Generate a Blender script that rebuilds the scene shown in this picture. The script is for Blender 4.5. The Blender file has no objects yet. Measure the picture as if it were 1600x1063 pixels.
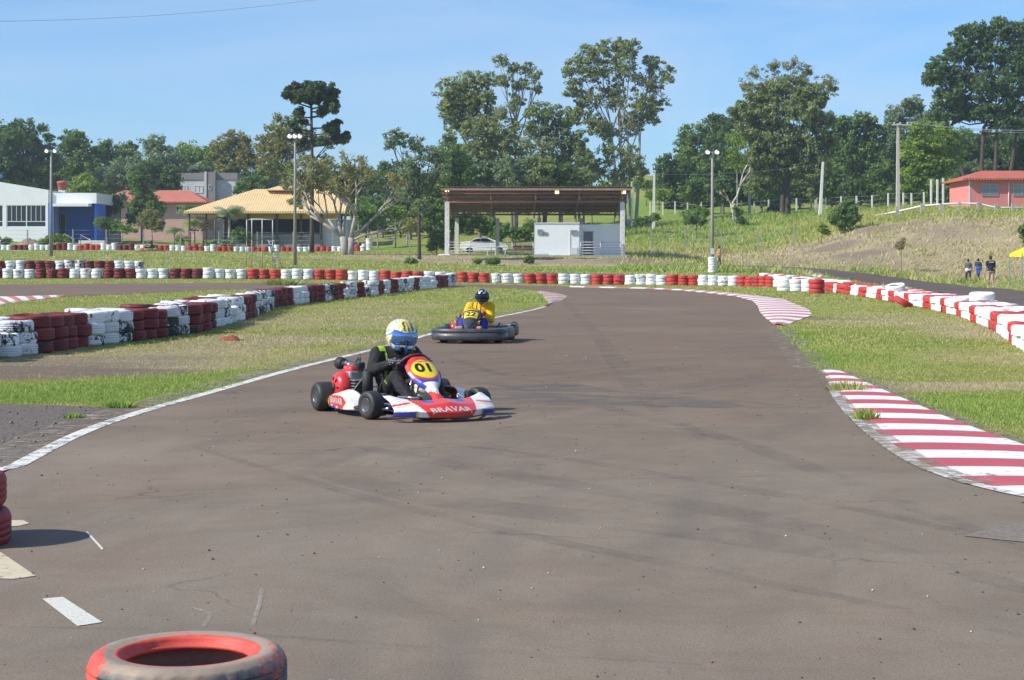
import bpy, bmesh, math, random
import numpy as np
from mathutils import Vector, Matrix, noise
from mathutils.geometry import delaunay_2d_cdt
from mathutils.bvhtree import BVHTree
R = math.radians
random.seed(11)
rng = np.random.default_rng(11)
C = bpy.context.scene.collection
F, HY, H = 2760.0, 402.0, 1.5          # focal length in photo pixels, horizon row, eye height (m)
SUN_DIR = Vector((-0.73, -0.29, 0.62)).normalized()   # towards the sun

# ------------------------------------------------------------------ terrain heights
PXS = [-300, 0, 200, 400, 560, 690, 800, 900, 1000, 1100, 1200, 1300, 1400, 1500, 1600, 1900]
TZ = [
 (0,   [0]*16),
 (62,  [0]*16),
 (85,  [.15,.15,.15,.15,.12,.08,0,0,0,0,0,0,0,-.05,-.1,-.1]),
 (97,  [.27,.27,.27,.25,.2,.14,.08,.02,0,0,0,-.05,-.1,-.2,-.2,-.1]),
 (108, [.8,.8,.78,.72,.62,.42,.22,.15,.12,.12,.05,-.08,-.22,-.4,-.4,0]),
 (120, [1.1,1.1,1.08,1.05,1.0,.72,.45,.4,.35,.35,.25,.0,-.25,-.45,-.35,1.0]),
 (134, [1.35,1.35,1.38,1.4,1.4,1.0,.66,.65,.65,.55,.5,.3,-.1,-.42,.2,2.5]),
 (140, [1.45,1.45,1.5,1.55,1.55,1.2,1.0,1.0,.95,.65,.6,.6,.5,.3,1.3,3.6]),
 (145, [1.55,1.55,1.6,1.65,1.66,1.64,1.62,1.62,1.3,.85,.8,1.2,1.9,1.9,2.7,4.4]),
 (152, [1.7,1.7,1.75,1.75,1.72,1.64,1.62,1.62,1.6,1.2,1.3,2.3,3.8,4.5,4.8,5.2]),
 (165, [2.0,1.95,1.95,1.9,1.95,1.9,1.85,1.85,1.9,1.9,2.2,3.9,5.2,5.6,5.6,5.8]),
 (185, [2.2,2.2,2.3,2.0,2.1,2.4,2.4,2.6,2.9,3.2,4.0,5.3,6.3,6.7,6.9,7]),
 (205, [3.3,3.3,3.0,2.6,2.9,3.4,3.5,4.0,4.6,5.3,6.0,6.7,7.1,7.5,7.6,8]),
 (250, [4.5,4.5,4.3,4.0,4.6,5.5,6.0,7.0,8.0,8.3,8.5,8.8,9,9.3,9.5,10]),
 (330, [7,7,6.5,6,7,9,11,14,17.0,17.2,17,16,14.5,14,14,14]),
 (420, [8,8,7.5,7,8,10,12,14.5,17.5,17.7,17,16,15,15,15,15]),
 (3000,[10]*16),
]
_us = np.linspace(-0.45, 0.45, 121)
_ds = np.concatenate([np.arange(0, 430, 3.0), [450, 600, 1000, 3000]])
_pu = (np.array(PXS) - 800) / F
_tb = np.array([np.interp(_us, _pu, r[1]) for r in TZ])
_tab = np.array([[np.interp(d, [r[0] for r in TZ], _tb[:, j]) for j in range(len(_us))] for d in _ds])
for _ in range(5):                                     # soften the creases
    t = _tab.copy()
    t[:, 1:-1] = (_tab[:, :-2] + 2*_tab[:, 1:-1] + _tab[:, 2:]) / 4
    _tab = t
for _ in range(1):
    t = _tab.copy(); t[1:-6] = (_tab[:-7] + 2*_tab[1:-6] + _tab[2:-5]) / 4; _tab = t
def zraw(x, y):
    x = np.asarray(x, float); y = np.asarray(y, float)
    u = np.clip(x/np.maximum(y, 1.0), -0.449, 0.449); d = np.clip(y, 0, 2999)
    fu = (u+0.45)/(_us[1]-_us[0]); i = np.clip(fu.astype(int), 0, len(_us)-2); fu = fu-i
    j = np.clip(np.searchsorted(_ds, d, side='right')-1, 0, len(_ds)-2)
    fd = (d-_ds[j])/(_ds[j+1]-_ds[j])
    z = (_tab[j, i]*(1-fu)+_tab[j, i+1]*fu)*(1-fd) + (_tab[j+1, i]*(1-fu)+_tab[j+1, i+1]*fu)*fd
    z = np.where(y < 58, 0.0, z)
    # the outer bank and hill are lumpy
    w = np.clip((z-1.9)/2.0, 0, 1)
    return z + w*(0.16*np.sin(x*.55+y*.21)*np.sin(y*.43-x*.17) + .1*np.sin(x*1.3+2*np.sin(y*.5)))
def seg(a, b, st): return list(np.arange(a, b-1e-6, st))
GX = np.array(seg(-900,-200,100)+seg(-200,-90,10)+seg(-90,-30,2)+seg(-30,-9,.7)+seg(-9,9,.5)+seg(9,40,.7)+seg(40,90,2)+seg(90,200,10)+seg(200,901,100))
GY = np.array(seg(-60,6,6)+seg(6,40,.5)+seg(40,100,1.0)+seg(100,180,1.2)+seg(180,260,2.5)+seg(260,420,8)+[420,450,520,650,900,1400,2200])
GZ = zraw(GX[None, :]+0*GY[:, None], GY[:, None]+0*GX[None, :])
def Z(x, y):
    """Height of the ground mesh at (x, y)."""
    i = int(np.clip(np.searchsorted(GX, x, side='right')-1, 0, len(GX)-2)); j = int(np.clip(np.searchsorted(GY, y, side='right')-1, 0, len(GY)-2))
    a = (x-GX[i])/(GX[i+1]-GX[i]); b = (y-GY[j])/(GY[j+1]-GY[j])
    return float((GZ[j,i]*(1-a)+GZ[j,i+1]*a)*(1-b)+(GZ[j+1,i]*(1-a)+GZ[j+1,i+1]*a)*b)
def X(px, d): return (px-800)/F*d
def P(px, py, d): return Vector((X(px, d), d, H-(py-HY)/F*d))
def on(px, d): x = X(px, d); return Vector((x, d, Z(x, d)))
def G(px, py):
    """World point where the sight line through a photo pixel meets the ground."""
    if py > HY+4:
        d = H*F/(py-HY)
        if d < 57: return Vector((X(px, d), d, 0))
    d = 50.0
    while d < 500:
        if Z(X(px, d), d) >= H-(py-HY)/F*d: break
        d += .25
    return on(px, d)

# ------------------------------------------------------------------ materials
MATS = {}
def newmat(name):
    m = bpy.data.materials.new(name); m.use_nodes = True; MATS[name] = m
    nt = m.node_tree; b = nt.nodes['Principled BSDF']
    return m, nt, b
def lk(nt, a, b): nt.links.new(a, b)
def mixc(nt, fac, a, b, mode='MIX'):
    n = nt.nodes.new('ShaderNodeMix'); n.data_type = 'RGBA'; n.blend_type = mode
    for s, v in ((n.inputs[0], fac), (n.inputs[6], a), (n.inputs[7], b)):
        if hasattr(v, 'links'): nt.links.new(v, s)
        elif isinstance(v, (int, float)): s.default_value = v
        else: s.default_value = (*v, 1) if len(v) == 3 else v
    return n.outputs[2]
def noise_tex(nt, scale, detail=4, rough=.6, vec=None, dist=0):
    n = nt.nodes.new('ShaderNodeTexNoise'); n.inputs['Scale'].default_value = scale
    n.inputs['Detail'].default_value = detail; n.inputs['Roughness'].default_value = rough; n.inputs['Distortion'].default_value = dist
    if vec is not None: nt.links.new(vec, n.inputs['Vector'])
    return n.outputs['Fac']
def ramp(nt, fac, a, b, lo=0.0, hi=1.0):
    n = nt.nodes.new('ShaderNodeMapRange'); n.inputs[1].default_value = a; n.inputs[2].default_value = b
    n.inputs[3].default_value = lo; n.inputs[4].default_value = hi; nt.links.new(fac, n.inputs[0]); return n.outputs[0]
def mathn(nt, op, a, b=None):
    n = nt.nodes.new('ShaderNodeMath'); n.operation = op
    for s, v in ((n.inputs[0], a), (n.inputs[1], b)):
        if v is None: continue
        if hasattr(v, 'links'): nt.links.new(v, s)
        else: s.default_value = v
    return n.outputs[0]
def coords(nt, kind='Object', scale=None):
    t = nt.nodes.new('ShaderNodeTexCoord').outputs[kind]
    if scale:
        m = nt.nodes.new('ShaderNodeMapping'); m.inputs['Scale'].default_value = scale; nt.links.new(t, m.inputs[0]); return m.outputs[0]
    return t
def bump(nt, b, h, strength=.4, dist=.02):
    n = nt.nodes.new('ShaderNodeBump'); n.inputs['Strength'].default_value = strength; n.inputs['Distance'].default_value = dist
    nt.links.new(h, n.inputs['Height']); nt.links.new(n.outputs[0], b.inputs['Normal'])
def simple(name, col, rough=.6, metal=0, var=.12, scale=6, bmp=0, spec=.5, coat=0, dirt=None, dirt_amt=.4, emis=None):
    if name in MATS: return MATS[name]
    m, nt, b = newmat(name)
    v = coords(nt)
    f = noise_tex(nt, scale, 5, .65, v)
    c = mixc(nt, ramp(nt, f, .3, .7), [x*(1-var) for x in col], [min(1, x*(1+var)) for x in col])
    if dirt:
        f2 = noise_tex(nt, scale*.5, 6, .75, v)
        c = mixc(nt, ramp(nt, f2, .48, .72, 0, dirt_amt), c, dirt)
    lk(nt, c, b.inputs['Base Color'])
    b.inputs['Roughness'].default_value = rough; b.inputs['Metallic'].default_value = metal
    b.inputs['Specular IOR Level'].default_value = spec
    if coat: b.inputs['Coat Weight'].default_value = coat
    if bmp: bump(nt, b, noise_tex(nt, scale*6, 4, .6, v), bmp, .01)
    if emis: b.inputs['Emission Color'].default_value = (*emis[0], 1); b.inputs['Emission Strength'].default_value = emis[1]
    return m
def attrmat(name, rough=.35, coat=.3, var=.06, spec=.5, creases=0):
    m, nt, b = newmat(name)
    a = nt.nodes.new('ShaderNodeVertexColor'); a.layer_name = 'Col'
    f = noise_tex(nt, 14, 5, .7, coords(nt))
    c = mixc(nt, ramp(nt, f, .45, .75, 0, var*3), a.outputs[0], (.16, .13, .11))
    lk(nt, c, b.inputs['Base Color']); b.inputs['Roughness'].default_value = rough; b.inputs['Coat Weight'].default_value = coat
    b.inputs['Specular IOR Level'].default_value = spec
    if creases: bump(nt, b, noise_tex(nt, creases, 3, .5, coords(nt, 'Object', (1, 1, 2.2)), 1.5), .8, .03)
    return m

# ------------------------------------------------------------------ object helpers
def link(o, parent=None):
    C.objects.link(o)
    if parent is not None: o.parent = parent
    return o
def mesh_obj(name, me, mat=None, parent=None, smooth=False):
    o = bpy.data.objects.new(name, me)
    if mat is not None:
        for m in (mat if isinstance(mat, (list, tuple)) else [mat]): me.materials.append(m)
    if smooth: me.shade_smooth()
    return link(o, parent)
def obj(name, bm, mat=None, parent=None, smooth=False, angle=None):
    me = bpy.data.meshes.new(name)
    bmesh.ops.recalc_face_normals(bm, faces=bm.faces[:]) if smooth or angle else None
    bm.to_mesh(me); bm.free()
    o = mesh_obj(name, me, mat, parent, smooth)
    if angle is not None: me.shade_smooth(); me.set_sharp_from_angle(angle=R(angle))
    return o
def tag(o, label, cat, group=None, kind=None):
    o['label'] = label
    if kind is None or kind == 'stuff': o['category'] = cat
    if group: o['group'] = group
    if kind: o['kind'] = kind
    return o
def struct(o, label, cat):
    o['kind'] = 'structure'; o['label'] = label; o['category'] = cat; return o
def thing(name, label, cat, loc=(0,0,0), rz=0, group=None):
    o = bpy.data.objects.new(name, None); C.objects.link(o); o.empty_display_size = .3
    o.location = loc; o.rotation_euler = (0, 0, rz)
    return tag(o, label, cat, group)
def np_mesh(name, verts, faces_flat, k, mat, parent=None, attr=None):
    """verts (n,3); faces_flat int array of corners, k corners per face."""
    me = bpy.data.meshes.new(name); nf = len(faces_flat)//k
    me.vertices.add(len(verts)); me.vertices.foreach_set('co', np.asarray(verts, np.float32).ravel())
    me.loops.add(len(faces_flat)); me.loops.foreach_set('vertex_index', np.asarray(faces_flat, np.int32))
    me.polygons.add(nf); me.polygons.foreach_set('loop_start', np.arange(0, nf*k, k, dtype=np.int32))
    me.update(calc_edges=True)
    if attr is not None:
        a = me.attributes.new('v', 'FLOAT', 'POINT'); a.data.foreach_set('value', np.asarray(attr, np.float32))
    return mesh_obj(name, me, mat, parent)

def bx(bm, c, s, rot=None, mi=0, taper=None):
    """box: centre, full sizes"""
    hx, hy, hz = s[0]/2, s[1]/2, s[2]/2; vs = []
    for z in (-1, 1):
        for x, y in ((-1,-1),(1,-1),(1,1),(-1,1)):
            t = taper if (taper and z > 0) else 1
            v = Vector((x*hx*t, y*hy*t, z*hz))
            if rot is not None: v = rot @ v
            vs.append(bm.verts.new(v+Vector(c)))
    fs = []
    for q in ((0,3,2,1),(4,5,6,7),(0,1,5,4),(1,2,6,5),(2,3,7,6),(3,0,4,7)):
        f = bm.faces.new([vs[i] for i in q]); f.material_index = mi; fs.append(f)
    return vs
def box2(bm, a, b, mi=0):
    return bx(bm, [(a[i]+b[i])/2 for i in range(3)], [abs(b[i]-a[i]) for i in range(3)], mi=mi)
def rbox(bm, c, s, r, rot=None, mi=0, seg_=2):
    t = bmesh.new(); bx(t, (0,0,0), s)
    bmesh.ops.bevel(t, geom=t.edges[:], offset=r, segments=seg_, affect='EDGES', profile=.5)
    M = (rot.to_4x4() if rot is not None else Matrix.Identity(4)); M.translation = Vector(c)
    join(bm, t, M, mi)
def join(bm, t, M=None, mi=None):
    mp = {}
    for v in t.verts: mp[v] = bm.verts.new(M @ v.co if M is not None else v.co)
    for f in t.faces:
        try: g = bm.faces.new([mp[v] for v in f.verts])
        except ValueError: continue
        g.material_index = f.material_index if mi is None else mi; g.smooth = f.smooth
    t.free()
def frame_of(d):
    d = d.normalized(); u = d.cross(Vector((0,0,1)))
    if u.length < 1e-3: u = Vector((1,0,0))
    u.normalize(); return u, d.cross(u).normalized()
def tube(bm, pts, r, n=8, caps=True, mi=0, closed=False):
    """swept tube along points; r a number or one per point"""
    pts = [Vector(p) for p in pts]; k = len(pts); rs = r if isinstance(r, (list, tuple)) else [r]*k
    rings = []; pu = None
    for i, p in enumerate(pts):
        if closed: d = pts[(i+1) % k]-pts[i-1]
        else: d = pts[min(i+1, k-1)]-pts[max(i-1, 0)]
        if d.length < 1e-9: d = Vector((0,0,1))
        d.normalize()
        if pu is None: u, w = frame_of(d)
        else:
            u = pu - d*pu.dot(d)
            if u.length < 1e-4: u, _ = frame_of(d)
            u.normalize(); w = d.cross(u)
        pu = u
        rings.append([bm.verts.new(p + (u*math.cos(a)+w*math.sin(a))*rs[i]) for a in [2*math.pi*j/n for j in range(n)]])
    for i in range(k if closed else k-1):
        A, B = rings[i], rings[(i+1) % k]
        for j in range(n):
            f = bm.faces.new((A[j], A[(j+1) % n], B[(j+1) % n], B[j])); f.material_index = mi; f.smooth = True
    if caps and not closed:
        for rg, rev in ((rings[0], True), (rings[-1], False)):
            f = bm.faces.new(rg[::-1] if rev else rg); f.material_index = mi
def lathe(bm, prof, n=32, M=None, mi=0, closed=False, mfun=None):
    """prof list of (radius, z) spun about z"""
    rings = []
    for r, z in prof:
        rings.append([bm.verts.new((M @ Vector((r*math.cos(2*math.pi*j/n), r*math.sin(2*math.pi*j/n), z))) if M is not None else Vector((r*math.cos(2*math.pi*j/n), r*math.sin(2*math.pi*j/n), z))) for j in range(n)])
    k = len(prof)
    for i in range(k if closed else k-1):
        A, B = rings[i], rings[(i+1) % k]
        for j in range(n):
            f = bm.faces.new((A[j], A[(j+1) % n], B[(j+1) % n], B[j])); f.smooth = True
            f.material_index = mfun(i) if mfun else mi
    if not closed:
        for rg, rr, rev in ((rings[0], prof[0][0], True), (rings[-1], prof[-1][0], False)):
            if rr > 1e-4:
                f = bm.faces.new(rg[::-1] if rev else rg); f.material_index = mi
def ell(bm, c, s, rot=None, u=12, v=8, mi=0):
    t = bmesh.new(); bmesh.ops.create_uvsphere(t, u_segments=u, v_segments=v, radius=1)
    for f in t.faces: f.smooth = True
    M = Matrix.Translation(Vector(c)) @ (rot.to_4x4() if rot is not None else Matrix.Identity(4)) @ Matrix.Diagonal((*s, 1))
    join(bm, t, M, mi)
def loft(bm, secs, closed_sec=True, cap=True, mi=0):
    rs = [[bm.verts.new(p) for p in s] for s in secs]; n = len(secs[0]); fs = []
    for i in range(len(rs)-1):
        for j in range(n if closed_sec else n-1):
            f = bm.faces.new((rs[i][j], rs[i][(j+1) % n], rs[i+1][(j+1) % n], rs[i+1][j])); f.smooth = True; f.material_index = mi; fs.append(f)
    if cap and closed_sec:
        bm.faces.new(rs[0][::-1]).material_index = mi; bm.faces.new(rs[-1]).material_index = mi
    return fs
def capsule(bm, a, b, ra, rb, n=12):
    a, b = Vector(a), Vector(b); d = b-a; L = max(d.length, 1e-5); u, w = frame_of(d) if d.length > 1e-6 else (Vector((1,0,0)), Vector((0,1,0)))
    dn = d/L; secs = []
    for t in (-1, -.85, -.5, 0): secs.append((a+dn*ra*t, ra*math.sqrt(max(0.0004, 1-t*t))))
    for t in (0, .5, .85, 1): secs.append((b+dn*rb*t, rb*math.sqrt(max(0.0004, 1-t*t))))
    loft(bm, [[c+(u*math.cos(2*math.pi*j/n)+w*math.sin(2*math.pi*j/n))*r for j in range(n)] for c, r in secs])
def fuse(name, bm, voxel, mat, parent=None, smooth_it=4, colfun=None):
    """union of overlapping closed shapes as ONE continuous skin"""
    me = bpy.data.meshes.new(name+'_tmp'); bm.to_mesh(me); bm.free()
    o = bpy.data.objects.new(name+'_tmp', me); C.objects.link(o)
    md = o.modifiers.new('r', 'REMESH'); md.mode = 'VOXEL'; md.voxel_size = voxel
    if smooth_it: s = o.modifiers.new('s', 'SMOOTH'); s.iterations = smooth_it; s.factor = .5
    dg = bpy.context.evaluated_depsgraph_get(); e = o.evaluated_get(dg)
    m2 = bpy.data.meshes.new_from_object(e); m2.name = name
    bpy.data.objects.remove(o); bpy.data.meshes.remove(me)
    m2.materials.clear()
    if colfun: paint(m2, colfun)
    return mesh_obj(name, m2, mat, parent, True)
def paint(me, fun):
    """paint an object's own livery per vertex"""
    a = me.color_attributes.new('Col', 'FLOAT_COLOR', 'POINT')
    buf = np.ones((len(me.vertices), 4), np.float32)
    for i, v in enumerate(me.vertices): buf[i, :3] = fun(v.co, v.normal)
    a.data.foreach_set('color', buf.ravel())
def copy_tree(o, parent=None):
    c = o.copy(); C.objects.link(c)
    if parent is not None: c.parent = parent
    for ch in list(o.children): copy_tree(ch, c)
    return c
FONT = None
def text_mesh(body, size, ext=0.0015, bold=.012, shear=0, name='lettering', space=1):
    cu = bpy.data.curves.new(name, 'FONT'); cu.body = body; cu.size = size; cu.extrude = ext; cu.offset = bold*size
    cu.align_x = 'CENTER'; cu.align_y = 'CENTER'; cu.shear = shear; cu.space_character = space; cu.resolution_u = 3
    o = bpy.data.objects.new(name, cu); C.objects.link(o)
    me = bpy.data.meshes.new_from_object(o.evaluated_get(bpy.context.evaluated_depsgraph_get())); bpy.data.objects.remove(o); bpy.data.curves.remove(cu)
    me.name = name; me.materials.clear(); return me
def pip(x, y, poly):
    """vectorised point in polygon"""
    ins = np.zeros(len(x), bool); n = len(poly)
    for i in range(n):
        x1, y1 = poly[i][0], poly[i][1]; x2, y2 = poly[(i+1) % n][0], poly[(i+1) % n][1]
        c = ((y1 > y) != (y2 > y)); xx = (x2-x1)*(y-y1)/((y2-y1) if y2 != y1 else 1e-9)+x1
        ins ^= c & (x < xx)
    return ins
def smooth_poly(pts, it=2, closed=True):
    for _ in range(it):
        out = []; n = len(pts)
        rng_ = range(n) if closed else range(n-1)
        if not closed: out.append(pts[0])
        for i in rng_:
            a, b = pts[i], pts[(i+1) % n]
            out.append((a[0]*.75+b[0]*.25, a[1]*.75+b[1]*.25)); out.append((a[0]*.25+b[0]*.75, a[1]*.25+b[1]*.75))
        if not closed: out.append(pts[-1])
        pts = out
    return pts
def ribbon(pts, w):
    """polygon of a strip of width w (number or list) about a polyline"""
    L, Rr = [], []
    for i, p in enumerate(pts):
        a, b = pts[max(i-1, 0)], pts[min(i+1, len(pts)-1)]
        dx, dy = b[0]-a[0], b[1]-a[1]; l = math.hypot(dx, dy) or 1; nx, ny = -dy/l, dx/l
        ww = (w[i] if isinstance(w, (list, tuple)) else w)/2
        L.append((p[0]+nx*ww, p[1]+ny*ww)); Rr.append((p[0]-nx*ww, p[1]-ny*ww))
    return L+Rr[::-1]
def sheet(name, poly, off, mat, step=1.5, matfun=None, parent=None):
    """flat-lying sheet: polygon draped on the ground at a small height"""
    P2 = [Vector((p[0], p[1])) for p in poly]; n = len(P2); vs = []; ed = []
    for i in range(n):                                   # subdivide long edges so that it follows the ground
        a, b = P2[i], P2[(i+1) % n]; far = max(a.y, b.y) > 58
        k = max(1, int((b-a).length/(step if far else 50)))
        for q in range(k): vs.append(a.lerp(b, q/k))
    m = len(vs); ed = [(i, (i+1) % m) for i in range(m)]
    xs = [v.x for v in vs]; ys = [v.y for v in vs]; inner = []
    if max(ys) > 58:
        gx = np.arange(min(xs), max(xs), step); gy = np.arange(max(min(ys), 57), max(ys), step)
        if len(gx) and len(gy):
            MX, MY = np.meshgrid(gx, gy); MX = MX.ravel(); MY = MY.ravel(); k = pip(MX, MY, [(v.x, v.y) for v in vs])
            inner = [Vector((a, b)) for a, b in zip(MX[k], MY[k])]
    r = delaunay_2d_cdt(vs+inner, ed, [], 1, 1e-4)
    me = bpy.data.meshes.new(name)
    me.from_pydata([(v.x, v.y, Z(v.x, v.y)+off) for v in r[0]], [], [list(f) for f in r[2]])
    me.update()
    if me.polygons and sum(p.normal.z for p in me.polygons) < 0: me.flip_normals()
    return mesh_obj(name, me, mat, parent)
SKY_STRENGTH, SUN_POWER, EXPOSURE = 0.080, 3.9, 0.62
# ================================================================== GROUND
def W(px, py): g = G(px, py); return (g.x, g.y)
# outlines traced along the ground, in photo pixels -> world
left_edge_px = [(60,712),(130,676),(220,645),(340,612),(450,580),(570,551),(620,538),(680,521),(760,500),(830,486),(852,480)]
EDGE_L = [(-14, 9.3), (-8, 9.9), (-5.2, 10.9), W(0,745)] + [W(*p) for p in left_edge_px]
ISLE_TOP = [W(*p) for p in [(852,480),(862,470),(858,460),(846,455),(800,451),(740,449.5),(660,449),(560,449.5),(450,451),(330,454),(200,460),(60,466)]] + [(-45,66.0)]
OUTER = [(-55,92.5), W(0,445), W(200,443.5), W(400,442.5), W(560,443), W(700,444.5), W(800,446), W(900,448.5), W(1000,450.5), W(1060,453.5), W(1120,459), W(1160,465), W(1182,473), W(1186,484), W(1196,497), W(1212,509)]
EDGE_R = [W(*p) for p in [(1215,512),(1222,525),(1246,545),(1256,560),(1272,578),(1285,582)]]
KERB_IN = [W(*p) for p in [(1285,582),(1300,610),(1320,640),(1345,665),(1375,690),(1420,722),(1480,748),(1540,765),(1600,779)]]
RIGHT_NEAR = [(3.6,10.3),(4.4,9.3),(5.6,8.3),(7.5,7.6),(12,7.0)]
TRACK = EDGE_L + ISLE_TOP[1:] + OUTER + EDGE_R[1:] + KERB_IN[1:] + RIGHT_NEAR + [(12,-12),(-14,-12)]
SERV = [W(1600,490),(20.5,52),(24,46),(30,42),(60,60),(60,88), W(1600,456), W(1500,446), W(1420,437), W(1340,426.5), W(1260,419), W(1180,416), W(1110,414.5), W(1042,413.5), W(1042,417), W(1100,418.5), W(1180,420.5), W(1240,424), W(1290,431), W(1330,437.5), W(1400,447), W(1480,462), W(1545,476)]
BACKROAD = [W(*p) for p in [(780,426.5),(860,427),(960,428.5),(1030,430),(1030,431.5),(960,431),(860,430.5),(780,429.5)]]
GRAVEL = [(-14,9.5)] + [(-8,10.05),(-5.2,11.05)] + [W(*p) for p in [(-6,746),(54,711),(124,675),(212,645),(235,640),(190,640),(130,636),(60,634),(-40,632)]] + [(-14,17.4)]

# --- zones painted as soil cover (what grows there)
ZONES = []   # x, y, rx, ry, channel (0 dry, 1 lush, 2 dirt), amount
def zone(px, py, rx, ry, ch, amt=1.0):
    g = G(px, py); ZONES.append((g.x, g.y, rx, ry, ch, amt))
for a in [(60,580,2.2,1.0,2,1.0),(10,585,2,1.2,2,1),(150,572,2.5,1.3,0,.8),(300,556,2.4,2.2,0,.75),(430,536,2.2,4,0,.65),(220,560,1.6,1.0,2,.6),
          (520,500,2.4,7,0,.55),(600,480,2.2,8,0,.4),(120,562,2,1,0,.9),(90,570,2,1.2,2,.7),(270,548,2,1.5,0,.9),(330,538,2,2,2,.35),(500,518,1.6,4,2,.25),
          (60,615,3,1.6,1,1),(250,615,2.5,1.5,1,1),(400,590,2.2,1.6,1,.9),(540,553,1.6,3,1,.7),(830,470,2,4,1,.8),
          (1245,540,.75,4,1,1),(1262,565,.6,2,1,1),(1225,522,.7,3,1,.9),(1590,640,1.2,2.2,1,.8),(1400,560,1.5,3,1,.4),
          (1500,603,1.3,.6,0,.85),(1580,602,1,.5,0,.85),(1440,606,.7,.6,0,.8),(1560,520,1.6,4,0,.8),(1450,500,2,6,0,.5),(1350,600,.5,2.5,2,.5),(1330,505,1.0,2.5,0,.6),(1260,497,.8,2,2,.8),(1310,500,1.2,1.2,2,.6),
          (1540,690,.6,2,2,.5),(1440,645,.35,3,2,.4),(1500,505,3,4,0,.6),(1580,560,1.5,3,0,.5)]: zone(*a)
def zone_w(x, y, rx, ry, ch, amt=1.0): ZONES.append((x, y, rx, ry, ch, amt))
zone_w(X(720,141),141,6,5,0,.9); zone_w(X(840,141),141,9,4.5,0,1); zone_w(X(960,142),142,6,5,0,1); zone_w(X(900,141),141,7,3,2,.5); zone_w(X(1000,143),143,4,5,2,.7)
zone_w(X(620,146),146,6,8,0,.8); zone_w(X(600,150),150,5,6,2,.6); zone_w(X(560,138),138,9,7,0,.45)
for px, d, rx, ry, a in [(1090,156,9,6,.8),(1180,155,9,7,.8),(1260,150,8,12,.85),(1330,152,7,11,.9),(1400,150,8,12,.8),(1480,148,8,13,.9),(1560,146,9,13,.75),(1650,136,12,14,.8)]: zone_w(X(px,d),d,rx,ry,0,a)
for px, d, rx, ry, a in [(1300,152,3,3,.8),(1420,148,4,2,.5),(1360,142,3,4,.5),(1540,132,4,4,.5),(1480,150,3,3,.4),(1230,146,5,3,.5),(1385,158,4,3,.7),(1280,158,3,2,.6),(1455,152,2,4,.6),(1520,150,3,3,.5),(1345,146,3,2,.8)]: zone_w(X(px,d),d,rx,ry,2,a)
for px, d, rx, ry, a in [(1020,200,8,16,1),(1090,200,8,18,1),(1160,215,9,25,1),(1250,215,9,25,1),(1340,205,8,15,.9),(1050,250,14,30,.9),(1180,178,6,6,.7),(240,196,12,8,.8),(470,185,10,10,1),(80,192,12,9,1),(600,190,8,10,.9),(900,128,10,5,.9),(1060,130,9,6,.9),(1150,128,5,5,.6),(350,196,8,8,.7),(1330,137,5,2.5,.6),(1400,135,5,3,.7),(1470,132,4,3,.7),(1560,124,4,4,.7),(1590,140,3,4,.6),(1500,156,4,3,.6),(1430,146,2.5,3,.7),(1370,151,2,2,.5),(1300,162,3,3,.6),(1540,160,5,3,.6)]: zone_w(X(px,d),d,rx,ry,1,a)
zone_w(X(200,187),187,7,7,2,.8); zone_w(X(640,165),165,9,5,2,.7)

def zone_vals(xs, ys):
    out = np.zeros((3, len(xs)))
    wob = 1+.35*np.sin(xs*1.7+np.sin(ys*.9)*2)*np.sin(ys*1.1+xs*.3)
    for x, y, rx, ry, ch, amt in ZONES:
        r2 = ((xs-x)/rx)**2+((ys-y)/ry)**2
        out[ch] = np.maximum(out[ch], amt*np.clip(1.6-1.2*r2*wob, 0, 1))
    return out

def ground_mat():
    m, nt, b = newmat('meadow')
    v = coords(nt); at = nt.nodes.new('ShaderNodeVertexColor'); at.layer_name = 'Cover'
    sp = nt.nodes.new('ShaderNodeSeparateColor'); lk(nt, at.outputs[0], sp.inputs[0])
    n1 = noise_tex(nt, .22, 5, .6, v); n2 = noise_tex(nt, 1.6, 6, .7, v); n3 = noise_tex(nt, 14, 5, .75, v); n4 = noise_tex(nt, 60, 3, .8, v)
    base = mixc(nt, ramp(nt, n1, .35, .65), (.25,.295,.075), (.35,.34,.115))
    base = mixc(nt, ramp(nt, n2, .35, .7, 0, .7), base, (.19,.23,.05))
    lush = mixc(nt, ramp(nt, n2, .3, .7), (.17,.26,.045), (.25,.33,.065))
    dry = mixc(nt, ramp(nt, n2, .3, .7), (.34,.28,.18), (.46,.385,.25))
    dirt = mixc(nt, ramp(nt, n2, .3, .7), (.19,.15,.12), (.28,.22,.17))
    def msk(ch, a=.35): 
        s = mathn(nt, 'ADD', sp.outputs[ch], mathn(nt, 'MULTIPLY', mathn(nt, 'SUBTRACT', n3, .5), .9))
        s = mathn(nt, 'ADD', s, mathn(nt, 'MULTIPLY', mathn(nt, 'SUBTRACT', n2, .5), 1.2))
        return ramp(nt, s, a-.2, a+.35)
    c = mixc(nt, msk(1), base, lush); c = mixc(nt, msk(0), c, dry); c = mixc(nt, msk(2, .5), c, dirt)
    c = mixc(nt, ramp(nt, n3, .25, .75, .0, .55), c, mixc(nt, 1.0, c, (.55,.5,.42), 'MULTIPLY'))
    c = mixc(nt, ramp(nt, n4, .3, .8, .0, .4), c, mixc(nt, 1.0, c, (1.5,1.5,1.3), 'MULTIPLY'))
    lk(nt, c, b.inputs['Base Color']); b.inputs['Roughness'].default_value = .95; b.inputs['Specular IOR Level'].default_value = .1
    h = mathn(nt, 'ADD', mathn(nt, 'MULTIPLY', n3, 1.0), mathn(nt, 'MULTIPLY', n4, .5))
    bump(nt, b, h, .8, .06)
    return m
M_GROUND = ground_mat()
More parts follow.
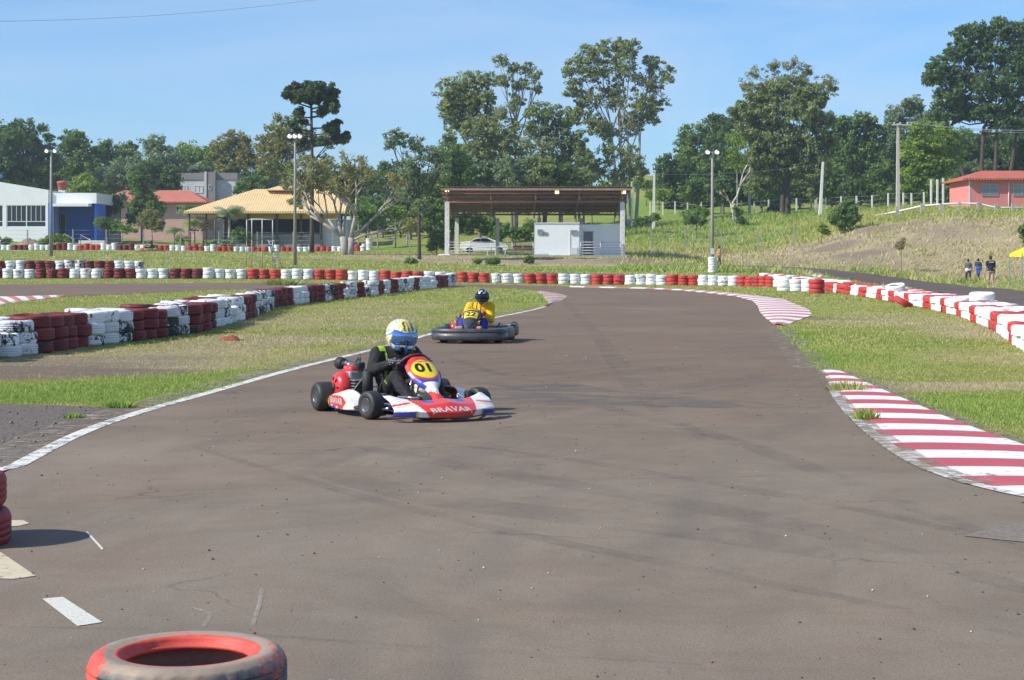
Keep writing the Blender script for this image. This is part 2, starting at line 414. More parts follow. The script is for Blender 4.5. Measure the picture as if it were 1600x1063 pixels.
def build_ground():
    nx, ny = len(GX), len(GY); XX, YY = np.meshgrid(GX, GY); zz = GZ.copy()
    V = np.stack([XX.ravel(), YY.ravel(), zz.ravel()], 1)
    i = np.arange(nx-1); j = np.arange(ny-1); J, I = np.meshgrid(j, i, indexing='ij'); a = (J*nx+I).ravel()
    faces = np.stack([a, a+1, a+nx+1, a+nx], 1).ravel()
    o = np_mesh('ground', V, faces, 4, M_GROUND)
    zv = zone_vals(V[:, 0], V[:, 1])
    col = np.ones((len(V), 4), np.float32); col[:, :3] = zv.T
    at = o.data.color_attributes.new('Cover', 'FLOAT_COLOR', 'POINT'); at.data.foreach_set('color', col.ravel())
    o.data.shade_smooth()
    struct(o, 'grassy ground around the kart track rising to a bank behind', 'ground')
build_ground()

def asphalt_mat(name, tint=(.255,.205,.152), patch=True):
    m, nt, b = newmat(name); v = coords(nt)
    n1 = noise_tex(nt, .16, 4, .6, v, .6); n2 = noise_tex(nt, .9, 6, .65, v); n3 = noise_tex(nt, 90, 3, .9, v); n5 = noise_tex(nt, 28, 4, .8, v)
    c = mixc(nt, ramp(nt, n1, .3, .7), [x*.86 for x in tint], [x*1.14 for x in tint])
    c = mixc(nt, ramp(nt, n2, .4, .75, 0, .5), c, (tint[0]*.78, tint[1]*.74, tint[2]*.74))
    # rust coloured dust drifts
    n6 = noise_tex(nt, .35, 5, .7, v, 1.0)
    c = mixc(nt, ramp(nt, n6, .48, .72, 0, .6), c, (.245,.165,.112))
    n7 = noise_tex(nt, 3.5, 6, .75, v, .4); c = mixc(nt, ramp(nt, n7, .5, .8, 0, .45), c, (tint[0]*.62, tint[1]*.60, tint[2]*.62)); c = mixc(nt, ramp(nt, n7, .5, .25, 0, .3), c, (.30,.26,.215))
    # rubbered racing line and skid streaks that follow the bend
    w = nt.nodes.new('ShaderNodeVectorMath'); w.operation = 'DISTANCE'; lk(nt, v, w.inputs[0]); w.inputs[1].default_value = (27, 6, 0)
    dist = w.outputs['Value']
    nn = nt.nodes.new('ShaderNodeTexNoise'); nn.noise_dimensions = '2D'; nn.inputs['Scale'].default_value = 1.0; nn.inputs['Detail'].default_value = 5
    cb = nt.nodes.new('ShaderNodeCombineXYZ'); lk(nt, mathn(nt, 'MULTIPLY', dist, 2.6), cb.inputs[0])
    ang = nt.nodes.new('ShaderNodeSeparateXYZ'); lk(nt, v, ang.inputs[0]); lk(nt, mathn(nt, 'MULTIPLY', ang.outputs[1], .07), cb.inputs[1])
    lk(nt, cb.outputs[0], nn.inputs['Vector'])
    c = mixc(nt, mathn(nt, 'MULTIPLY', ramp(nt, nn.outputs['Fac'], .46, .8, 0, .55), ramp(nt, noise_tex(nt, .28, 3, .5, v), .4, .62)), c, (.11,.104,.10))
    c = mixc(nt, ramp(nt, noise_tex(nt, .55, 7, .72, v, 1.5), .47, .68, 0, .62), c, (tint[0]*.66, tint[1]*.66, tint[2]*.70)); c = mixc(nt, ramp(nt, noise_tex(nt, .23, 5, .6, v, .8), .5, .72, 0, .45), c, (.33,.275,.215))
    far = ramp(nt, mathn(nt, 'ADD', ang.outputs[1], mathn(nt, 'MULTIPLY', n2, 9.0)), 16, 27)
    c = mixc(nt, far, c, mixc(nt, 1.0, c, (.84,.76,.72), 'MULTIPLY'))
    # aggregate
    c = mixc(nt, ramp(nt, n3, .55, .30, 0, .75), c, (.085,.075,.068)); c = mixc(nt, ramp(nt, n3, .62, .78, 0, .7), c, (.42,.38,.34))
    c = mixc(nt, ramp(nt, n5, .6, .8, 0, .3), c, (.26,.23,.20))
    # hairline cracks
    if patch:
        vo = nt.nodes.new('ShaderNodeTexVoronoi'); vo.feature = 'DISTANCE_TO_EDGE'; vo.inputs['Scale'].default_value = .42
        mp = nt.nodes.new('ShaderNodeVectorMath'); mp.operation = 'ADD'; lk(nt, v, mp.inputs[0])
        nz = nt.nodes.new('ShaderNodeTexNoise'); nz.inputs['Scale'].default_value = 1.4; nz.inputs['Detail'].default_value = 6; lk(nt, v, nz.inputs['Vector'])
        lk(nt, nz.outputs['Color'], mp.inputs[1]); lk(nt, mp.outputs[0], vo.inputs['Vector'])
        crack = mathn(nt, 'MULTIPLY', ramp(nt, vo.outputs['Distance'], .0, .010, 1, 0), ramp(nt, noise_tex(nt, .5, 3, .5, v), .52, .62))
        c = mixc(nt, mathn(nt, 'MULTIPLY', crack, .5), c, (.05,.045,.045))
    lk(nt, c, b.inputs['Base Color']); b.inputs['Roughness'].default_value = .9; b.inputs['Specular IOR Level'].default_value = .12
    bump(nt, b, mathn(nt, 'ADD', n3, mathn(nt, 'MULTIPLY', n5, .8)), .45, .006)
    return m
M_ASPH = asphalt_mat('track_asphalt'); M_ASPH2 = asphalt_mat('service_asphalt', (.150,.130,.118), False)
struct(sheet('race_track', TRACK, .012, M_ASPH, 2.0), 'brown grey asphalt of the kart track sweeping through the bend', 'track')
struct(sheet('service_road', SERV, .03, M_ASPH2, 2.0), 'outer asphalt road beyond the right tyre barrier', 'road')
struct(sheet('back_road', BACKROAD, .03, M_ASPH2, 2.0), 'narrow strip of asphalt behind the far tyre row', 'road')
# darker repair band across the track
def patch_mat():
    m, nt, b = newmat('tar_patch'); v = coords(nt)
    n2 = noise_tex(nt, 1.3, 7, .7, v); n3 = noise_tex(nt, 90, 3, .9, v)
    c = mixc(nt, ramp(nt, n2, .3, .7), (.115,.115,.115), (.16,.15,.135)); c = mixc(nt, ramp(nt, n3, .6, .8, 0, .5), c, (.25,.24,.23))
    lk(nt, c, b.inputs['Base Color']); b.inputs['Roughness'].default_value = .8
    tr = nt.nodes.new('ShaderNodeBsdfTransparent'); mx = nt.nodes.new('ShaderNodeMixShader')
    e = noise_tex(nt, .55, 7, .75, coords(nt, 'Object', (1, 2.2, 1)), 1.0); lk(nt, ramp(nt, e, .44, .62, 0, .5), mx.inputs[0]); lk(nt, tr.outputs[0], mx.inputs[1]); lk(nt, b.outputs[0], mx.inputs[2])
    lk(nt, mx.outputs[0], nt.nodes['Material Output'].inputs[0]); return m
M_PATCH = patch_mat()
struct(sheet('tar_patch', [W(*p) for p in [(760,606),(860,601),(900,601),(960,612),(1130,627),(1290,640),(1120,640),(960,636),(760,634)]], .016, M_PATCH), 'dark tar repair band across the track', 'tar patch')
struct(sheet('tar_patch', [W(*p) for p in [(1505,842),(1575,822),(1640,822),(1640,856)]], .016, simple('tar_dark', (.19,.155,.125), .9, scale=30, var=.35)), 'dark tar patch at the lower right of the track', 'tar patch')

def gravel_mat():
    m, nt, b = newmat('old_tarmac'); v = coords(nt)
    n1 = noise_tex(nt, .9, 6, .7, v); n2 = noise_tex(nt, 22, 4, .9, v); n3 = noise_tex(nt, 5, 5, .8, v)
    c = mixc(nt, ramp(nt, n2, .35, .7), (.085,.068,.056), (.27,.22,.18)); c = mixc(nt, ramp(nt, n3, .4, .7, 0, .5), c, (.12,.095,.075))
    s = nt.nodes.new('ShaderNodeSeparateXYZ'); lk(nt, v, s.inputs[0])
    near = ramp(nt, mathn(nt, 'ADD', s.outputs[1], mathn(nt, 'MULTIPLY', n1, 2.0)), 13.2, 15.2, 1, 0)
    c = mixc(nt, mathn(nt, 'MULTIPLY', near, ramp(nt, n3, .4, .6)), c, (.33,.33,.33))
    lk(nt, c, b.inputs['Base Color']); b.inputs['Roughness'].default_value = .95; bump(nt, b, n2, .9, .03); return m
M_GRAV = gravel_mat()
struct(sheet('gravel_verge', GRAVEL, .008, M_GRAV), 'crumbling grey gravel verge left of the track', 'verge')

# ------------------------------------------------ painted lines and kerbs
def worn_paint(name, col, wear=.35, scale=9, under=(.15,.13,.12)):
    m, nt, b = newmat(name); v = coords(nt)
    n1 = noise_tex(nt, scale, 6, .8, v); n2 = noise_tex(nt, 1.1, 4, .6, v)
    c = mixc(nt, ramp(nt, n2, .3, .7), [x*.88 for x in col], col)
    s = mathn(nt, 'ADD', n1, mathn(nt, 'MULTIPLY', n2, .35))
    c = mixc(nt, ramp(nt, s, .92-wear*.5, 1.02-wear*.5), c, under)
    lk(nt, c, b.inputs['Base Color']); b.inputs['Roughness'].default_value = .75; return m
M_LINE = worn_paint('line_paint', (.74,.72,.66), .5)
M_KW = worn_paint('kerb_white', (.82,.78,.76), .34); M_KR = worn_paint('kerb_red', (.50,.085,.105), .38, 7, (.36,.17,.16))
M_KR2 = worn_paint('kerb_red_faded', (.55,.20,.19), .35, 7); M_KO = worn_paint('kerb_orange_faded', (.52,.26,.19), .5, 6)
line_pts = smooth_poly(EDGE_L, 2, False)
struct(sheet('painted_line', ribbon(line_pts, .13), .0155, M_LINE), 'worn white line along the left track edge', 'line')
kin = smooth_poly(KERB_IN[1:]+RIGHT_NEAR, 2, False)
struct(sheet('painted_line', ribbon(kin, .10), .019, M_LINE), 'white line edging the red and white kerb', 'line')
M_DASH = worn_paint('dash_paint', (.66,.64,.56), .42, 60)
def patch(pp, lab, mat=M_DASH):
    struct(sheet('painted_line', [W(*p) for p in pp], .0152, mat), lab, 'line')
patch([(66,941),(98,938),(160,978),(121,984)], 'worn white painted dash in the foreground')
patch([(-30,868),(2,868),(56,905),(20,910),(-40,907)], 'yellowish painted stub at the left tyre stack', worn_paint('dash_cream', (.60,.52,.36), .4, 20))
patch([(0,817),(36,817),(46,822),(30,826),(0,827)], 'small cream painted mark above the stack shadow', MATS['dash_cream'])
patch([(134,836),(137,835),(162,862),(159,864)], 'thin white scratch line by the stack shadow')
patch([(515,1069),(600,1069),(610,1085),(480,1085)], 'white painted dash at the bottom of the frame', M_LINE)
def kerb(name, inner, outer, n, mats, lab, h=.035, start=0):
    """striped kerb: alternate bands between two polylines, with a slight real ramp"""
    def res(pl, n):
        d = [0]
        for i in range(1, len(pl)): d.append(d[-1]+math.hypot(pl[i][0]-pl[i-1][0], pl[i][1]-pl[i-1][1]))
        t = np.linspace(0, d[-1], n+1); return np.stack([np.interp(t, d, [p[0] for p in pl]), np.interp(t, d, [p[1] for p in pl])], 1)
    A, B = res(inner, n*2), res(outer, n*2); vs = []; fs = []; mi = []
    K = 6
    for i in range(n*2+1):
        for k in range(K+1):
            p = A[i]*(1-k/K)+B[i]*(k/K); zz = .016+h*math.sin(math.pi*min(1, k/K*1.15))**.6*1.0 if 0 < k < K else .014
            vs.append((p[0], p[1], Z(p[0], p[1])+zz))
    for i in range(n*2):
        for k in range(K):
            a = i*(K+1)+k; fs.append((a, a+1, a+K+2, a+K+1)); mi.append((i//2+start) % 2)
    me = bpy.data.meshes.new(name); me.from_pydata(vs, [], fs); me.update()
    if sum(p.normal.z for p in me.polygons) < 0: me.flip_normals()
    o = mesh_obj(name, me, mats); me.polygons.foreach_set('material_index', mi)
    struct(o, lab, 'kerb')
k2o = [W(*p) for p in [(1312,580.5),(1334,590),(1360,602),(1388,614),(1420,628),(1480,654),(1540,677),(1600,697)]]+[(4.15,12.2),(4.6,10.8),(5.6,9.9)]
k2i = KERB_IN+RIGHT_NEAR[:2]
def by_y(pl, ys): 
    q = sorted(pl, key=lambda p: p[1]); return [(float(np.interp(y, [p[1] for p in q], [p[0] for p in q])), y) for y in ys]
ys = np.linspace(23.15, 10.05, 27)
kerb('kerb', by_y(k2i, ys), by_y(k2o, ys+.0), 25, [M_KW, M_KR], 'red and white striped kerb on the right of the near track', .010)
k1i = [W(*p) for p in [(890,449.3),(950,450.8),(1010,452),(1060,454.5),(1110,459),(1150,464),(1176,471),(1184,479),(1187,488),(1196,498),(1210,508)]]
k1o = [W(*p) for p in [(890,447.6),(950,448.8),(1010,450),(1080,453),(1140,458),(1185,463),(1225,468),(1243,476),(1264,484),(1269,493),(1225,510)]]
kerb('kerb', k1i, k1o, 46, [M_KW, M_KR2], 'white and faded red kerb around the outside of the far bend', .03)
kerb('kerb', [W(*p) for p in [(838,456.5),(848,463),(853,470),(858,475),(852,479)]], [W(*p) for p in [(850,456),(872,459),(887,463),(880,469),(858,478)]], 11, [M_KO, worn_paint('kerb_pale_faded',(.55,.47,.42),.5,6)], 'faded orange kerb at the tip of the grass island')
kerb('kerb', [W(*p) for p in [(-60,464),(0,464),(40,463.5),(100,462.5)]], [W(*p) for p in [(-60,480),(0,477),(40,471),(100,463.5)]], 12, [M_KW, M_KR2], 'pale pink and white kerb on the far left track')
kerb('kerb', [W(*p) for p in [(1150,417.5),(1200,420.5),(1250,424.5),(1288,431)]], [W(*p) for p in [(1175,420.5),(1210,424),(1250,428),(1280,434)]], 10, [M_KW, M_KW], 'low white kerb along the inside of the outer road', .03)

# ------------------------------------------------ grass blades
def grass_mat():
    m, nt, b = newmat('grass_blades'); v = coords(nt)
    at = nt.nodes.new('ShaderNodeAttribute'); at.attribute_name = 'v'
    n1 = noise_tex(nt, .5, 4, .6, v)
    c = mixc(nt, ramp(nt, n1, .35, .65), (.37,.41,.11), (.50,.47,.17))
    c = mixc(nt, ramp(nt, at.outputs['Fac'], .8, 1.8), c, (.58,.48,.30)); c = mixc(nt, ramp(nt, at.outputs['Fac'], 0.0, -1.0), c, (.24,.38,.075))
    lk(nt, c, b.inputs['Base Color']); b.inputs['Roughness'].default_value = .7; b.inputs['Specular IOR Level'].default_value = .2
    tl = nt.nodes.new('ShaderNodeBsdfTranslucent'); lk(nt, c, tl.inputs[0]); mx = nt.nodes.new('ShaderNodeMixShader'); mx.inputs[0].default_value = .3
    lk(nt, b.outputs[0], mx.inputs[1]); lk(nt, tl.outputs[0], mx.inputs[2]); lk(nt, mx.outputs[0], nt.nodes['Material Output'].inputs[0]); return m
M_GRASS = grass_mat()
def scatter_grass():
    VS, AT = [], []
    blockers = [TRACK, GRAVEL, SERV, [*k1i, *k1o[::-1]], [*by_y(k2i, ys), *by_y(k2o, ys)[::-1]]]
    def region(n, y0, y1, hgt, wid, u0=-.31, u1=.31, thin=1.0):
        t = rng.random(n); y = (y0**2+(y1**2-y0**2)*t)**.5; x = y*(u0+(u1-u0)*rng.random(n))
        keep = np.ones(n, bool)
        for p in blockers: keep &= ~pip(x, y, p)
        x, y = x[keep], y[keep]; zv = zone_vals(x, y)
        k2 = rng.random(len(x)) > zv[2]*.9+.25*zv[0]; x, y, zv = x[k2], y[k2], zv[:, k2]; n = len(x)
        z = np.array([Z(a, b_) for a, b_ in zip(x, y)]) if y1 > 57 else np.zeros(n)
        a = rng.random(n)*np.pi*2; clump = .6+.8*(np.sin(x*3.1+np.sin(y*2.3)*2)*np.sin(y*2.7+x)*.5+.5)
        hh = hgt*(.5+rng.random(n))*clump*(1+.45*zv[1]); w = wid*(.6+.8*rng.random(n))
        lean = hh*.7; la = rng.random(n)*np.pi*2
        A = np.stack([x-np.cos(a)*w, y-np.sin(a)*w, z-.005], 1); B = np.stack([x+np.cos(a)*w, y+np.sin(a)*w, z-.005], 1)
        T = np.stack([x+np.cos(la)*lean, y+np.sin(la)*lean, z+hh], 1)
        VS.append(np.stack([A, B, T], 1).reshape(-1, 3)); v = zv[0]*1.5-zv[1]*.75+rng.normal(0, .45, n)+.25+.35*np.sin(x*.9+1.3*np.sin(y*.5))*np.sin(y*.7+x*.4); AT.append(np.repeat(v, 3))
    region(330000, 10.5, 30, .020, .0045); region(240000, 28, 60, .028, .010); region(90000, 58, 100, .045, .022, -.4, .4); region(70000, 100, 175, .09, .045, -.4, .45)
    region(60000, 125, 215, .26, .055, .06, .34)
    V = np.concatenate(VS); A = np.concatenate(AT); o = np_mesh('grass', V, np.arange(len(V)), 3, M_GRASS, attr=A)
    tag(o, 'short green and straw coloured grass growing on the verges', 'grass', kind='stuff')
scatter_grass()
# taller tussocks at the kerb and the track edges
def tussock(px, py, rad, hgt, n, lab, v=-.6, grp='weeds growing at the track edge'):
    g = G(px, py); x = rng.normal(0, rad*.5, n); y = rng.normal(0, rad*.4, n); a = rng.random(n)*6.28; la = rng.random(n)*6.28
    hh = hgt*(.4+rng.random(n)); w = .007+.0004*g.y
    A = np.stack([x-np.cos(a)*w, y-np.sin(a)*w, 0*x], 1); B = np.stack([x+np.cos(a)*w, y+np.sin(a)*w, 0*x], 1); T = np.stack([x*1.3+np.cos(la)*hh*.4, y*1.3+np.sin(la)*hh*.4, hh], 1)
    o = np_mesh('weed_tuft', np.stack([A, B, T], 1).reshape(-1, 3), np.arange(3*n), 3, M_GRASS, attr=np.repeat(v+rng.normal(0, .5, n), 3)); o.location = (g.x, g.y, g.z+.01)
    tag(o, lab, 'weed', grp)
tussock(1352, 658, .09, .09, 160, 'green weed tuft growing on the inner edge of the near striped kerb', -.3)
tussock(1322, 612, .16, .09, 260, 'brown green weed clump over the corner of the near striped kerb', .4)
tussock(186, 638, .12, .05, 500, 'green grass tussock at the edge of the grey gravel verge', -.8)
tussock(115, 655, .07, .04, 160, 'small bright weed on the grey gravel verge', -1)
tussock(440, 446, .6, .25, 900, 'grass clump beside the far left track below the white tyres', -.3)

# loose stones and crumbs on the asphalt
def crumbs():
    n = 850; bm_v = []; bm_f = []
    t = rng.random(n); y = (3.5+26*t**1.5); x = y*(rng.random(n)-.5)*.6
    ok = pip(x, y, TRACK); x, y = x[ok], y[ok]; n = len(x)
    s = .0022+.0055*rng.random(n)**3 + .00022*y
    base = np.array([(1,0,0),(0,1,0),(-1,0,0),(0,-1,0),(0,0,.9),(0,0,-.4)]); tri = np.array([(0,1,4),(1,2,4),(2,3,4),(3,0,4),(1,0,5),(2,1,5),(3,2,5),(0,3,5)])
    a = rng.random(n)*6.28
    V = base[None]*s[:, None, None]*(.6+.8*rng.random((n, 1, 3))); ca, sa = np.cos(a)[:, None], np.sin(a)[:, None]
    V = np.stack([V[..., 0]*ca-V[..., 1]*sa, V[..., 0]*sa+V[..., 1]*ca, V[..., 2]], 2)+np.stack([x, y, .014+0*x], 1)[:, None]
    Fc = (tri[None]+6*np.arange(n)[:, None, None]).ravel()
    o = np_mesh('pebbles', V.reshape(-1, 3), Fc, 3, None, attr=np.repeat(rng.random(n), 6))
    m, nt, b = newmat('crumb'); at = nt.nodes.new('ShaderNodeAttribute'); at.attribute_name = 'v'
    c = mixc(nt, ramp(nt, at.outputs['Fac'], .86, .9), (.10,.082,.07), (.5,.47,.42)); lk(nt, c, b.inputs['Base Color']); b.inputs['Roughness'].default_value = .9
    o.data.materials.append(m); tag(o, 'loose stones and rubber crumbs scattered over the asphalt', 'debris', kind='stuff')
    # verge stones
    n = 2600; x = -9+9*rng.random(n); y = 11+9*rng.random(n); ok = pip(x, y, GRAVEL); x, y = x[ok], y[ok]; n = len(x); s = .006+.02*rng.random(n)**3
    V = base[None]*s[:, None, None]*(.6+.8*rng.random((n, 1, 3)))+np.stack([x, y, .01+0*x], 1)[:, None]
    o = np_mesh('gravel', V.reshape(-1, 3), (tri[None]+6*np.arange(n)[:, None, None]).ravel(), 3, simple('gravel_stone', (.17,.145,.125), .95, var=.5, scale=30)); tag(o, 'loose gravel on the grey verge left of the track', 'gravel', kind='stuff')
crumbs()
# rubber laid down by the karts
def skid_mat(name, col, amt, sc_):
    m, nt, b = newmat(name); v = coords(nt); lk(nt, mixc(nt, ramp(nt, noise_tex(nt, 60, 3, .8, v), .4, .7), col, [c_*1.5 for c_ in col]), b.inputs['Base Color']); b.inputs['Roughness'].default_value = .8
    e = mathn(nt, 'MULTIPLY', ramp(nt, noise_tex(nt, sc_, 6, .75, v, .6), .40, .68), ramp(nt, noise_tex(nt, 16, 5, .8, v), .3, .6, .3, 1.0))
    tr = nt.nodes.new('ShaderNodeBsdfTransparent'); mx = nt.nodes.new('ShaderNodeMixShader'); lk(nt, mathn(nt, 'MULTIPLY', e, amt), mx.inputs[0]); lk(nt, tr.outputs[0], mx.inputs[1]); lk(nt, b.outputs[0], mx.inputs[2]); lk(nt, mx.outputs[0], nt.nodes['Material Output'].inputs[0]); return m
M_SK = skid_mat('skid_rubber', (.085,.078,.076), .26, .9); M_SCR = skid_mat('pale_scratch', (.45,.42,.38), .7, 3)
for i, (pp, ww) in enumerate([([(560,700),(760,738),(960,772),(1130,800),(1300,838),(1650,940)],.34),([(640,690),(840,712),(1020,742),(1220,775),(1500,832),(1660,880)],.16),([(760,600),(960,640),(1180,700),(1330,760),(1600,860)],.22),
    ([(300,700),(560,780),(860,850),(1250,925),(1650,1010)],.14),([(880,470),(930,520),(960,560),(1000,620),(1100,690)],.3),([(700,560),(820,600),(1000,612),(1150,622)],.2),([(500,740),(700,790),(950,815),(1200,850),(1500,900)],.5),([(0,985),(300,990),(700,1020),(1100,1045)],.05)]):
    w_ = smooth_poly([W(*p) for p in pp], 3, False); n = len(w_); struct(sheet('skid_mark', ribbon(w_, [max(.02, ww*math.sin(math.pi*min(.98, max(.02, k/(n-1))))**.5) for k in range(n)]), .0135+.0003*i, M_SK), 'faint dark rubber mark sweeping across the track', 'skid mark')
for pp in ([(410,922),(405,950),(394,985)],[(300,955),(330,965),(318,985)],[(1090,612),(1150,618),(1200,622)]):
    struct(sheet('scratch_mark', ribbon([W(*p) for p in pp], .018), .0165, M_SCR), 'pale scratch on the asphalt', 'scratch')
# crumbly soil creeping over the edges of the asphalt
def soil_mat():
    m, nt, b = newmat('edge_soil'); v = coords(nt); n2 = noise_tex(nt, 6, 6, .8, v); n3 = noise_tex(nt, 1.6, 7, .8, v)
    lk(nt, mixc(nt, ramp(nt, n2, .3, .7), (.16,.12,.09), (.36,.30,.23)), b.inputs['Base Color']); b.inputs['Roughness'].default_value = .95
    tr = nt.nodes.new('ShaderNodeBsdfTransparent'); mx = nt.nodes.new('ShaderNodeMixShader'); lk(nt, ramp(nt, mathn(nt, 'ADD', mathn(nt, 'MULTIPLY', n2, .5), mathn(nt, 'MULTIPLY', n3, .5)), .43, .60), mx.inputs[0]); lk(nt, tr.outputs[0], mx.inputs[1]); lk(nt, b.outputs[0], mx.inputs[2]); lk(nt, mx.outputs[0], nt.nodes['Material Output'].inputs[0]); return m
M_SOIL = soil_mat()
def off(pl, k): r = ribbon(pl, 2*abs(k)); n = len(pl); return r[:n] if k > 0 else r[n:][::-1]
struct(sheet('edge_soil', ribbon(off(line_pts, .22), .42), .0132, M_SOIL), 'dry crumbly soil along the left track edge', 'soil')
struct(sheet('edge_soil', ribbon(smooth_poly(EDGE_R, 2, False), .55), .0135, M_SOIL), 'dry crumbly soil along the right track edge', 'soil')
struct(sheet('edge_soil', ribbon(by_y(k2o, ys[:-4]), .32), .010, M_SOIL), 'dry crumbly soil behind the near kerb', 'soil')
struct(sheet('edge_soil', ribbon([(p[0]+.04, p[1]) for p in by_y(k2i, ys[:-3])], .22), .021, M_SOIL), 'soil and dirt gathered along the inner kerb line', 'soil')
# red earth mound (ant hill)
def mound(px, py, r, h, lab, mat):
    g = G(px, py); bm = bmesh.new(); bmesh.ops.create_grid(bm, x_segments=24, y_segments=24, size=r*1.1)
    for v in bm.verts:
        q = v.co.length/r; v.co.z = h*max(0, 1-q*q)**1.2*(1+.35*noise.noise(v.co*9)) + .02*noise.noise(v.co*25) - .03
    o = obj('earth_mound', bm, mat, None, True); o.location = (g.x, g.y+r*.6, g.z); tag(o, lab, 'mound')
mound(358, 533, .28, .12, 'small mound of rust red earth on the grass by the near tyre wall', simple('red_earth', (.26,.075,.035), .95, var=.35, scale=20, bmp=.5))
mound(42, 388, 1.9, 1.0, 'heap of dry brush on the lawn before the blue and white building', simple('dry_heap', (.27,.19,.12), .95, var=.4, scale=5, bmp=.8))
# ================================================================== TYRES
def tyre_mat(name, col, wear, dirt=(.10,.07,.055)):
    m, nt, b = newmat(name)
    v = coords(nt); oi = nt.nodes.new('ShaderNodeObjectInfo'); ad = nt.nodes.new('ShaderNodeVectorMath'); ad.operation = 'ADD'
    sc = nt.nodes.new('ShaderNodeVectorMath'); sc.operation = 'SCALE'; sc.inputs[3].default_value = 37.0
    cb = nt.nodes.new('ShaderNodeCombineXYZ'); lk(nt, oi.outputs['Random'], cb.inputs[0]); lk(nt, oi.outputs['Random'], cb.inputs[2]); lk(nt, cb.outputs[0], sc.inputs[0])
    lk(nt, v, ad.inputs[0]); lk(nt, sc.outputs[0], ad.inputs[1]); v = ad.outputs[0]
    n1 = noise_tex(nt, 7, 7, .78, v, .5); n2 = noise_tex(nt, 2.2, 3, .6, v); n3 = noise_tex(nt, 1.0, 2, .5, v)
    c = mixc(nt, ramp(nt, oi.outputs['Random'], 0, 1), [x*.78 for x in col], [min(.9, x*1.12) for x in col])
    c = mixc(nt, ramp(nt, n2, .4, .75, 0, .35), c, [(col[i]*.6+dirt[i]) for i in range(3)])
    s = mathn(nt, 'ADD', n1, mathn(nt, 'MULTIPLY', n3, .5)); s = mathn(nt, 'ADD', s, mathn(nt, 'MULTIPLY', oi.outputs['Random'], .12))
    c = mixc(nt, ramp(nt, s, 1.06-wear, 1.10-wear), c, (.035,.033,.034))
    lk(nt, c, b.inputs['Base Color']); b.inputs['Roughness'].default_value = .6; b.inputs['Specular IOR Level'].default_value = .35
    bump(nt, b, n1, .25, .01); return m
TM = {'white': tyre_mat('white_tyre_paint', (.80,.81,.82), .16), 'whitepeel': tyre_mat('white_tyre_paint_peeling', (.78,.79,.80), .235),
      'red': tyre_mat('red_tyre_paint', (.52,.050,.040), .14), 'aged_shaded_red': tyre_mat('aged_shaded_red_tyre_paint', (.185,.020,.024), .17), 'brightwhite': tyre_mat('fresh_white_tyre_paint', (.86,.85,.83), .08)}  # the darker red is aged paint with the wall's shade put into its colour
def tyre_profile(w=.188, ro=.305, groove=True):
    h = w/2
    p = [(.185,-h*.62),(.200,-h*.80),(.215,-h*.92),(.245,-h),(.272,-h*.96),(.290,-h*.86),(.300,-h*.72),(ro,-h*.55)]
    if groove:
        for g in (-.36, 0, .36): p += [(ro+.002, h*(g-.07)), (ro-.0035, h*(g-.045)), (ro-.0035, h*(g+.045)), (ro+.002, h*(g+.07))]
    p += [(ro, h*.55),(.300,h*.72),(.290,h*.86),(.272,h*.96),(.245,h),(.215,h*.92),(.200,h*.80),(.185,h*.62)]
    p += [(.205,h*.55),(.262,h*.5),(.272,0),(.262,-h*.5),(.205,-h*.55)]
    return p
def tyre_mesh(name, n=36, lug=False, groove=True, w=.188):
    bm = bmesh.new(); lathe(bm, tyre_profile(w, groove=groove), n, closed=True)
    for v in bm.verts:
        r = math.hypot(v.co.x, v.co.y); a = math.atan2(v.co.y, v.co.x)
        k = 1+.012*math.sin(2*a+len(name))+.006*math.sin(5*a+1); v.co.x *= k; v.co.y *= k
        v.co.z += .005*math.sin(3*a+len(name)*1.3)
    me = bpy.data.meshes.new(name); bmesh.ops.recalc_face_normals(bm, faces=bm.faces[:]); bm.to_mesh(me); bm.free(); return me
TMESH = {}
for c in TM:
    for k in range(3):
        me = tyre_mesh('tyre_'+'abc'[k]*(k+1), 36, w=(.18,.19,.2)[k]); me.materials.append(TM[c]); TMESH[(c, k)] = me
TH = (.18,.19,.2)
ORD = ['first','second','third','fourth','fifth','sixth','seventh','eighth','ninth','tenth']
def ordn(n): return ORD[n-1] if n <= 10 else '%d%s' % (n, 'th' if 10 < n % 100 < 20 else {1:'st',2:'nd',3:'rd'}.get(n % 10, 'th'))
TYRES = []       # loc, rot, colour key, scale, label, group, mesh variant
CW = {'white':'white','whitepeel':'white','red':'red','aged_shaded_red':'shaded red','brightwhite':'white'}
def stack(x, y, n, col, where, grp, jit=.02, tilt=.02, scale=1.0, top_tilt=0, zoff=0):
    z = Z(x, y)+zoff; names = {1:['only'],2:['bottom','top'],3:['bottom','middle','top'],4:['bottom','second','third','top'],5:['bottom','second','middle','fourth','top'],6:['bottom','second','third','fourth','fifth','top'],7:['bottom','second','third','middle','fifth','sixth','top']}[n]
    for k in range(n):
        v = random.randrange(3); sc = scale*random.uniform(.96, 1.05); h = TH[v]*sc
        dx, dy = random.uniform(-jit, jit)*(k > 0), random.uniform(-jit, jit)*(k > 0)
        tx = random.uniform(-tilt, tilt) if k else random.uniform(-tilt, tilt)*.4
        if k == n-1 and top_tilt: tx = top_tilt
        lab = '%s tyre, %s of the %s' % (CW[col], names[k], where) if n > 1 else '%s tyre lying alone, the %s' % (CW[col], where)
        TYRES.append(((x+dx, y+dy, z+h*.5-.004*k+(abs(top_tilt)*.1 if k == n-1 else 0)), (tx, random.uniform(-tilt, tilt)*.5, random.uniform(0, 6.28)), col, sc, lab, grp, v))
        z += h*.965
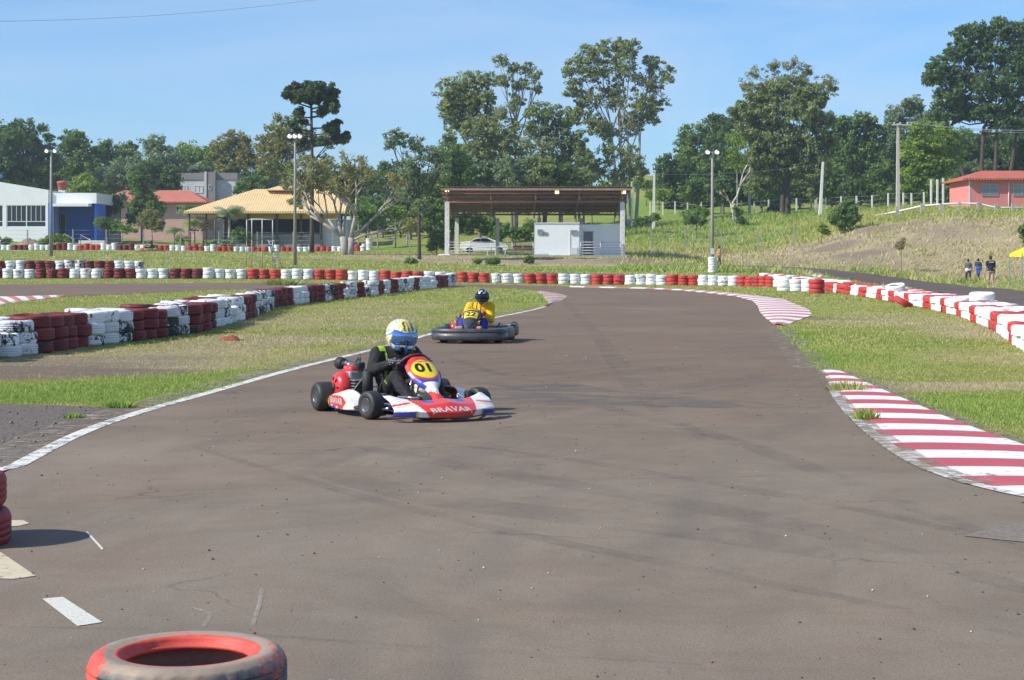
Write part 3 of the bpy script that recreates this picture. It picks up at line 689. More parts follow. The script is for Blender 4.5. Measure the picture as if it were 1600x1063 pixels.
def along(pts, sp):
    """walk a world polyline; sp(y) gives the spacing"""
    out = []; i = 0; p = Vector(pts[0]); q = Vector(pts[1]); out.append(tuple(p)); need = sp(p.y)
    pos = p.copy(); i = 1
    while i < len(pts):
        q = Vector(pts[i]); d = (q-pos).length
        if d >= need: pos = pos+(q-pos).normalized()*need; out.append(tuple(pos)); need = sp(pos.y)
        else: need -= d; pos = q.copy(); i += 1
    return out
# --- near left wall, three or four high, nearly end-on to the sun
wall_px = [(-60,566),(15,556),(70,549),(125,541),(190,533),(245,527),(285,522),(322,512),(352,504),(385,494),(418,481),(455,476),(500,471),(540,466),(575,463),(600,459),(625,456),(650,453),(676,450.5),(704,447)]
wp = [W(*p) for p in wall_px]
bands = [(36,'white'),(122,'aged_shaded_red'),(193,'white'),(247,'aged_shaded_red'),(284,'white'),(321,'aged_shaded_red'),(363,'white'),(384,'aged_shaded_red'),(413,'whitepeel'),(448,'aged_shaded_red'),(472,'white'),(494,'aged_shaded_red'),(512,'whitepeel'),(534,'aged_shaded_red'),(556,'whitepeel'),(562,'aged_shaded_red'),(580,'whitepeel'),(590,'aged_shaded_red'),(600,'white'),(615,'aged_shaded_red'),(635,'whitepeel'),(649,'aged_shaded_red'),(674,'brightwhite'),(694,'aged_shaded_red'),(720,'whitepeel')]
hts = {2:3, 8:4, 9:4, 10:3}
cnt = 0
for i, (x, y) in enumerate(along(wp, lambda y: .60 if y < 40 else (.74 if y < 60 else .92))):
    px = 800+x/y*F
    col = next((c for b_, c in bands if px < b_), 'white')
    if col == 'white' and random.random() < .35: col = 'whitepeel'
    n = 3
    if random.random() < .06: n = 2
    nudge = random.uniform(-.06, .06)
    stack(x+nudge, y, n, col, '%s stack from the near end of the left wall' % ordn(i+1), 'tyres of the near left wall', .045, .035, 1.02)
    if y < 45:      # second file of tyres behind the first
        if i % 2 == 0: px2 = 800+(x-.62)/(y+.25)*F; col = next((c for b_, c in bands if px2 < b_), 'white'); stack(x-.62+nudge, y+.25, 3, col, '%s stack behind the near part of the left wall' % ordn(i//2+1), 'tyres behind the near left wall', .06, .06, 1.02)
# --- long row around the far side of the track
row_px = [(-40,438.6),(0,438.4),(100,438),(205,437.8),(330,437.3),(420,436.5),(520,436.5),(600,438),(700,441),(800,442.6),(900,444.3),(1000,445.5),(1080,446.6),(1160,448),(1232,451)]
rd = [97.5,97.5,97.5,97.5,97.5,97.5,97.3,97,96.3,96,95.6,94.5,93,91,87.5]
rp = [(X(p[0], d), d) for p, d in zip(row_px, rd)]
pxs = [800+(a/b_*F) for a, b_ in rp]
row = along(rp, lambda y: .615)
rb = [(8,'aged_shaded_red'),(54,'white'),(101,'aged_shaded_red'),(154,'white'),(207,'aged_shaded_red'),(265,'white'),(325,'aged_shaded_red'),(380,'white'),(438,'red'),(497,'white'),(550,'red'),(602,'white'),(655,'red'),(709,'white'),(764,'red'),(820,'white'),(874,'red'),(931,'white'),(983,'red'),(1039,'white'),(1093,'red'),(1152,'white'),(1208,'red'),(1290,'white')]
for i, (x, y) in enumerate(row):
    px = 800+x/y*F; col = next(c for b_, c in rb if px < b_)
    n = 3
    if 1208 < px: n = 4 if False else 3
    ty = random.random()
    stack(x, y+random.uniform(-.06,.06), n, col, '%s stack from the left in the long far row' % ordn(i+1), 'tyres of the long row beyond the track', .03, .03, random.uniform(.94,1.04))
stack(*W(1276,459), 3, 'red', 'stack where the far row meets the right barrier', 'tyres of the long row beyond the track', .02, .02, 1.08)
for q, (px, py) in enumerate([(1225,455.5),(1245,455.8),(1263,456.5)]):
    stack(*W(px, py), 3, 'brightwhite', '%s white stack at the right end of the far row' % ORD[q], 'tyres of the long row beyond the track', .02, .02, 1.0)
# --- shorter second row behind it on the left
r2 = [(X(px, 107), 107) for px in (-30, 60, 140, 218)]
rb2 = [(3,'aged_shaded_red'),(46,'white'),(90,'aged_shaded_red'),(132,'whitepeel'),(174,'aged_shaded_red'),(230,'whitepeel')]
for i, (x, y) in enumerate(along(r2, lambda y: .60)):
    px = 800+x/y*F; stack(x, y, 3, next(c for b_, c in rb2 if px < b_), '%s stack from the left in the short second row' % ordn(i+1), 'tyres of the short second row', .04, .04, 1.0)
# --- far row at the back of the field
r3 = [(X(px, 182), 182+dy) for px, dy in ((-20,2),(100,1),(200,0),(330,0),(450,0),(575,-1))]
rb3 = [(22,'white'),(48,'aged_shaded_red'),(76,'white'),(104,'aged_shaded_red'),(127,'white'),(156,'red'),(186,'brightwhite'),(211,'aged_shaded_red'),(236,'white'),(263,'red'),(289,'brightwhite'),(315,'red'),(340,'brightwhite'),(364,'red'),(392,'white'),(415,'red'),(440,'brightwhite'),(465,'red'),(490,'white'),(516,'red'),(533,'brightwhite'),(566,'red'),(590,'white')]
for i, (x, y) in enumerate(along(r3, lambda y: .60)):
    px = 800+x/y*F; stack(x, y, 3 if random.random() > .2 else 4, next(c for b_, c in rb3 if px < b_), '%s stack from the left in the row at the back of the field' % ordn(i+1), 'tyres at the back of the field', .03, .02, .98)
# --- right barrier, two high, two files wide
bar_px = [(1190,427),(1215,431.5),(1240,437),(1262,441.5),(1290,449),(1310,457.5),(1335,461),(1365,465),(1395,470.5),(1425,476.5),(1455,481.5),(1485,488),(1515,495),(1548,507),(1580,520),(1612,542),(1650,562),(1700,600),(1760,660)]
bd = [112, 106, 99, 93, 84] + [None]*14
bp = [(X(p[0], d), d) if d else W(p[0], p[1]) for p, d in zip(bar_px, bd)]
bar = along(bp, lambda y: .64 if y < 60 else .95)
bb = [(1192,'red'),(1200,'brightwhite'),(1206,'red'),(1220,'brightwhite'),(1232,'red'),(1250,'brightwhite'),(1262,'red'),(1298,'brightwhite'),(1310,'red'),(1318,'brightwhite'),(1338,'red'),(1350,'brightwhite'),(1362,'red'),(1378,'brightwhite'),(1388,'red'),(1402,'brightwhite'),(1412,'red'),(1424,'brightwhite'),(1436,'red'),(1455,'brightwhite'),(1468,'red'),(1484,'brightwhite'),(1494,'red'),(1510,'brightwhite'),(1520,'red'),(1536,'brightwhite'),(1546,'red'),(1566,'brightwhite'),(1582,'red'),(1601,'brightwhite'),(1612,'red'),(1640,'brightwhite')]
for i, (x, y) in enumerate(bar):
    px = 800+x/y*F; col = next((c for b_, c in bb if px < b_), 'brightwhite')
    stack(x, y, 2, col, '%s stack from the far end of the right barrier' % ordn(i+1), 'tyres of the right barrier', .05, .05, 1.02)
    nx = .64 if y < 60 else .9
    stack(x+nx, y+.30, 2, col, '%s stack in the outer file of the right barrier' % ordn(i+1), 'tyres of the right barrier outer file', .05, .05, 1.02)
def lone(x, y, z, rx, ry, col, lab, v=1, sc=1.0, grp=None): TYRES.append(((x, y, z), (rx, ry, random.uniform(0, 6)), col, sc, lab, grp, v))
g = on(1353, 74); lone(g.x, g.y, g.z+.09, 0, 0, 'red', 'red tyre, lower of the loose pair by the outer road', 1, 1.05); lone(g.x, g.y, g.z+.27, .03, 0, 'red', 'red tyre, upper of the loose pair by the outer road', 1, 1.0)
g = G(1392, 472); lone(g.x+.35, g.y+.9, .46, .10, -.22, 'brightwhite', 'white tyre leaning askew on top of the middle of the right barrier', 1, 1.1)
g = G(1523, 494); lone(g.x+.4, g.y+.8, .48, .02, .08, 'brightwhite', 'white tyre lying loose on top of the right barrier near its near end', 1, 1.08)
g = G(1415, 480); lone(g.x-.15, g.y-.35, .15, .38, .3, 'red', 'red tyre tipped on edge against the front of the right barrier', 1, 1.0)
# white wrap stack round the right lamp
LAMP_R = on(1113, 125)
for q in range(6):
    TYRES.append(((LAMP_R.x, LAMP_R.y, LAMP_R.z+.09+q*.186), (random.uniform(-.03,.03), 0, q), 'brightwhite', .98, 'white tyre, %s in the stack threaded on the right lamp post' % ['bottom','second from bottom','third from bottom','fourth from bottom','fifth from bottom','top'][q], 'tyres on the right lamp post', 1))
# the stacks in the foreground
M_WORN_RED = tyre_mat('worn_red_tyre', (.30,.030,.028), .20, (.16,.10,.08))
for k in range(3):
    me = tyre_mesh('tyre_near_'+'abc'[k], 96, w=TH[k]); me.materials.append(M_WORN_RED); TMESH[('worn', k)] = me
CW['worn'] = 'red'
def near_mat():
    m, nt, b = newmat('foreground_tyre'); v = coords(nt)
    n1 = noise_tex(nt, 6, 7, .75, v, .6); n2 = noise_tex(nt, 22, 5, .7, v); s = nt.nodes.new('ShaderNodeSeparateXYZ'); lk(nt, v, s.inputs[0])
    rr = nt.nodes.new('ShaderNodeVectorMath'); rr.operation = 'LENGTH'; cb = nt.nodes.new('ShaderNodeCombineXYZ'); lk(nt, s.outputs[0], cb.inputs[0]); lk(nt, s.outputs[1], cb.inputs[1]); lk(nt, cb.outputs[0], rr.inputs[0])
    r = rr.outputs['Value']
    rubber = mixc(nt, ramp(nt, n1, .35, .7), (.25,.19,.14), (.37,.295,.22)); rubber = mixc(nt, ramp(nt, r, .293, .308), rubber, (.05,.052,.065))
    keep = mathn(nt, 'ADD', ramp(nt, r, .214, .228, .42, -.03), mathn(nt, 'MULTIPLY', ramp(nt, s.outputs[0], -.22, -.29), .22))
    f = ramp(nt, mathn(nt, 'ADD', n1, keep), .56, .60)
    c = mixc(nt, f, rubber, mixc(nt, ramp(nt, n2, .3, .7), (.56,.06,.04), (.72,.10,.07))); lk(nt, c, b.inputs['Base Color']); b.inputs['Roughness'].default_value = .62
    bump(nt, b, mathn(nt, 'ADD', n1, mathn(nt, 'MULTIPLY', n2, .4)), .35, .01); return m
def near_tyre(name_lab, loc, mat, rz=0):
    """big foreground tyre with moulded bead step, sidewall rings and cut tread"""
    bm = bmesh.new(); h = .105
    p = [(.198,-h*.6),(.212,-h*.85),(.235,-h*.97),(.262,-h),(.285,-h*.9),(.300,-h*.72),(.307,-h*.5)]
    for g_ in (-.34, 0, .34): p += [(.309, h*(g_-.08)), (.300, h*(g_-.05)), (.300, h*(g_+.05)), (.309, h*(g_+.08))]
    p += [(.307,h*.5),(.300,h*.72),(.292,h*.84),(.282,h*.90),(.276,h*.985),(.262,h),(.240,h*.985),(.234,h*.955),(.222,h*.94),(.214,h*.93),(.209,h*.80),(.206,h*.66),(.198,h*.60),(.193,h*.50),(.205,h*.42),(.262,h*.3),(.272,0),(.262,-h*.3),(.205,-h*.45)]
    lathe(bm, p, 128, closed=True)
    for v in bm.verts:
        r = math.hypot(v.co.x, v.co.y); a = math.atan2(v.co.y, v.co.x)
        if r > .2975 and abs(v.co.z) > h*.45 and int((a+math.pi)/(2*math.pi)*64) % 2 == 0: v.co.x *= .985; v.co.y *= .985
    o = obj('tyre', bm, mat, None, True); o.location = loc; o.rotation_euler = (0, 0, rz); tag(o, name_lab, 'tyre'); return o
M_NEAR = near_mat()
cx, cy = X(293, 5.35), 5.35
a_=near_tyre('worn red and bare rubber tyre on top of the foreground stack', (cx, cy, .236), M_NEAR, .3)
b_2=near_tyre('tyre under the worn red one in the foreground stack', (cx+.01, cy+.01, .08), simple('bare_rubber', (.035,.033,.033), .7, var=.3, scale=8))
a_.scale = b_2.scale = (.97,.97,.74)
gx, gy = X(15, 9.2)-.305, 9.2
for zz, lab in ((.095, 'dark red tyre, bottom of the foreground stack cut by the left edge'), (.283, 'red tyre, top of the foreground stack cut by the left edge')):
    o = bpy.data.objects.new('tyre', TMESH[('worn', 1)]); C.objects.link(o); o.location = (gx-(.03 if zz > .2 else 0), gy, zz); o.rotation_euler = (0, 0, zz*9); tag(o, lab, 'tyre')
# the 290 that show largest are things; the rest one mass
CAMP = Vector((0, 0, H)); vis = lambda t: abs(t[0][0]/t[0][1]) < .46
def size_key(t):
    hid = 1.0
    if 'outer file' in t[4] or 'behind the near' in t[4]: hid = 1.5 if 'top' in t[4] or 'bottom' not in t[4] else 3
    return t[0][1]*hid+(1000 if abs(t[0][0]/t[0][1]) > .296 else 0)
TYRES = [t for t in TYRES if vis(t)]
TYRES.sort(key=size_key)
NIND = 292; LOWM = {k: tyre_mesh('tyre_far', 20, groove=False, w=TH[k]) for k in range(3)}
for t in TYRES[:NIND]:
    loc, rot, col, sc, lab, grp, v = t
    o = bpy.data.objects.new('tyre', TMESH[(col, v)]); C.objects.link(o); o.location = loc; o.rotation_euler = rot; o.scale = (sc, sc, sc)
    tag(o, lab, 'tyre', grp)
if TYRES[NIND:]:
    bm = bmesh.new(); keys = list(TM)
    from mathutils import Euler
    for loc, rot, col, sc, lab, grp, v in TYRES[NIND:]:
        n0 = len(bm.verts); f0 = len(bm.faces); bm.from_mesh(LOWM[v]); bm.verts.ensure_lookup_table(); bm.faces.ensure_lookup_table()
        M = Matrix.Translation(loc) @ Euler(rot).to_matrix().to_4x4() @ Matrix.Scale(sc, 4)
        for vv in bm.verts[n0:]: vv.co = M @ vv.co
        for f in bm.faces[f0:]: f.material_index = keys.index(col); f.smooth = True
    me = bpy.data.meshes.new('tyres'); bm.to_mesh(me); bm.free()
    o = mesh_obj('tyres', me, [TM[k] for k in keys]); tag(o, 'more red and white tyres in the far rows of barriers', 'tyres', kind='stuff')
print('TYRES', len(TYRES))
# ================================================================== TREES AND PLANTS
def leaf_mat(name, c_lo, c_hi, c_alt=None, trans=.4):
    m, nt, b = newmat(name); v = coords(nt)
    at = nt.nodes.new('ShaderNodeAttribute'); at.attribute_name = 'v'
    c = mixc(nt, ramp(nt, at.outputs['Fac'], 0, 1), c_lo, c_hi)
    if c_alt: c = mixc(nt, ramp(nt, noise_tex(nt, .35, 4, .6, v), .45, .65), c, c_alt)
    lk(nt, c, b.inputs['Base Color']); b.inputs['Roughness'].default_value = .55; b.inputs['Specular IOR Level'].default_value = .25
    tl = nt.nodes.new('ShaderNodeBsdfTranslucent'); lk(nt, c, tl.inputs[0]); mx = nt.nodes.new('ShaderNodeMixShader'); mx.inputs[0].default_value = trans
    lk(nt, b.outputs[0], mx.inputs[1]); lk(nt, tl.outputs[0], mx.inputs[2]); lk(nt, mx.outputs[0], nt.nodes['Material Output'].inputs[0]); return m
LM = {
 'dark': leaf_mat('dark_foliage', (0.062,0.116,0.042), (0.169,0.265,0.075)),
 'mid': leaf_mat('mid_foliage', (0.095,0.174,0.045), (0.237,0.359,0.086)),
 'euc': leaf_mat('gum_foliage', (0.121,0.175,0.084), (0.345,0.413,0.168), (0.310,0.344,0.102)),
 'grey': leaf_mat('grey_green_foliage', (0.138,0.209,0.108), (0.329,0.416,0.220)),
 'bright': leaf_mat('bright_foliage', (0.141,0.237,0.036), (0.358,0.484,0.078)),
 'olive': leaf_mat('olive_foliage', (0.170,0.177,0.058), (0.398,0.367,0.113), (0.228,0.284,0.067)),
 'willow': leaf_mat('drooping_foliage', (0.137,0.194,0.075), (0.381,0.418,0.149), (0.259,0.318,0.123)),
 'pine': leaf_mat('pine_needles', (0.043,0.083,0.040), (0.120,0.185,0.074)),
 'dry': leaf_mat('dry_foliage', (0.283,0.206,0.123), (0.543,0.412,0.225), (0.304,0.309,0.113)),
}
M_BARK = simple('bark', (.17,.135,.105), .9, var=.35, scale=4, bmp=.5)
M_BARKG = simple('pale_bark', (.34,.31,.27), .9, var=.3, scale=4, bmp=.4)
M_BARKD = simple('dark_bark', (.075,.058,.045), .9, var=.35, scale=4, bmp=.5)
def leaves(centers, radii, n_per, size, aspect=1.7, droop=0.0, jitter=.85, out=.6):
    """leaf quads filling small clumps; returns verts, attr"""
    cs = np.repeat(np.array(centers), n_per, 0); rs = np.repeat(np.array(radii), n_per, 0); n = len(cs)
    d = rng.normal(size=(n, 3)); d /= np.linalg.norm(d, axis=1)[:, None]
    rad = rng.random(n)**.45
    p = cs+d*rs*rad[:, None]*jitter
    nrm = d*out+rng.normal(size=(n, 3))*.55+np.array([0,0,.25]); nrm /= np.linalg.norm(nrm, axis=1)[:, None]
    t = rng.normal(size=(n, 3)); t[:, 2] -= droop*2; t -= nrm*(t*nrm).sum(1)[:, None]; t /= np.linalg.norm(t, axis=1)[:, None]+1e-9
    b = np.cross(nrm, t); s = size*(.55+.9*rng.random(n))[:, None]
    a = t*s*aspect*.5; w = b*s*.5
    V = np.stack([p-a, p+w*.9-a*.1, p+a, p-w*.9-a*.1], 1).reshape(-1, 3)
    cl = np.repeat(rng.random(len(centers)), n_per); v = np.clip(.5*cl+.5*rng.random(n), 0, 1)
    return V, np.repeat(v, 4)
TREE_LOAD = 0
def tree(name, label, cat, px, d, blobs, mat, bark=None, size=.3, dens=1.0, trunk=.25, group=None, depth=.9, droop=0, aspect=1.7, clump=.30, forks=1, py_base=None, fill=.75, gap=0.0, limb_r=None, flat=.75, branchy=True, trunks=None, parent_loc=None):
    """blobs: (px, py, rx, ry) crown masses measured in the photo at the tree's own distance"""
    global TREE_LOAD
    base = on(px, d); s = F/d
    root = thing(name, label, cat, base, 0, group)
    cen, rad = [], []; masses = []
    for q in blobs:
        bx_, by_, rx, ry = q[:4]; c = P(bx_, by_, d)-base; c.y += (q[4] if len(q) > 4 else random.uniform(-.35, .35)*rx/s)
        ax, az = rx/s, ry/s; ay = min(ax, az)*depth*1.15; masses.append((c, ax, ay, az))
        cr = clump*1.15*min(ax, az)*random.uniform(.9, 1.1); cr = max(cr, size*1.6)
        n = int(max(9, dens*2.8*(ax*az+ay*az+ax*ay)/3*3.2/(cr*cr)*.62))
        for _ in range(n):
            v = Vector((random.gauss(0,1), random.gauss(0,1), random.gauss(0,1))).normalized(); rr = random.uniform(fill, 1.0) if random.random() < .62 else random.uniform(.1, fill)
            if random.random() < gap*.6: continue
            p = Vector((c.x+v.x*ax*rr, c.y+v.y*ay*rr, c.z+v.z*az*rr)); k = cr*random.uniform(.5, 1.35)
            if p.z-k*.4 < .15: p.z = .15+k*.4
            cen.append(tuple(p)); rad.append((k, k, k*flat))
    m = float(np.mean([r[0] for r in rad])); n_per = int(np.clip(dens*15*(m/size)**1.6/1.05, 16, 190))
    V, A = leaves(cen, rad, n_per, size*.68, aspect, droop, 1.05)
    TREE_LOAD += len(V)//4
    nm = 'crown'
    np_mesh(nm, V, np.arange(len(V)), 4, mat, root, attr=A)
    # trunk and limbs
    bm = bmesh.new(); top = max(c.z for c, *_ in masses); low = min(c.z-az*.6 for c, ax, ay, az in masses)
    stems = trunks if trunks else [(0, trunk)]
    for ti, (ox, tr) in enumerate(stems):
        mine = [mm for i, mm in enumerate(masses) if len(stems) == 1 or i % len(stems) == ti] or masses
        tgt = sum((c for c, *_ in mine), Vector())/len(mine); zf = max(low*1.05, top*.22) if len(mine) > 1 else tgt.z*.6
        p0 = Vector((ox, 0, -.15)); p1 = Vector((ox*1.6+tgt.x*.12, tgt.y*.1, zf*.5)); p2 = Vector((ox*2.2+tgt.x*.35, tgt.y*.3, zf)); p3 = Vector((tgt.x, tgt.y, min(max(tgt.z, zf*1.3), top*.93)))
        tube(bm, [p0+Vector((0,0,0)), p0+Vector((0,0,.4)), p1, p2, p3], [tr*1.35, tr*1.02, tr*.85, tr*.7, tr*.25], 10)
        for c, ax, ay, az in mine:
            st = p2.lerp(p3, random.uniform(0, .35)) if random.random() < .6 else p1.lerp(p2, random.uniform(.5, 1)); mid = st.lerp(c, .5)+Vector((random.uniform(-.1,.1)*ax, 0, -.12*(c-st).length))
            lr = limb_r or tr*.42; tube(bm, [st, mid, c], [lr, lr*.65, lr*.3], 7)
            if branchy:
                for _ in range(5):
                    v = Vector((random.uniform(-1,1), random.uniform(-1,1), random.uniform(-.4,1))); e = c+Vector((v.x*ax*.8, v.y*ay*.8, v.z*az*.8)); s0 = mid.lerp(c, random.random())
                    tube(bm, [s0, s0.lerp(e, .5)+Vector((0,0,-.05*(e-s0).length)), e], [lr*.4, lr*.25, lr*.1], 5)
    obj('trunk', bm, bark or M_BARK, root, True)
    return root

# ---- left skyline
GL = 'trees along the left skyline'
tree('broadleaf_tree','huge dark broadleaf tree rising behind the blue and white building','tree', 30,245,[(0,232,45,40),(35,222,42,34),(62,262,34,34),(5,275,50,35),(45,285,45,28),(-45,240,40,45)],LM['dark'],size=.42,dens=1.2,trunk=.5,group=GL)
tree('broadleaf_tree','tall grey green tree just right of the huge dark one','tree',115,262,[(115,222,24,20),(130,245,34,26),(105,258,28,24),(140,275,38,26)],LM['mid'],size=.4,trunk=.35,group=GL,dens=1.15)
tree('broadleaf_tree','bushy mid green tree in the middle of the left skyline','tree',172,268,[(162,240,24,20),(185,262,36,24),(200,242,22,20),(160,282,36,20)],LM['mid'],size=.4,trunk=.3,group=GL,dens=1.15)
tree('broadleaf_tree','dark tree with a ragged top above the pink building','tree',240,262,[(238,228,24,18),(258,246,26,20),(225,258,28,20),(268,268,26,20),(245,282,40,20)],LM['grey'],size=.38,trunk=.35,group=GL,dens=1.2)
tree('broadleaf_tree','yellow green tree behind the grey apartment block','tree',303,290,[(300,238,32,20),(322,252,22,18),(282,256,22,18)],LM['bright'],size=.4,trunk=.3,group=GL,gap=.1)
tree('broadleaf_tree','slim dark tree between the yellow green and the rusty brown crown','tree',333,288,[(334,232,9,11),(333,255,12,14),(332,275,12,12)],LM['pine'],size=.35,trunk=.2,group=GL)
tree('broadleaf_tree','rusty olive tree with open crown behind the yellow roof','tree',368,262,[(365,222,26,18),(345,238,24,18),(392,236,26,22),(372,255,36,22),(352,268,22,14)],LM['olive'],M_BARKD,size=.36,trunk=.35,group=GL,gap=.12)
tree('broadleaf_tree','rusty olive tree right of it behind the tall pine','tree',435,240,[(440,200,26,22),(425,228,30,22),(455,240,36,26),(470,215,24,20),(500,262,30,22),(425,262,26,18),(520,215,22,16)],LM['olive'],M_BARKD,size=.36,trunk=.35,group=GL,gap=.1)
for i, (px, py, rx, ry, k, lab) in enumerate([(62,292,40,24,'dark','dark undergrowth mass behind the white roof'),(100,300,30,20,'mid','dark undergrowth beside the water tank'),(275,290,34,22,'dark','dark undergrowth left of the grey block'),(395,290,26,18,'mid','green undergrowth right of the grey block'),(425,296,26,16,'grey','green undergrowth right behind the yellow roof'),(560,292,40,22,'dark','dark undergrowth behind the bare spreading tree'),(490,290,36,20,'mid','green undergrowth behind the yellow ridge'),(340,268,20,14,'dark','dark undergrowth above the grey block')]):
    tree('broadleaf_tree', lab.replace('undergrowth mass','low tree').replace('undergrowth','low tree'), 'tree', px, 268-(i % 3)*2, [(px-rx*.5,py,rx*.7,ry),(px+rx*.5,py-4,rx*.7,ry),(px,py+8,rx,ry*.8)], LM[k], size=.42, trunk=.22, group=GL, branchy=False)
tree('round_tree','round bright green tree behind the red water tank','tree',132,228,[(130,287,20,15),(118,294,14,11),(146,294,14,11)],LM['bright'],size=.3,trunk=.2,dens=1.2)
tree('round_tree','round grey green tree above the red tiled roof','tree',190,250,[(185,275,30,22),(170,285,20,16),(205,285,20,16)],LM['grey'],size=.32,trunk=.25,dens=1.3)
tree('round_tree','dark broad tree above the red tiled roof and left of the block','tree',248,251,[(235,272,26,22),(262,278,22,20),(250,292,34,16)],LM['dark'],size=.34,trunk=.25,dens=1.3)
tree('round_tree','round green tree at the right end of the grey apartment block','tree',392,240,[(388,291,20,15),(404,286,16,14),(376,300,12,9)],LM['mid'],size=.3,trunk=.2,dens=1.2)
tree('garden_tree','tall leafy green tree in front of the pink building','tree',222,212,[(214,282,13,13),(225,302,20,16),(238,325,22,18),(215,322,16,14),(208,342,12,10)],LM['mid'],size=.26,trunk=.16,dens=1.2)
tree('garden_tree','small dark tree with thin trunk at the left end of the pink building','tree',168,214,[(160,318,14,11),(175,312,12,9),(168,328,18,9)],LM['dark'],M_BARKD,size=.24,trunk=.12,dens=1.3)
tree('garden_tree','small dark tree beside the left pink wall','tree',188,216,[(185,318,9,12),(192,308,8,9)],LM['grey'],M_BARKD,size=.22,trunk=.08)
tree('yellow_shrub','yellow green bushy shrub before the pink building','shrub',238,204,[(228,346,16,12),(246,350,14,12),(236,336,12,8)],LM['olive'],size=.2,trunk=.06,dens=1.3)
tree('garden_shrub','green shrub at the corner of the blue wall','shrub',168,200,[(160,348,14,10),(180,354,14,9)],LM['mid'],size=.2,trunk=.06,dens=1.3)
tree('garden_shrub','low green bank of shrubs right of the blue wall','shrub',190,199,[(190,356,16,7),(205,360,12,5)],LM['bright'],size=.18,trunk=.05,dens=1.2)
tree('garden_shrub','dark shrub at the foot of the blue building by the lamp','shrub',8,196,[(8,376,12,6),(-12,378,10,5)],LM['mid'],size=.18,trunk=.05,dens=1.2)
tree('hedge','bright green clipped hedge before the white wall','hedge',84,188,[(88,372,16,6),(104,376,10,5),(68,378,12,4)],LM['bright'],size=.15,trunk=.04,dens=1.5,branchy=False)
# palms and banana plants by the pergola
def palm(px, d, py_top, lab, nf=12, ln=1.9, th=.12, kind='mid', cat='palm'):
    base = on(px, d); root = thing('palm_tree', lab, cat, base); top = P(px, py_top, d)-base
    bm = bmesh.new(); tube(bm, [(0,0,-.1),(.05,0,top.z*.5),(top.x,0,top.z)], [th*1.3, th, th*.8], 8); obj('trunk', bm, M_BARKG, root, True)
    VS = []; 
    for i in range(nf):
        a = 2*math.pi*i/nf+random.random()*.4; el = random.uniform(.15, 1.25); L = ln*random.uniform(.8, 1.15); pr = None
        for q in range(9):
            t = q/8; p = np.array([math.cos(a)*math.cos(el-1.5*t*t)*L*t+top.x, math.sin(a)*math.cos(el-1.5*t*t)*L*t, top.z+L*(math.sin(el)*t-.75*t*t)])
            if pr is not None:
                for s_ in (-1, 1):
                    for k in range(3):
                        o_ = pr+(p-pr)*(k/3); side = np.array([-math.sin(a), math.cos(a), -.45])*s_*L*.24*math.sin(math.pi*min(1,t+.12))**.7; w = (p-pr)*.28
                        VS.append([o_, o_+w, o_+side+w*1.6, o_+side*.98+w])
            pr = p
    V = np.array(VS).reshape(-1, 3); np_mesh('crown', V, np.arange(len(V)), 4, LM[kind], root, attr=np.repeat(rng.random(len(V)//4), 4)); return root
palm(358,196,336,'feathery palm in front of the yellow roofed kiosk',16,2.6,.16,'grey'); palm(303,203,352,'broad leaved banana plant beside the wooden pergola',10,2.3,.12,'bright'); palm(296,206,330,'dark palm standing left of the kiosk eaves',12,2.0,.12,'mid')
palm(272,200,362,'small slender palm on the lawn left of the pergola',8,1.6,.07,'mid'); palm(316,200,355,'banana plant under the left eaves of the kiosk',9,2.0,.1,'mid')
tree('garden_shrub','dark green shrub right of the wooden pergola','shrub',374,196,[(376,366,14,11),(386,372,9,7)],LM['mid'],size=.2,trunk=.05,dens=1.3)
tree('garden_shrub','low grey shrubs at the foot of the pergola','shrub',345,190,[(335,380,16,6),(360,378,14,6)],LM['grey'],size=.18,trunk=.05)
tree('garden_shrub','round green shrub on the lawn beside the pergola','shrub',288,196,[(286,375,12,7)],LM['bright'],size=.18,trunk=.05,dens=1.3)
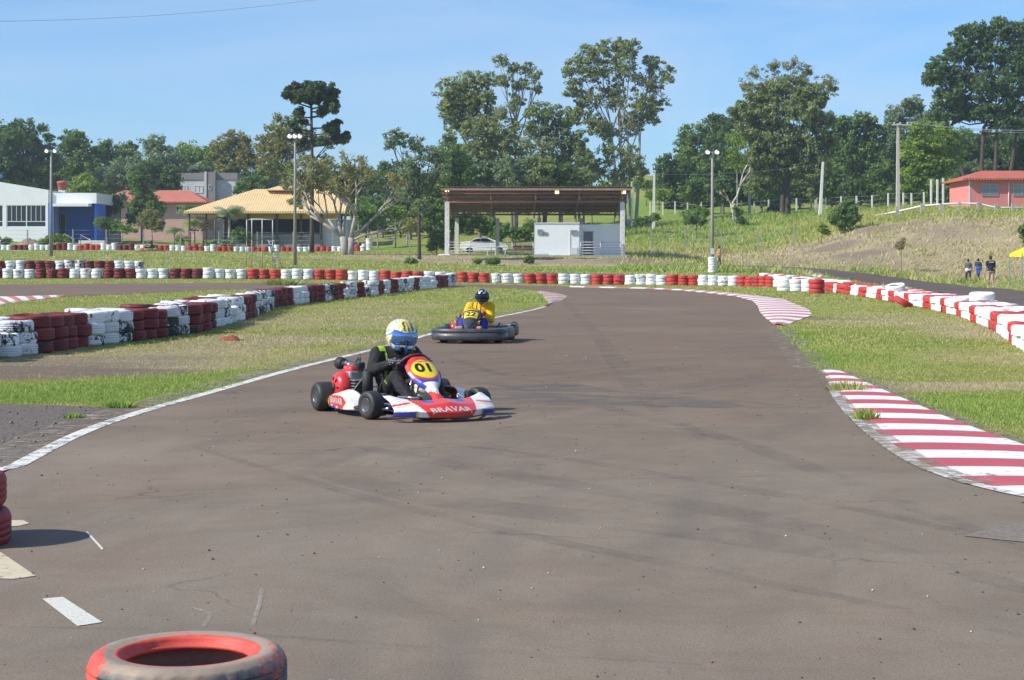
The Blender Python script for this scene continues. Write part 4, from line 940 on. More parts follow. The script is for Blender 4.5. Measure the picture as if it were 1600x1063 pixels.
# ---- araucaria
def araucaria():
    d = 160.0; px = 487; base = on(px, d); s = F/d; root = thing('araucaria_tree','tall umbrella shaped pine with a bare straight trunk beside the lamp post','tree',base)
    top = P(486, 138, d)-base; bm = bmesh.new(); tube(bm, [(0,0,-.2),(.02,0,2),(.05,0,top.z*.5),(top.x,0,top.z)], [.25,.20,.16,.09], 12)
    cen, rad = [], []
    W_ = [(452,150,13,12),(464,138,13,9),(483,138,14,10),(500,136,13,9),(515,140,12,10),(458,146,12,11),(520,152,9,10),(505,146,12,9),(472,147,13,9),(493,147,12,9),
          (514,166,11,9),(525,172,8,11),(506,176,7,7),(522,190,8,9),(467,176,9,8),(472,188,11,8),(460,196,9,6),(466,206,8,7),(514,202,11,9),(524,210,8,8),(540,213,10,8),(528,217,8,6),(505,222,10,6),(470,222,9,5),(452,212,7,5)]
    for (x, y, rx, ry) in W_:
        c = P(x, y, d)-base; ang = random.uniform(-1, 1); c.y = ang*abs(c.x)*.9+random.uniform(-.4,.4)
        st = Vector((c.x*.05, 0, c.z-(.7 if y < 160 else .25)-abs(c.x)*.18)); tube(bm, [st, st.lerp(c, .6)+Vector((0,0,-.25)), c], [.085,.06,.03], 6)
        for _ in range(12):
            v = Vector((random.gauss(0,1), random.gauss(0,1), random.gauss(0,1))).normalized()*random.uniform(.4, 1); cen.append((c.x+v.x*rx/s, c.y+v.y*rx/s, c.z+v.z*ry/s)); rad.append((.26,.26,.24))
    for _ in range(26):   # umbrella depth towards and away from the viewer
        a = random.uniform(0, 6.28); r = random.uniform(1.0, 2.3); c = Vector((math.cos(a)*r*.8, math.sin(a)*r, top.z-.1-random.uniform(0,.9))); st = Vector((0,0,c.z-.7)); tube(bm, [st, c], [.07,.03], 6)
        for _ in range(8): cen.append((c.x+random.gauss(0,.35), c.y+random.gauss(0,.35), c.z+random.gauss(0,.2))); rad.append((.26,.26,.2))
    obj('trunk', bm, M_BARKD, root, True)
    V, A = leaves(cen, rad, 42, .16, 2.4, 0, 1.0, .9); np_mesh('crown', V, np.arange(len(V)), 4, LM['pine'], root, attr=A)
araucaria()
# ---- bare spreading tree
def bare_tree(px, d, label, seeds, bark, leafkey, leafn, leafsize, stems, name='bare_tree', lvl=5, spread=.6, group=None):
    base = on(px, d); root = thing(name, label, 'tree', base, 0, group); bm = bmesh.new(); ends = []
    def grow(p, dr, L, r, k):
        n = dr.normalized()+Vector((random.uniform(-.18,.18), random.uniform(-.2,.2), random.uniform(-.08,.14))); n.normalize()
        m_ = p+dr*L*.5+Vector((random.uniform(-.06,.06)*L, random.uniform(-.06,.06)*L, random.uniform(-.03,.06)*L)); e = m_+n*L*.5
        tube(bm, [p, m_, e], [r, r*.86, r*.72], 8 if r > .04 else 5)
        if k <= 2: ends.append(tuple(m_)); ends.append(tuple(e))
        if k <= 0: return
        for q in range(3 if random.random() < .45 else 2):
            v = n+Vector((random.uniform(-1,1)*spread, random.uniform(-1,1)*spread, random.uniform(-.35,.5)*spread)); v.normalize()
            if e.z < 2 and v.z < .1: v.z = .25
            grow(e, v, L*random.uniform(.62,.88), r*random.uniform(.52,.7), k-1)
    for p0, dr, L, r in seeds: grow(Vector(p0), Vector(dr).normalized(), L, r, lvl)
    for p0, p1, r0, r1 in stems: tube(bm, [p0, Vector(p0).lerp(Vector(p1), .5)+Vector((.06,0,0)), p1], [r0, (r0+r1)/2, r1], 10)
    obj('trunk', bm, bark, root, True)
    rad = [(.34,.34,.22)]*len(ends); V, A = leaves(ends, rad, leafn, leafsize, 1.8); np_mesh('crown', V, np.arange(len(V)), 4, LM[leafkey], root, attr=A); return root
bare_tree(542,150,'wide spreading half bare tree with thick forked grey trunk',
  [((-.35,0,1.5),(-.35,.2,1),1.7,.20),((-.3,0,1.4),(-1,-.1,.75),2.1,.17),((.35,0,1.4),(.3,-.2,1),1.9,.19),((.4,0,1.3),(1,.1,.85),2.1,.17),((.4,0,1.2),(1,-.3,.35),1.8,.12),((-.3,0,1.5),(.1,.5,1.2),1.9,.16),((-.4,0,1.4),(-.8,.4,1.1),2.0,.15)],
  M_BARKG,'olive',5,.13,[((-.12,0,-.2),(-.35,0,1.55),.40,.28),((.18,0,-.2),(.38,0,1.45),.36,.26)])
bare_tree(1146,204,'leaning bare white limbed tree on the green slope',[((-.15,0,2.2),(.5,0,1),2.0,.12),((.0,0,1.2),(-.3,0,1),1.2,.07)],simple('white_bark',(.55,.50,.43),.9,var=.2),'dry',3,.12,[((.5,0,-.2),(-.1,0,2.3),.26,.14),((.1,0,-.1),(-.3,0,2.0),.14,.08)],lvl=2,spread=.4)
bare_tree(1082,172,'thin leafless sapling in front of the leafy bush','' or [((0,0,1.3),(-.3,.1,1),.9,.035),((0,0,1.1),(.5,0,1),.9,.03)],M_BARKG,'mid',4,.12,[((.05,0,-.1),(0,0,1.4),.06,.04)],lvl=3)
# ---- tree left of the pavilion, small trees behind
tree('slim_tree','slim dark trunked tree with sparse grey green crown left of the pavilion','tree',655,140,[(622,214,22,14),(648,228,26,16),(700,218,14,12),(672,246,26,16),(640,262,26,18),(668,285,26,18),(640,300,18,14),(690,262,18,20),(660,322,18,12),(612,225,12,10)],LM['grey'],M_BARKD,size=.17,trunk=.15,gap=.3,dens=.95,fill=.6,clump=.34)
tree('broadleaf_tree','dark green tree between the slim tree and the pavilion roof','tree',705,176,[(700,245,26,26),(690,290,28,30),(720,275,24,28),(668,330,30,24),(700,335,24,22),(735,350,26,16),(765,352,22,14)],LM['mid'],M_BARKD,size=.28,trunk=.25,dens=1.2)
tree('broadleaf_tree','dark mass of foliage behind the slim tree','tree',640,215,[(615,275,30,24),(650,290,36,28),(680,310,30,26),(625,315,26,18)],LM['dark'],size=.36,trunk=.3,dens=1.2)
for px, py, k, lab in [(590,338,'bright','small bright green tree right of the kiosk'),(618,334,'bright','small leafy tree on the track beside the dirt path'),(575,345,'mid','small green tree at the right end of the kiosk'),(560,335,'mid','small green tree partly behind the bare spreading tree'),(636,345,'mid','small green tree left of the slim trunk')]:
    tree('orchard_tree', lab, 'tree', px, 190+(px % 7), [(px,py,14,11),(px-8,py-8,10,8),(px+8,py-6,10,8)], LM[k], M_BARKG, size=.2, trunk=.08, group='small trees right of the kiosk', dens=1.1)
tree('leafy_shrub','leafy green shrub between the slim tree and the pavilion','shrub',682,152,[(684,372,12,12),(694,382,9,9),(676,384,8,7)],LM['mid'],size=.16,trunk=.05,dens=1.4)
tree('leafy_shrub','dark shrubbery behind the pavilion railing','shrub',806,172,[(790,362,20,11),(815,366,18,10),(775,372,14,9),(828,356,12,12)],LM['mid'],size=.2,trunk=.06,dens=1.4)
for px, py, rx, ry, lab in [(771,410,11,6.5,'large leafy green plant on the brown bank below the pavilion'),(745,409,6,5,'small yellowish plant left of the large one on the brown bank'),(826,408,7,5.5,'small green plant right of the large one on the brown bank'),(642,409,9,4,'low weedy plant on the slope left of the pavilion')]:
    d = G(px, py+5).y; tree('bank_plant', lab, 'plant', px, d, [(px,py,rx,ry),(px+rx*.4,py-ry*.4,rx*.5,ry*.6)], LM['bright' if 'yellow' in lab else 'mid'], size=.13, trunk=.03, dens=1.8, branchy=False)
# ---- eucalyptus grove behind the pavilion
GG = 'gum trees behind the pavilion'
tree('gum_tree','gum tree with rounded leaning crown left in the grove','tree',765,212,[(706,142,28,20),(735,130,28,20),(762,125,18,14),(722,162,34,24),(700,172,20,16),(748,158,26,22),(730,186,24,20),(712,195,18,16),(765,190,16,26),(772,225,14,24)],LM['euc'],M_BARKD,size=.32,trunk=.3,group=GG,gap=.12,clump=.26)
tree('gum_tree','tallest thin topped gum tree in the middle of the grove','tree',803,208,[(785,95,15,12),(800,108,16,12),(785,125,15,14),(822,108,16,12),(835,118,12,12),(812,134,18,14),(840,140,10,9),(805,160,20,18),(785,180,20,20),(800,205,22,20)],LM['euc'],M_BARKG,size=.24,trunk=.26,group=GG,gap=.32,dens=.8,fill=.5,clump=.3)
tree('gum_tree','broad dense gum tree low on the left of the grove','tree',768,202,[(758,205,34,24),(745,240,30,24),(790,232,32,28),(770,262,36,24),(735,272,24,22),(800,270,26,20)],LM['euc'],M_BARKD,size=.3,trunk=.3,group=GG,dens=1.15)
tree('gum_tree','spreading gum tree on the right of the grove','tree',850,206,[(850,175,30,16),(878,190,28,16),(835,198,26,18),(868,215,34,20),(898,222,24,20),(842,235,30,22),(880,252,30,20),(912,248,18,16)],LM['euc'],M_BARKD,size=.3,trunk=.28,group=GG,gap=.1)
for px, py, rx, ry, k, lab in [(715,262,26,30,'grey','grey green low gum at the left foot of the grove'),(750,275,28,24,'grey','grey green low gum behind the roof middle left'),(800,272,30,24,'grey','dusty low gum behind the roof middle'),(842,270,30,26,'willow','dusty brown low gum behind the roof middle right'),(875,275,26,22,'dark','dark low gum behind the right part of the roof'),(905,280,24,18,'willow','brownish low gum right of the dark one')]:
    tree('low_gum_tree', lab, 'tree', px, 196, [(px,py,rx,ry),(px-rx*.4,py-ry*.5,rx*.6,ry*.6),(px+rx*.4,py-ry*.3,rx*.6,ry*.6),(px,py+22,rx,14)], LM[k], size=.28, trunk=.18, group='low gums behind the pavilion roof', dens=1.1)
tree('tall_gum_tree','tallest gum tree with many stems and airy crown right of the grove','tree',982,214,
 [(925,85,26,18),(960,75,26,18),(985,75,18,14),(905,110,26,20),(940,112,30,22),(975,108,28,22),(1020,100,20,14),(1042,116,16,13),(1010,130,26,20),(895,138,18,16),(920,150,24,20),(960,150,26,22),(1000,165,26,20),(1030,160,16,14),(905,175,20,18),(930,195,18,18),(1015,185,16,14),(985,195,20,18),(950,205,14,18)],
 LM['euc'],M_BARKG,size=.27,group=None,gap=.2,dens=.95,trunks=[(-.9,.20),(-.35,.22),(.25,.20),(.9,.22)],limb_r=.09,clump=.27)
tree('vine_thicket','bushy vine covered thicket around the feet of the tall gum','shrub',972,208,[(950,240,18,18),(985,245,20,22),(965,270,30,18),(930,262,18,20),(1000,268,12,18)],LM['euc'],M_BARKG,size=.24,trunk=.1,gap=.25)
# hedge of green on the skyline ridge
for px, py, rx, ry, d, k, lab in [(925,300,26,12,225,'olive','yellow green scrub on the slope under the tall gum'),(960,292,24,12,222,'mid','green scrub under the tall gum'),(1010,290,22,10,260,'bright','bright green scrub right of the tall gum'),(1040,282,22,12,270,'mid','green scrub on the ridge left of the dark trees'),(1062,290,20,16,255,'mid','green scrub at the foot of the dark trees'),(1030,305,24,10,250,'bright','pale green scrub lower on the slope'),(900,306,24,12,215,'mid','green scrub seen over the pavilion roof')]:
    tree('scrub_bush', lab, 'bush', px, d, [(px-rx*.4,py,rx*.6,ry),(px+rx*.4,py-2,rx*.6,ry*.8)], LM[k], size=.34, trunk=.08, group='scrub on the slope', dens=1.1, branchy=False)
# ---- right side
GR = 'trees on the right hillside'
tree('broadleaf_tree','dark rounded tree at the left end of the right hillside trees','tree',1085,262,[(1080,212,20,18),(1070,235,20,20),(1100,232,24,22),(1115,208,18,16),(1085,262,28,18)],LM['mid'],size=.36,trunk=.3,group=GR,dens=1.15)
tree('broadleaf_tree','dark tree behind the left side of the big drooping tree','tree',1125,255,[(1120,190,22,12),(1140,205,28,22),(1125,235,30,24),(1145,262,34,22),(1110,282,28,14)],LM['dark'],size=.36,trunk=.35,group=GR,dens=1.2)
tree('drooping_tree','big drooping tree with thick forked trunk and wispy top on the slope','tree',1226,212,
 [(1195,150,32,22),(1235,140,34,22),(1270,152,26,20),(1165,175,26,18),(1200,180,36,26),(1245,180,38,28),(1282,185,22,22),(1175,210,30,26),(1215,220,38,30),(1262,222,32,30),(1185,245,24,26),(1240,255,34,26),(1275,262,24,28),(1205,275,16,22),(1290,225,16,22),(1180,285,10,18),(1272,292,14,18)],
 LM['willow'],M_BARKD,size=.27,group=None,droop=.7,aspect=2.6,dens=1.05,trunks=[(-.25,.36),(.3,.42)],limb_r=.16,clump=.25,gap=.05)
tree('wispy_tree','tall thin leaved treetop rising behind the big drooping tree','tree',1232,222,[(1180,118,20,16),(1208,106,18,14),(1240,100,22,14),(1262,112,20,15),(1290,128,18,14),(1225,125,28,16),(1165,135,16,12),(1300,140,12,10),(1250,130,22,14)],LM['olive'],M_BARKG,size=.2,trunk=.22,gap=.38,dens=.75,fill=.4,clump=.34)
tree('broadleaf_tree','light green hanging branch tree left of the big drooping trunk','tree',1152,208,[(1150,232,16,20),(1158,255,12,16),(1145,215,12,10)],LM['bright'],M_BARKG,size=.2,trunk=.08,gap=.2,droop=.6)
tree('broadleaf_tree','dark green tree right of the big drooping tree','tree',1335,245,[(1310,195,24,16),(1345,192,26,16),(1368,210,20,16),(1325,222,34,22),(1355,240,30,22),(1315,255,28,22),(1345,268,36,18)],LM['mid'],size=.36,trunk=.35,group=GR,dens=1.2)
tree('broadleaf_tree','grey green tall tree behind the crossarm pole','tree',1408,250,[(1405,178,20,18),(1425,165,16,14),(1440,185,20,20),(1395,205,22,20),(1418,215,30,24),(1390,235,24,20)],LM['grey'],size=.34,trunk=.3,group=GR,gap=.1,dens=1.1)
tree('broadleaf_tree','yellow green bushy tree right of the crossarm pole','tree',1455,206,[(1445,205,24,16),(1470,215,28,20),(1435,232,30,22),(1478,245,28,24),(1448,262,34,22),(1425,282,26,20),(1470,290,32,18),(1440,300,26,14)],LM['bright'],M_BARKD,size=.28,trunk=.25,group=GR,dens=1.25)
tree('huge_tree','huge very dark green tree towering above the pink house','tree',1545,222,
 [(1520,55,32,18),(1560,48,32,18),(1595,55,30,24),(1505,80,28,18),(1545,85,40,24),(1590,95,34,28),(1475,105,28,16),(1462,122,22,14),(1505,125,36,22),(1555,135,42,26),(1600,140,30,30),(1480,150,24,18),(1515,170,38,22),(1565,180,40,24),(1470,180,24,16),(1610,190,30,26),(1640,80,40,40),(1650,160,40,40)],
 LM['dark'],M_BARKD,size=.34,dens=1.15,trunks=[(-2.2,.28),(-.8,.3),(.6,.3),(2.0,.28)],limb_r=.13,clump=.27)
for i, (px, py, rx, ry, k, lab) in enumerate([(1300,285,28,22,'mid','green understorey tree right of the drooping trunk'),(1345,292,30,18,'dark','dark understorey tree left of the crossarm pole'),(1385,272,26,26,'mid','green understorey tree behind the crossarm pole'),(1395,300,26,16,'mid','green low tree behind the post row'),(1500,245,36,26,'dark','dark understorey tree above the pink roof left'),(1550,235,40,26,'dark','dark understorey tree above the pink roof'),(1600,240,36,26,'dark','dark understorey tree above the pink roof right'),(1520,268,34,16,'grey','grey green bush directly behind the pink roof'),(1580,262,34,16,'grey','grey green bush behind the right roof end'),(1190,292,26,18,'mid','green understorey behind the leaning bare tree'),(1090,296,26,14,'mid','green understorey left of the right lamp'),(1130,296,26,16,'dark','dark understorey behind the right lamp'),(1250,296,26,16,'mid','green understorey behind the forked trunk'),(1490,310,22,14,'dark','dark bush left of the pink house'),(1455,212,30,24,'dark','dark tree behind the yellow green one'),(1420,240,26,26,'dark','dark tree left behind the yellow green one')]):
    tree('broadleaf_tree', lab.replace('understorey behind','low tree behind').replace('understorey left','low tree left'), 'tree', px, 236-(i % 4)*3, [(px-rx*.4,py,rx*.7,ry),(px+rx*.4,py-4,rx*.7,ry*.9),(px,py+10,rx,ry*.7)], LM[k], size=.34, trunk=.18, group='understorey trees on the right hillside', dens=1.1, branchy=False)
tree('round_shrub','dark green round shrub on the edge of the dry bank','shrub',1320,161,[(1322,330,18,14),(1308,340,14,12),(1333,340,12,10),(1318,350,14,9),(1330,318,10,6)],LM['mid'],M_BARKD,size=.18,trunk=.09,dens=1.4)
tree('round_shrub','low bright shrub left of the dark round one','shrub',1283,157,[(1283,356,10,8),(1292,362,6,5)],LM['bright'],size=.15,trunk=.05,dens=1.2)
tree('leafy_shrub','broad leafy bush on the green slope left of the right lamp','shrub',1088,186,[(1085,336,12,10),(1100,332,12,9),(1092,346,12,7),(1076,344,8,7)],LM['mid'],size=.2,trunk=.06,dens=1.3)
tree('leafy_shrub','low bush at the foot of the left white pole','shrub',1018,196,[(1012,342,10,5),(1000,345,9,5),(1024,338,8,6)],LM['mid'],size=.18,trunk=.05,dens=1.3)
tree('leafy_shrub','dark bush right of the leaning bare tree','shrub',1158,196,[(1152,330,8,9),(1160,346,9,6)],LM['dark'],size=.18,trunk=.05,dens=1.2)
tree('leafy_shrub','dark bush behind the forked trunk','shrub',1212,222,[(1208,328,10,8),(1222,326,8,8)],LM['dark'],size=.2,trunk=.05,dens=1.2)
tree('leafy_shrub','dark shrub at the right edge of the dry bank','shrub',1606,140,[(1604,362,12,14),(1610,380,12,10)],LM['mid'],size=.16,trunk=.05,dens=1.3)
tree('dry_weed','dry brown weed bush in the middle of the bank','shrub',1408,138,[(1406,385,8,7),(1412,378,5,6)],LM['dry'],size=.12,trunk=.03,dens=1.0,gap=.2)
for i, px in enumerate(range(1050, 1900, 34)):
    py = 262-10*math.sin(i*1.7)-(14 if px > 1280 else 0)-(16 if px > 1450 else 0); k = ['dark','mid','mid','dark','grey'][i % 5]; d = 252+(i*7 % 12)
    tree('broadleaf_tree', 'tree in the dense wood on the right hillside', 'tree', px, d, [(px-10,py,18,20),(px+12,py+6,18,20),(px,py+26,26,22),(px+4,py+50,26,20)], LM[k], size=.4, trunk=.2, group='dense wood on the right hillside', dens=1.1, branchy=False)
for i, px in enumerate(range(1470, 1720, 40)):
    tree('broadleaf_tree', 'tree in the dense wood below the huge dark crown', 'tree', px, 240+(i*5 % 9), [(px-8,212+(i % 3)*7,22,20),(px+14,228,22,20),(px,250,28,20),(px,272,28,16)], LM[['dark','mid','dark'][i % 3]], size=.36, trunk=.2, group='dense wood below the huge dark crown', dens=1.1, branchy=False)
for i, px in enumerate(range(-400, 560, 38)):
    py = 285-8*math.sin(i*2.1); k = ['dark','mid','dark','grey'][i % 4]
    tree('broadleaf_tree', 'tree in the dense wood on the left skyline', 'tree', px, 282+(i*7 % 12), [(px-10,py,20,20),(px+12,py+4,20,20),(px,py+26,30,20)], LM[k], size=.42, trunk=.2, group='dense wood on the left skyline', dens=1.1, branchy=False)
for i, px in enumerate((700, 735, 772, 808, 842, 878, 912)):
    py = 306; tree('broadleaf_tree', 'leafy low tree glimpsed behind the pavilion', 'tree', px, 226, [(px,py-26,24,22),(px-8,py,22,18),(px+10,py+14,20,14)], LM[['mid','grey','mid','dark'][i % 4]], size=.34, trunk=.15, group='leafy low trees behind the pavilion', dens=1.1, branchy=False)
for i, px in enumerate((572, 598, 626, 652, 680)):
    tree('broadleaf_tree', 'leafy low tree on the rise between kiosk and pavilion', 'tree', px, 224+(i % 2)*5, [(px,326-6*(i % 2),18,20),(px-8,348,18,14),(px+10,352,18,12)], LM[['mid','dark','bright','mid','grey'][i]], size=.32, trunk=.14, group='leafy low trees between kiosk and pavilion', dens=1.1, branchy=False)
print('LEAVES', TREE_LOAD)
# ================================================================== BUILDINGS AND FIXTURES
M_WHITE = simple('white_plaster', (.83,.84,.84), .8, var=.05, scale=1.2, dirt=(.4,.38,.34), dirt_amt=.25)
M_BLUE = simple('blue_plaster', (.045,.17,.68), .7, var=.07, scale=1.2)
M_GLASS = simple('dark_glass', (.012,.016,.028), .12, var=.1, spec=.6)
M_WFRAME = simple('white_frame', (.75,.75,.75), .5, var=.04)
M_PINK = simple('pink_plaster', (.58,.36,.31), .85, var=.08, scale=.8, dirt=(.3,.2,.17), dirt_amt=.3)
M_PINKB = simple('bright_pink_plaster', (.66,.235,.21), .8, var=.06, scale=1.0, dirt=(.4,.2,.18), dirt_amt=.2)
M_GREYW = simple('grey_plaster', (.26,.245,.24), .85, var=.06, scale=.8); M_PALEW = simple('pale_grey_plaster', (.60,.60,.62), .85, var=.05, scale=.8)
M_CONC = simple('concrete', (.40,.38,.35), .9, var=.15, scale=3, bmp=.2, dirt=(.2,.18,.15)); M_CONCW = simple('whitewashed_concrete', (.72,.71,.68), .9, var=.1, scale=2, dirt=(.4,.36,.3), dirt_amt=.4)
M_STEEL = simple('galvanised_steel', (.42,.43,.44), .45, .6, var=.08); M_RUST = simple('rusty_steel', (.34,.18,.14), .8, var=.25, scale=4); M_RUSTP = simple('red_oxide_beam', (.34,.21,.16), .75, var=.2, scale=4)
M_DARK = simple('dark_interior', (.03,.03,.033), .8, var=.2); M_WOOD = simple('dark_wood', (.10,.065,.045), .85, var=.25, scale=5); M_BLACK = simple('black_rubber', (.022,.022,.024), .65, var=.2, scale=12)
M_BULB = simple('lamp_glow', (.95,.93,.85), .3, emis=((1,.95,.8), 1.0)); M_BULBY = simple('lamp_glow_yellow', (.95,.85,.5), .3, emis=((1,.85,.45), .9))
def roof_mat(name, col, axis=0, pitch=.25, dirt=None, bs=.6):
    m, nt, b = newmat(name); v = coords(nt); w = nt.nodes.new('ShaderNodeTexWave'); w.wave_type = 'BANDS'; w.bands_direction = 'XYZ'[axis]; w.inputs['Scale'].default_value = 1/pitch/3.18*1.0; lk(nt, v, w.inputs[0])
    n1 = noise_tex(nt, .5, 6, .7, v); n2 = noise_tex(nt, 4, 5, .8, v)
    c = mixc(nt, ramp(nt, n1, .3, .7), [x*.85 for x in col], [min(1, x*1.1) for x in col]); c = mixc(nt, ramp(nt, n2, .5, .8, 0, .4), c, dirt or [x*.5 for x in col])
    lk(nt, c, b.inputs['Base Color']); b.inputs['Roughness'].default_value = .8; bump(nt, b, w.outputs['Fac'], bs, .08); return m
M_TILE = roof_mat('red_tiles', (.52,.17,.11), 0, .3); M_TILEB = roof_mat('orange_red_tiles', (.50,.13,.08), 0, .3); M_YROOF = roof_mat('yellow_painted_roof', (.72,.51,.25), 0, .28, (.40,.30,.20), .35); M_CORR = roof_mat('dark_corrugated', (.20,.15,.125), 0, .25)
M_YELLOW = simple('yellow_plaster', (.62,.36,.04), .8, var=.1)
def part(name, parent, mat, a, b, base, bev=0):
    """box part between two world corners, stored relative to the thing's base"""
    bm = bmesh.new(); box2(bm, Vector(a)-base, Vector(b)-base)
    if bev: bmesh.ops.bevel(bm, geom=bm.edges[:], offset=bev, segments=2, affect='EDGES')
    return obj(name, bm, mat, parent)
def wx(px, d): return X(px, d)
def wz(py, d): return H-(py-HY)/F*d

# ---- blue and white building
def blue_building():
    d = 205.0; b0 = on(40, d); t = thing('sports_hall', 'white and blue single storey hall at the left edge', 'building', b0)
    x0, x1, x2 = wx(-75, d), wx(75, d), wx(149, d); zb = wz(381, d)-.6; zt0, zt1 = wz(272, d), wz(297, d)
    # white block: wall panels around three window openings, sloping parapet
    wy0, wy1 = wz(355, d), wz(321, d); wins = [(wx(-28,d),wx(4.5,d)),(wx(10,d),wx(75,d)-.25)]
    bm = bmesh.new(); dp = 14
    def wall(xa, xb, za, zb_, y0=d, th=.25): box2(bm, Vector((xa, y0, za))-b0, Vector((xb, y0+th, zb_))-b0)
    wall(x0, x1, zb, wy0); xs = [x0]+[q for w_ in wins for q in w_]+[x1]
    for i in range(0, len(xs), 2): wall(xs[i], xs[i+1], wy0, wy1)
    v = [Vector(q)-b0 for q in ((x0,d,wy1),(x1,d,wy1),(x1,d,zt1),(x0,d,zt0),(x0,d+.25,wy1),(x1,d+.25,wy1),(x1,d+.25,zt1),(x0,d+.25,zt0))]; vv = [bm.verts.new(q) for q in v]
    for f in ((0,1,2,3),(5,4,7,6),(3,2,6,7),(1,5,6,2),(4,0,3,7)): bm.faces.new([vv[i] for i in f])
    box2(bm, Vector((x1-.25,d+.25,zb))-b0, Vector((x1,d+dp,zt1))-b0); box2(bm, Vector((x0,d+dp-.2,zb))-b0, Vector((x1-.25,d+dp,zt1))-b0)
    bmesh.ops.recalc_face_normals(bm, faces=bm.faces[:]); obj('wall', bm, M_WHITE, t)
    bm = bmesh.new(); q = [Vector(p)-b0 for p in ((x0,d+.25,zt0-.35),(x1-.25,d+.25,zt1-.35),(x1-.25,d+dp-.2,zt1-.35),(x0,d+dp-.2,zt0-.35))]; f = bm.faces.new([bm.verts.new(p) for p in q]); r = bmesh.ops.extrude_face_region(bm, geom=[f]); bmesh.ops.translate(bm, verts=[g for g in r['geom'] if isinstance(g, bmesh.types.BMVert)], vec=(0,0,-.15)); obj('roof', bm, M_GREYW, t)
    for (a, b_) in wins:
        w = part('window', t, M_GLASS, (a, d+.14, wy0), (b_, d+.18, wy1), b0); bm = bmesh.new(); n = 8 if b_-a > 3 else 4
        zm = wy0+(wy1-wy0)*.24
        for zz in (wy0, zm, wy1-.06): box2(bm, Vector((a, d+.06, zz))-b0, Vector((b_, d+.137, zz+.08))-b0)
        for i in range(n+1):
            xx = a+(b_-a-.06)*i/n; wd = .12 if i % 4 == 0 else .05; box2(bm, Vector((xx, d+.05, zm+.081 if i % 4 else wy0+.081))-b0, Vector((xx+wd, d+.055+.08, wy1-.061))-b0)
        obj('frame', bm, M_WFRAME, w)
    part('blue_trim', t, M_BLUE, (x0, d-.1, wz(277.5,d)), (wx(4,d), d-.003, wz(273.0,d)), b0)
    # blue entrance block, set back
    yb = d+5.0; zt = wz(301.5, d); bl = part('entrance_wall', t, M_BLUE, (x1+.003, yb, zb), (x2, yb+.25, wz(318,yb)), b0)
    part('side_wall', t, M_BLUE, (x2-.25, d+.6, zb), (x2, yb-.003, wz(318,yb)), b0); part('pillar', t, M_BLUE, (x1+.003, d-.02, zb), (wx(84,d), d+.6, wz(318,d)), b0)
    bm = bmesh.new(); box2(bm, Vector((x1+.003,d+.35,wz(318,d)+.0))-b0, Vector((x2+.05,d+.6,zt))-b0); box2(bm, Vector((x2-.2,d+.6,wz(318,d)))-b0, Vector((x2+.05,d+dp,zt))-b0); box2(bm, Vector((x1+.003,d+dp-.2,zb))-b0, Vector((x2-.2,d+dp,zt))-b0); obj('parapet', bm, M_WHITE, t)
    part('canopy', t, M_WHITE, (wx(84,d), d-1.2, wz(323,d)), (wx(142,d), d+.345, wz(318.5,d)), b0)
    part('roof_slab', t, M_GREYW, (x1+.003, d+.603, wz(318,d)+.3), (x2-.203, d+dp-.203, wz(318,d)+.5), b0)
    dr = part('door', t, M_GLASS, (wx(85,yb), yb-.06, zb), (wx(103,yb), yb-.003, wz(332.5,yb)), b0); bm = bmesh.new()
    for xx in (wx(85,yb), wx(93.7,yb), wx(102.4,yb)): box2(bm, Vector((xx,yb-.1,zb))-b0, Vector((xx+.07,yb-.063,wz(332.5,yb)))-b0)
    box2(bm, Vector((wx(85,yb)+.07,yb-.09,wz(333.6,yb)))-b0, Vector((wx(102.4,yb),yb-.063,wz(332.5,yb)))-b0); obj('frame', bm, M_STEEL, dr)
    g = Z(x2, d); part('step', t, M_CONCW, (wx(128,d), d-1.6, g-.4), (wx(168,d), d+.3, wz(376,d)), b0)
    bm = bmesh.new()
    for xa, ya in ((wx(100,202),202.0),(wx(126,200),200.0)):
        z0 = Z(xa, ya); tube(bm, [Vector((xa,ya,z0))-b0, Vector((xa,ya,z0+1.1))-b0, Vector((xa+1.5,ya-1.4,z0+.5))-b0, Vector((xa+1.5,ya-1.4,Z(xa+1.5,ya-1.4)))-b0], .04, 6)
    obj('handrail', bm, M_STEEL, t)
    # water tank on the roof
    zr = wz(318,d)+.5; bt = Vector((wx(97.5,212),212,zr)); tk = thing('water_tank', 'red fibreglass water tank standing on the flat white roof', 'water tank', bt)
    bm = bmesh.new(); zz0 = wz(297,212)-bt.z; lathe(bm, [(.45,zz0),(.5,zz0+.1),(.58,zz0+.75),(.66,zz0+.8),(.66,zz0+.92),(.6,zz0+1.0),(.05,zz0+1.12)], 24); obj('tank', bm, simple('red_tank', (.46,.12,.07), .6, var=.15, scale=3), tk)
    bm = bmesh.new(); box2(bm, (-.4,-.4,0), (.4,.4,zz0)); obj('plinth', bm, M_CONCW, tk)
blue_building()

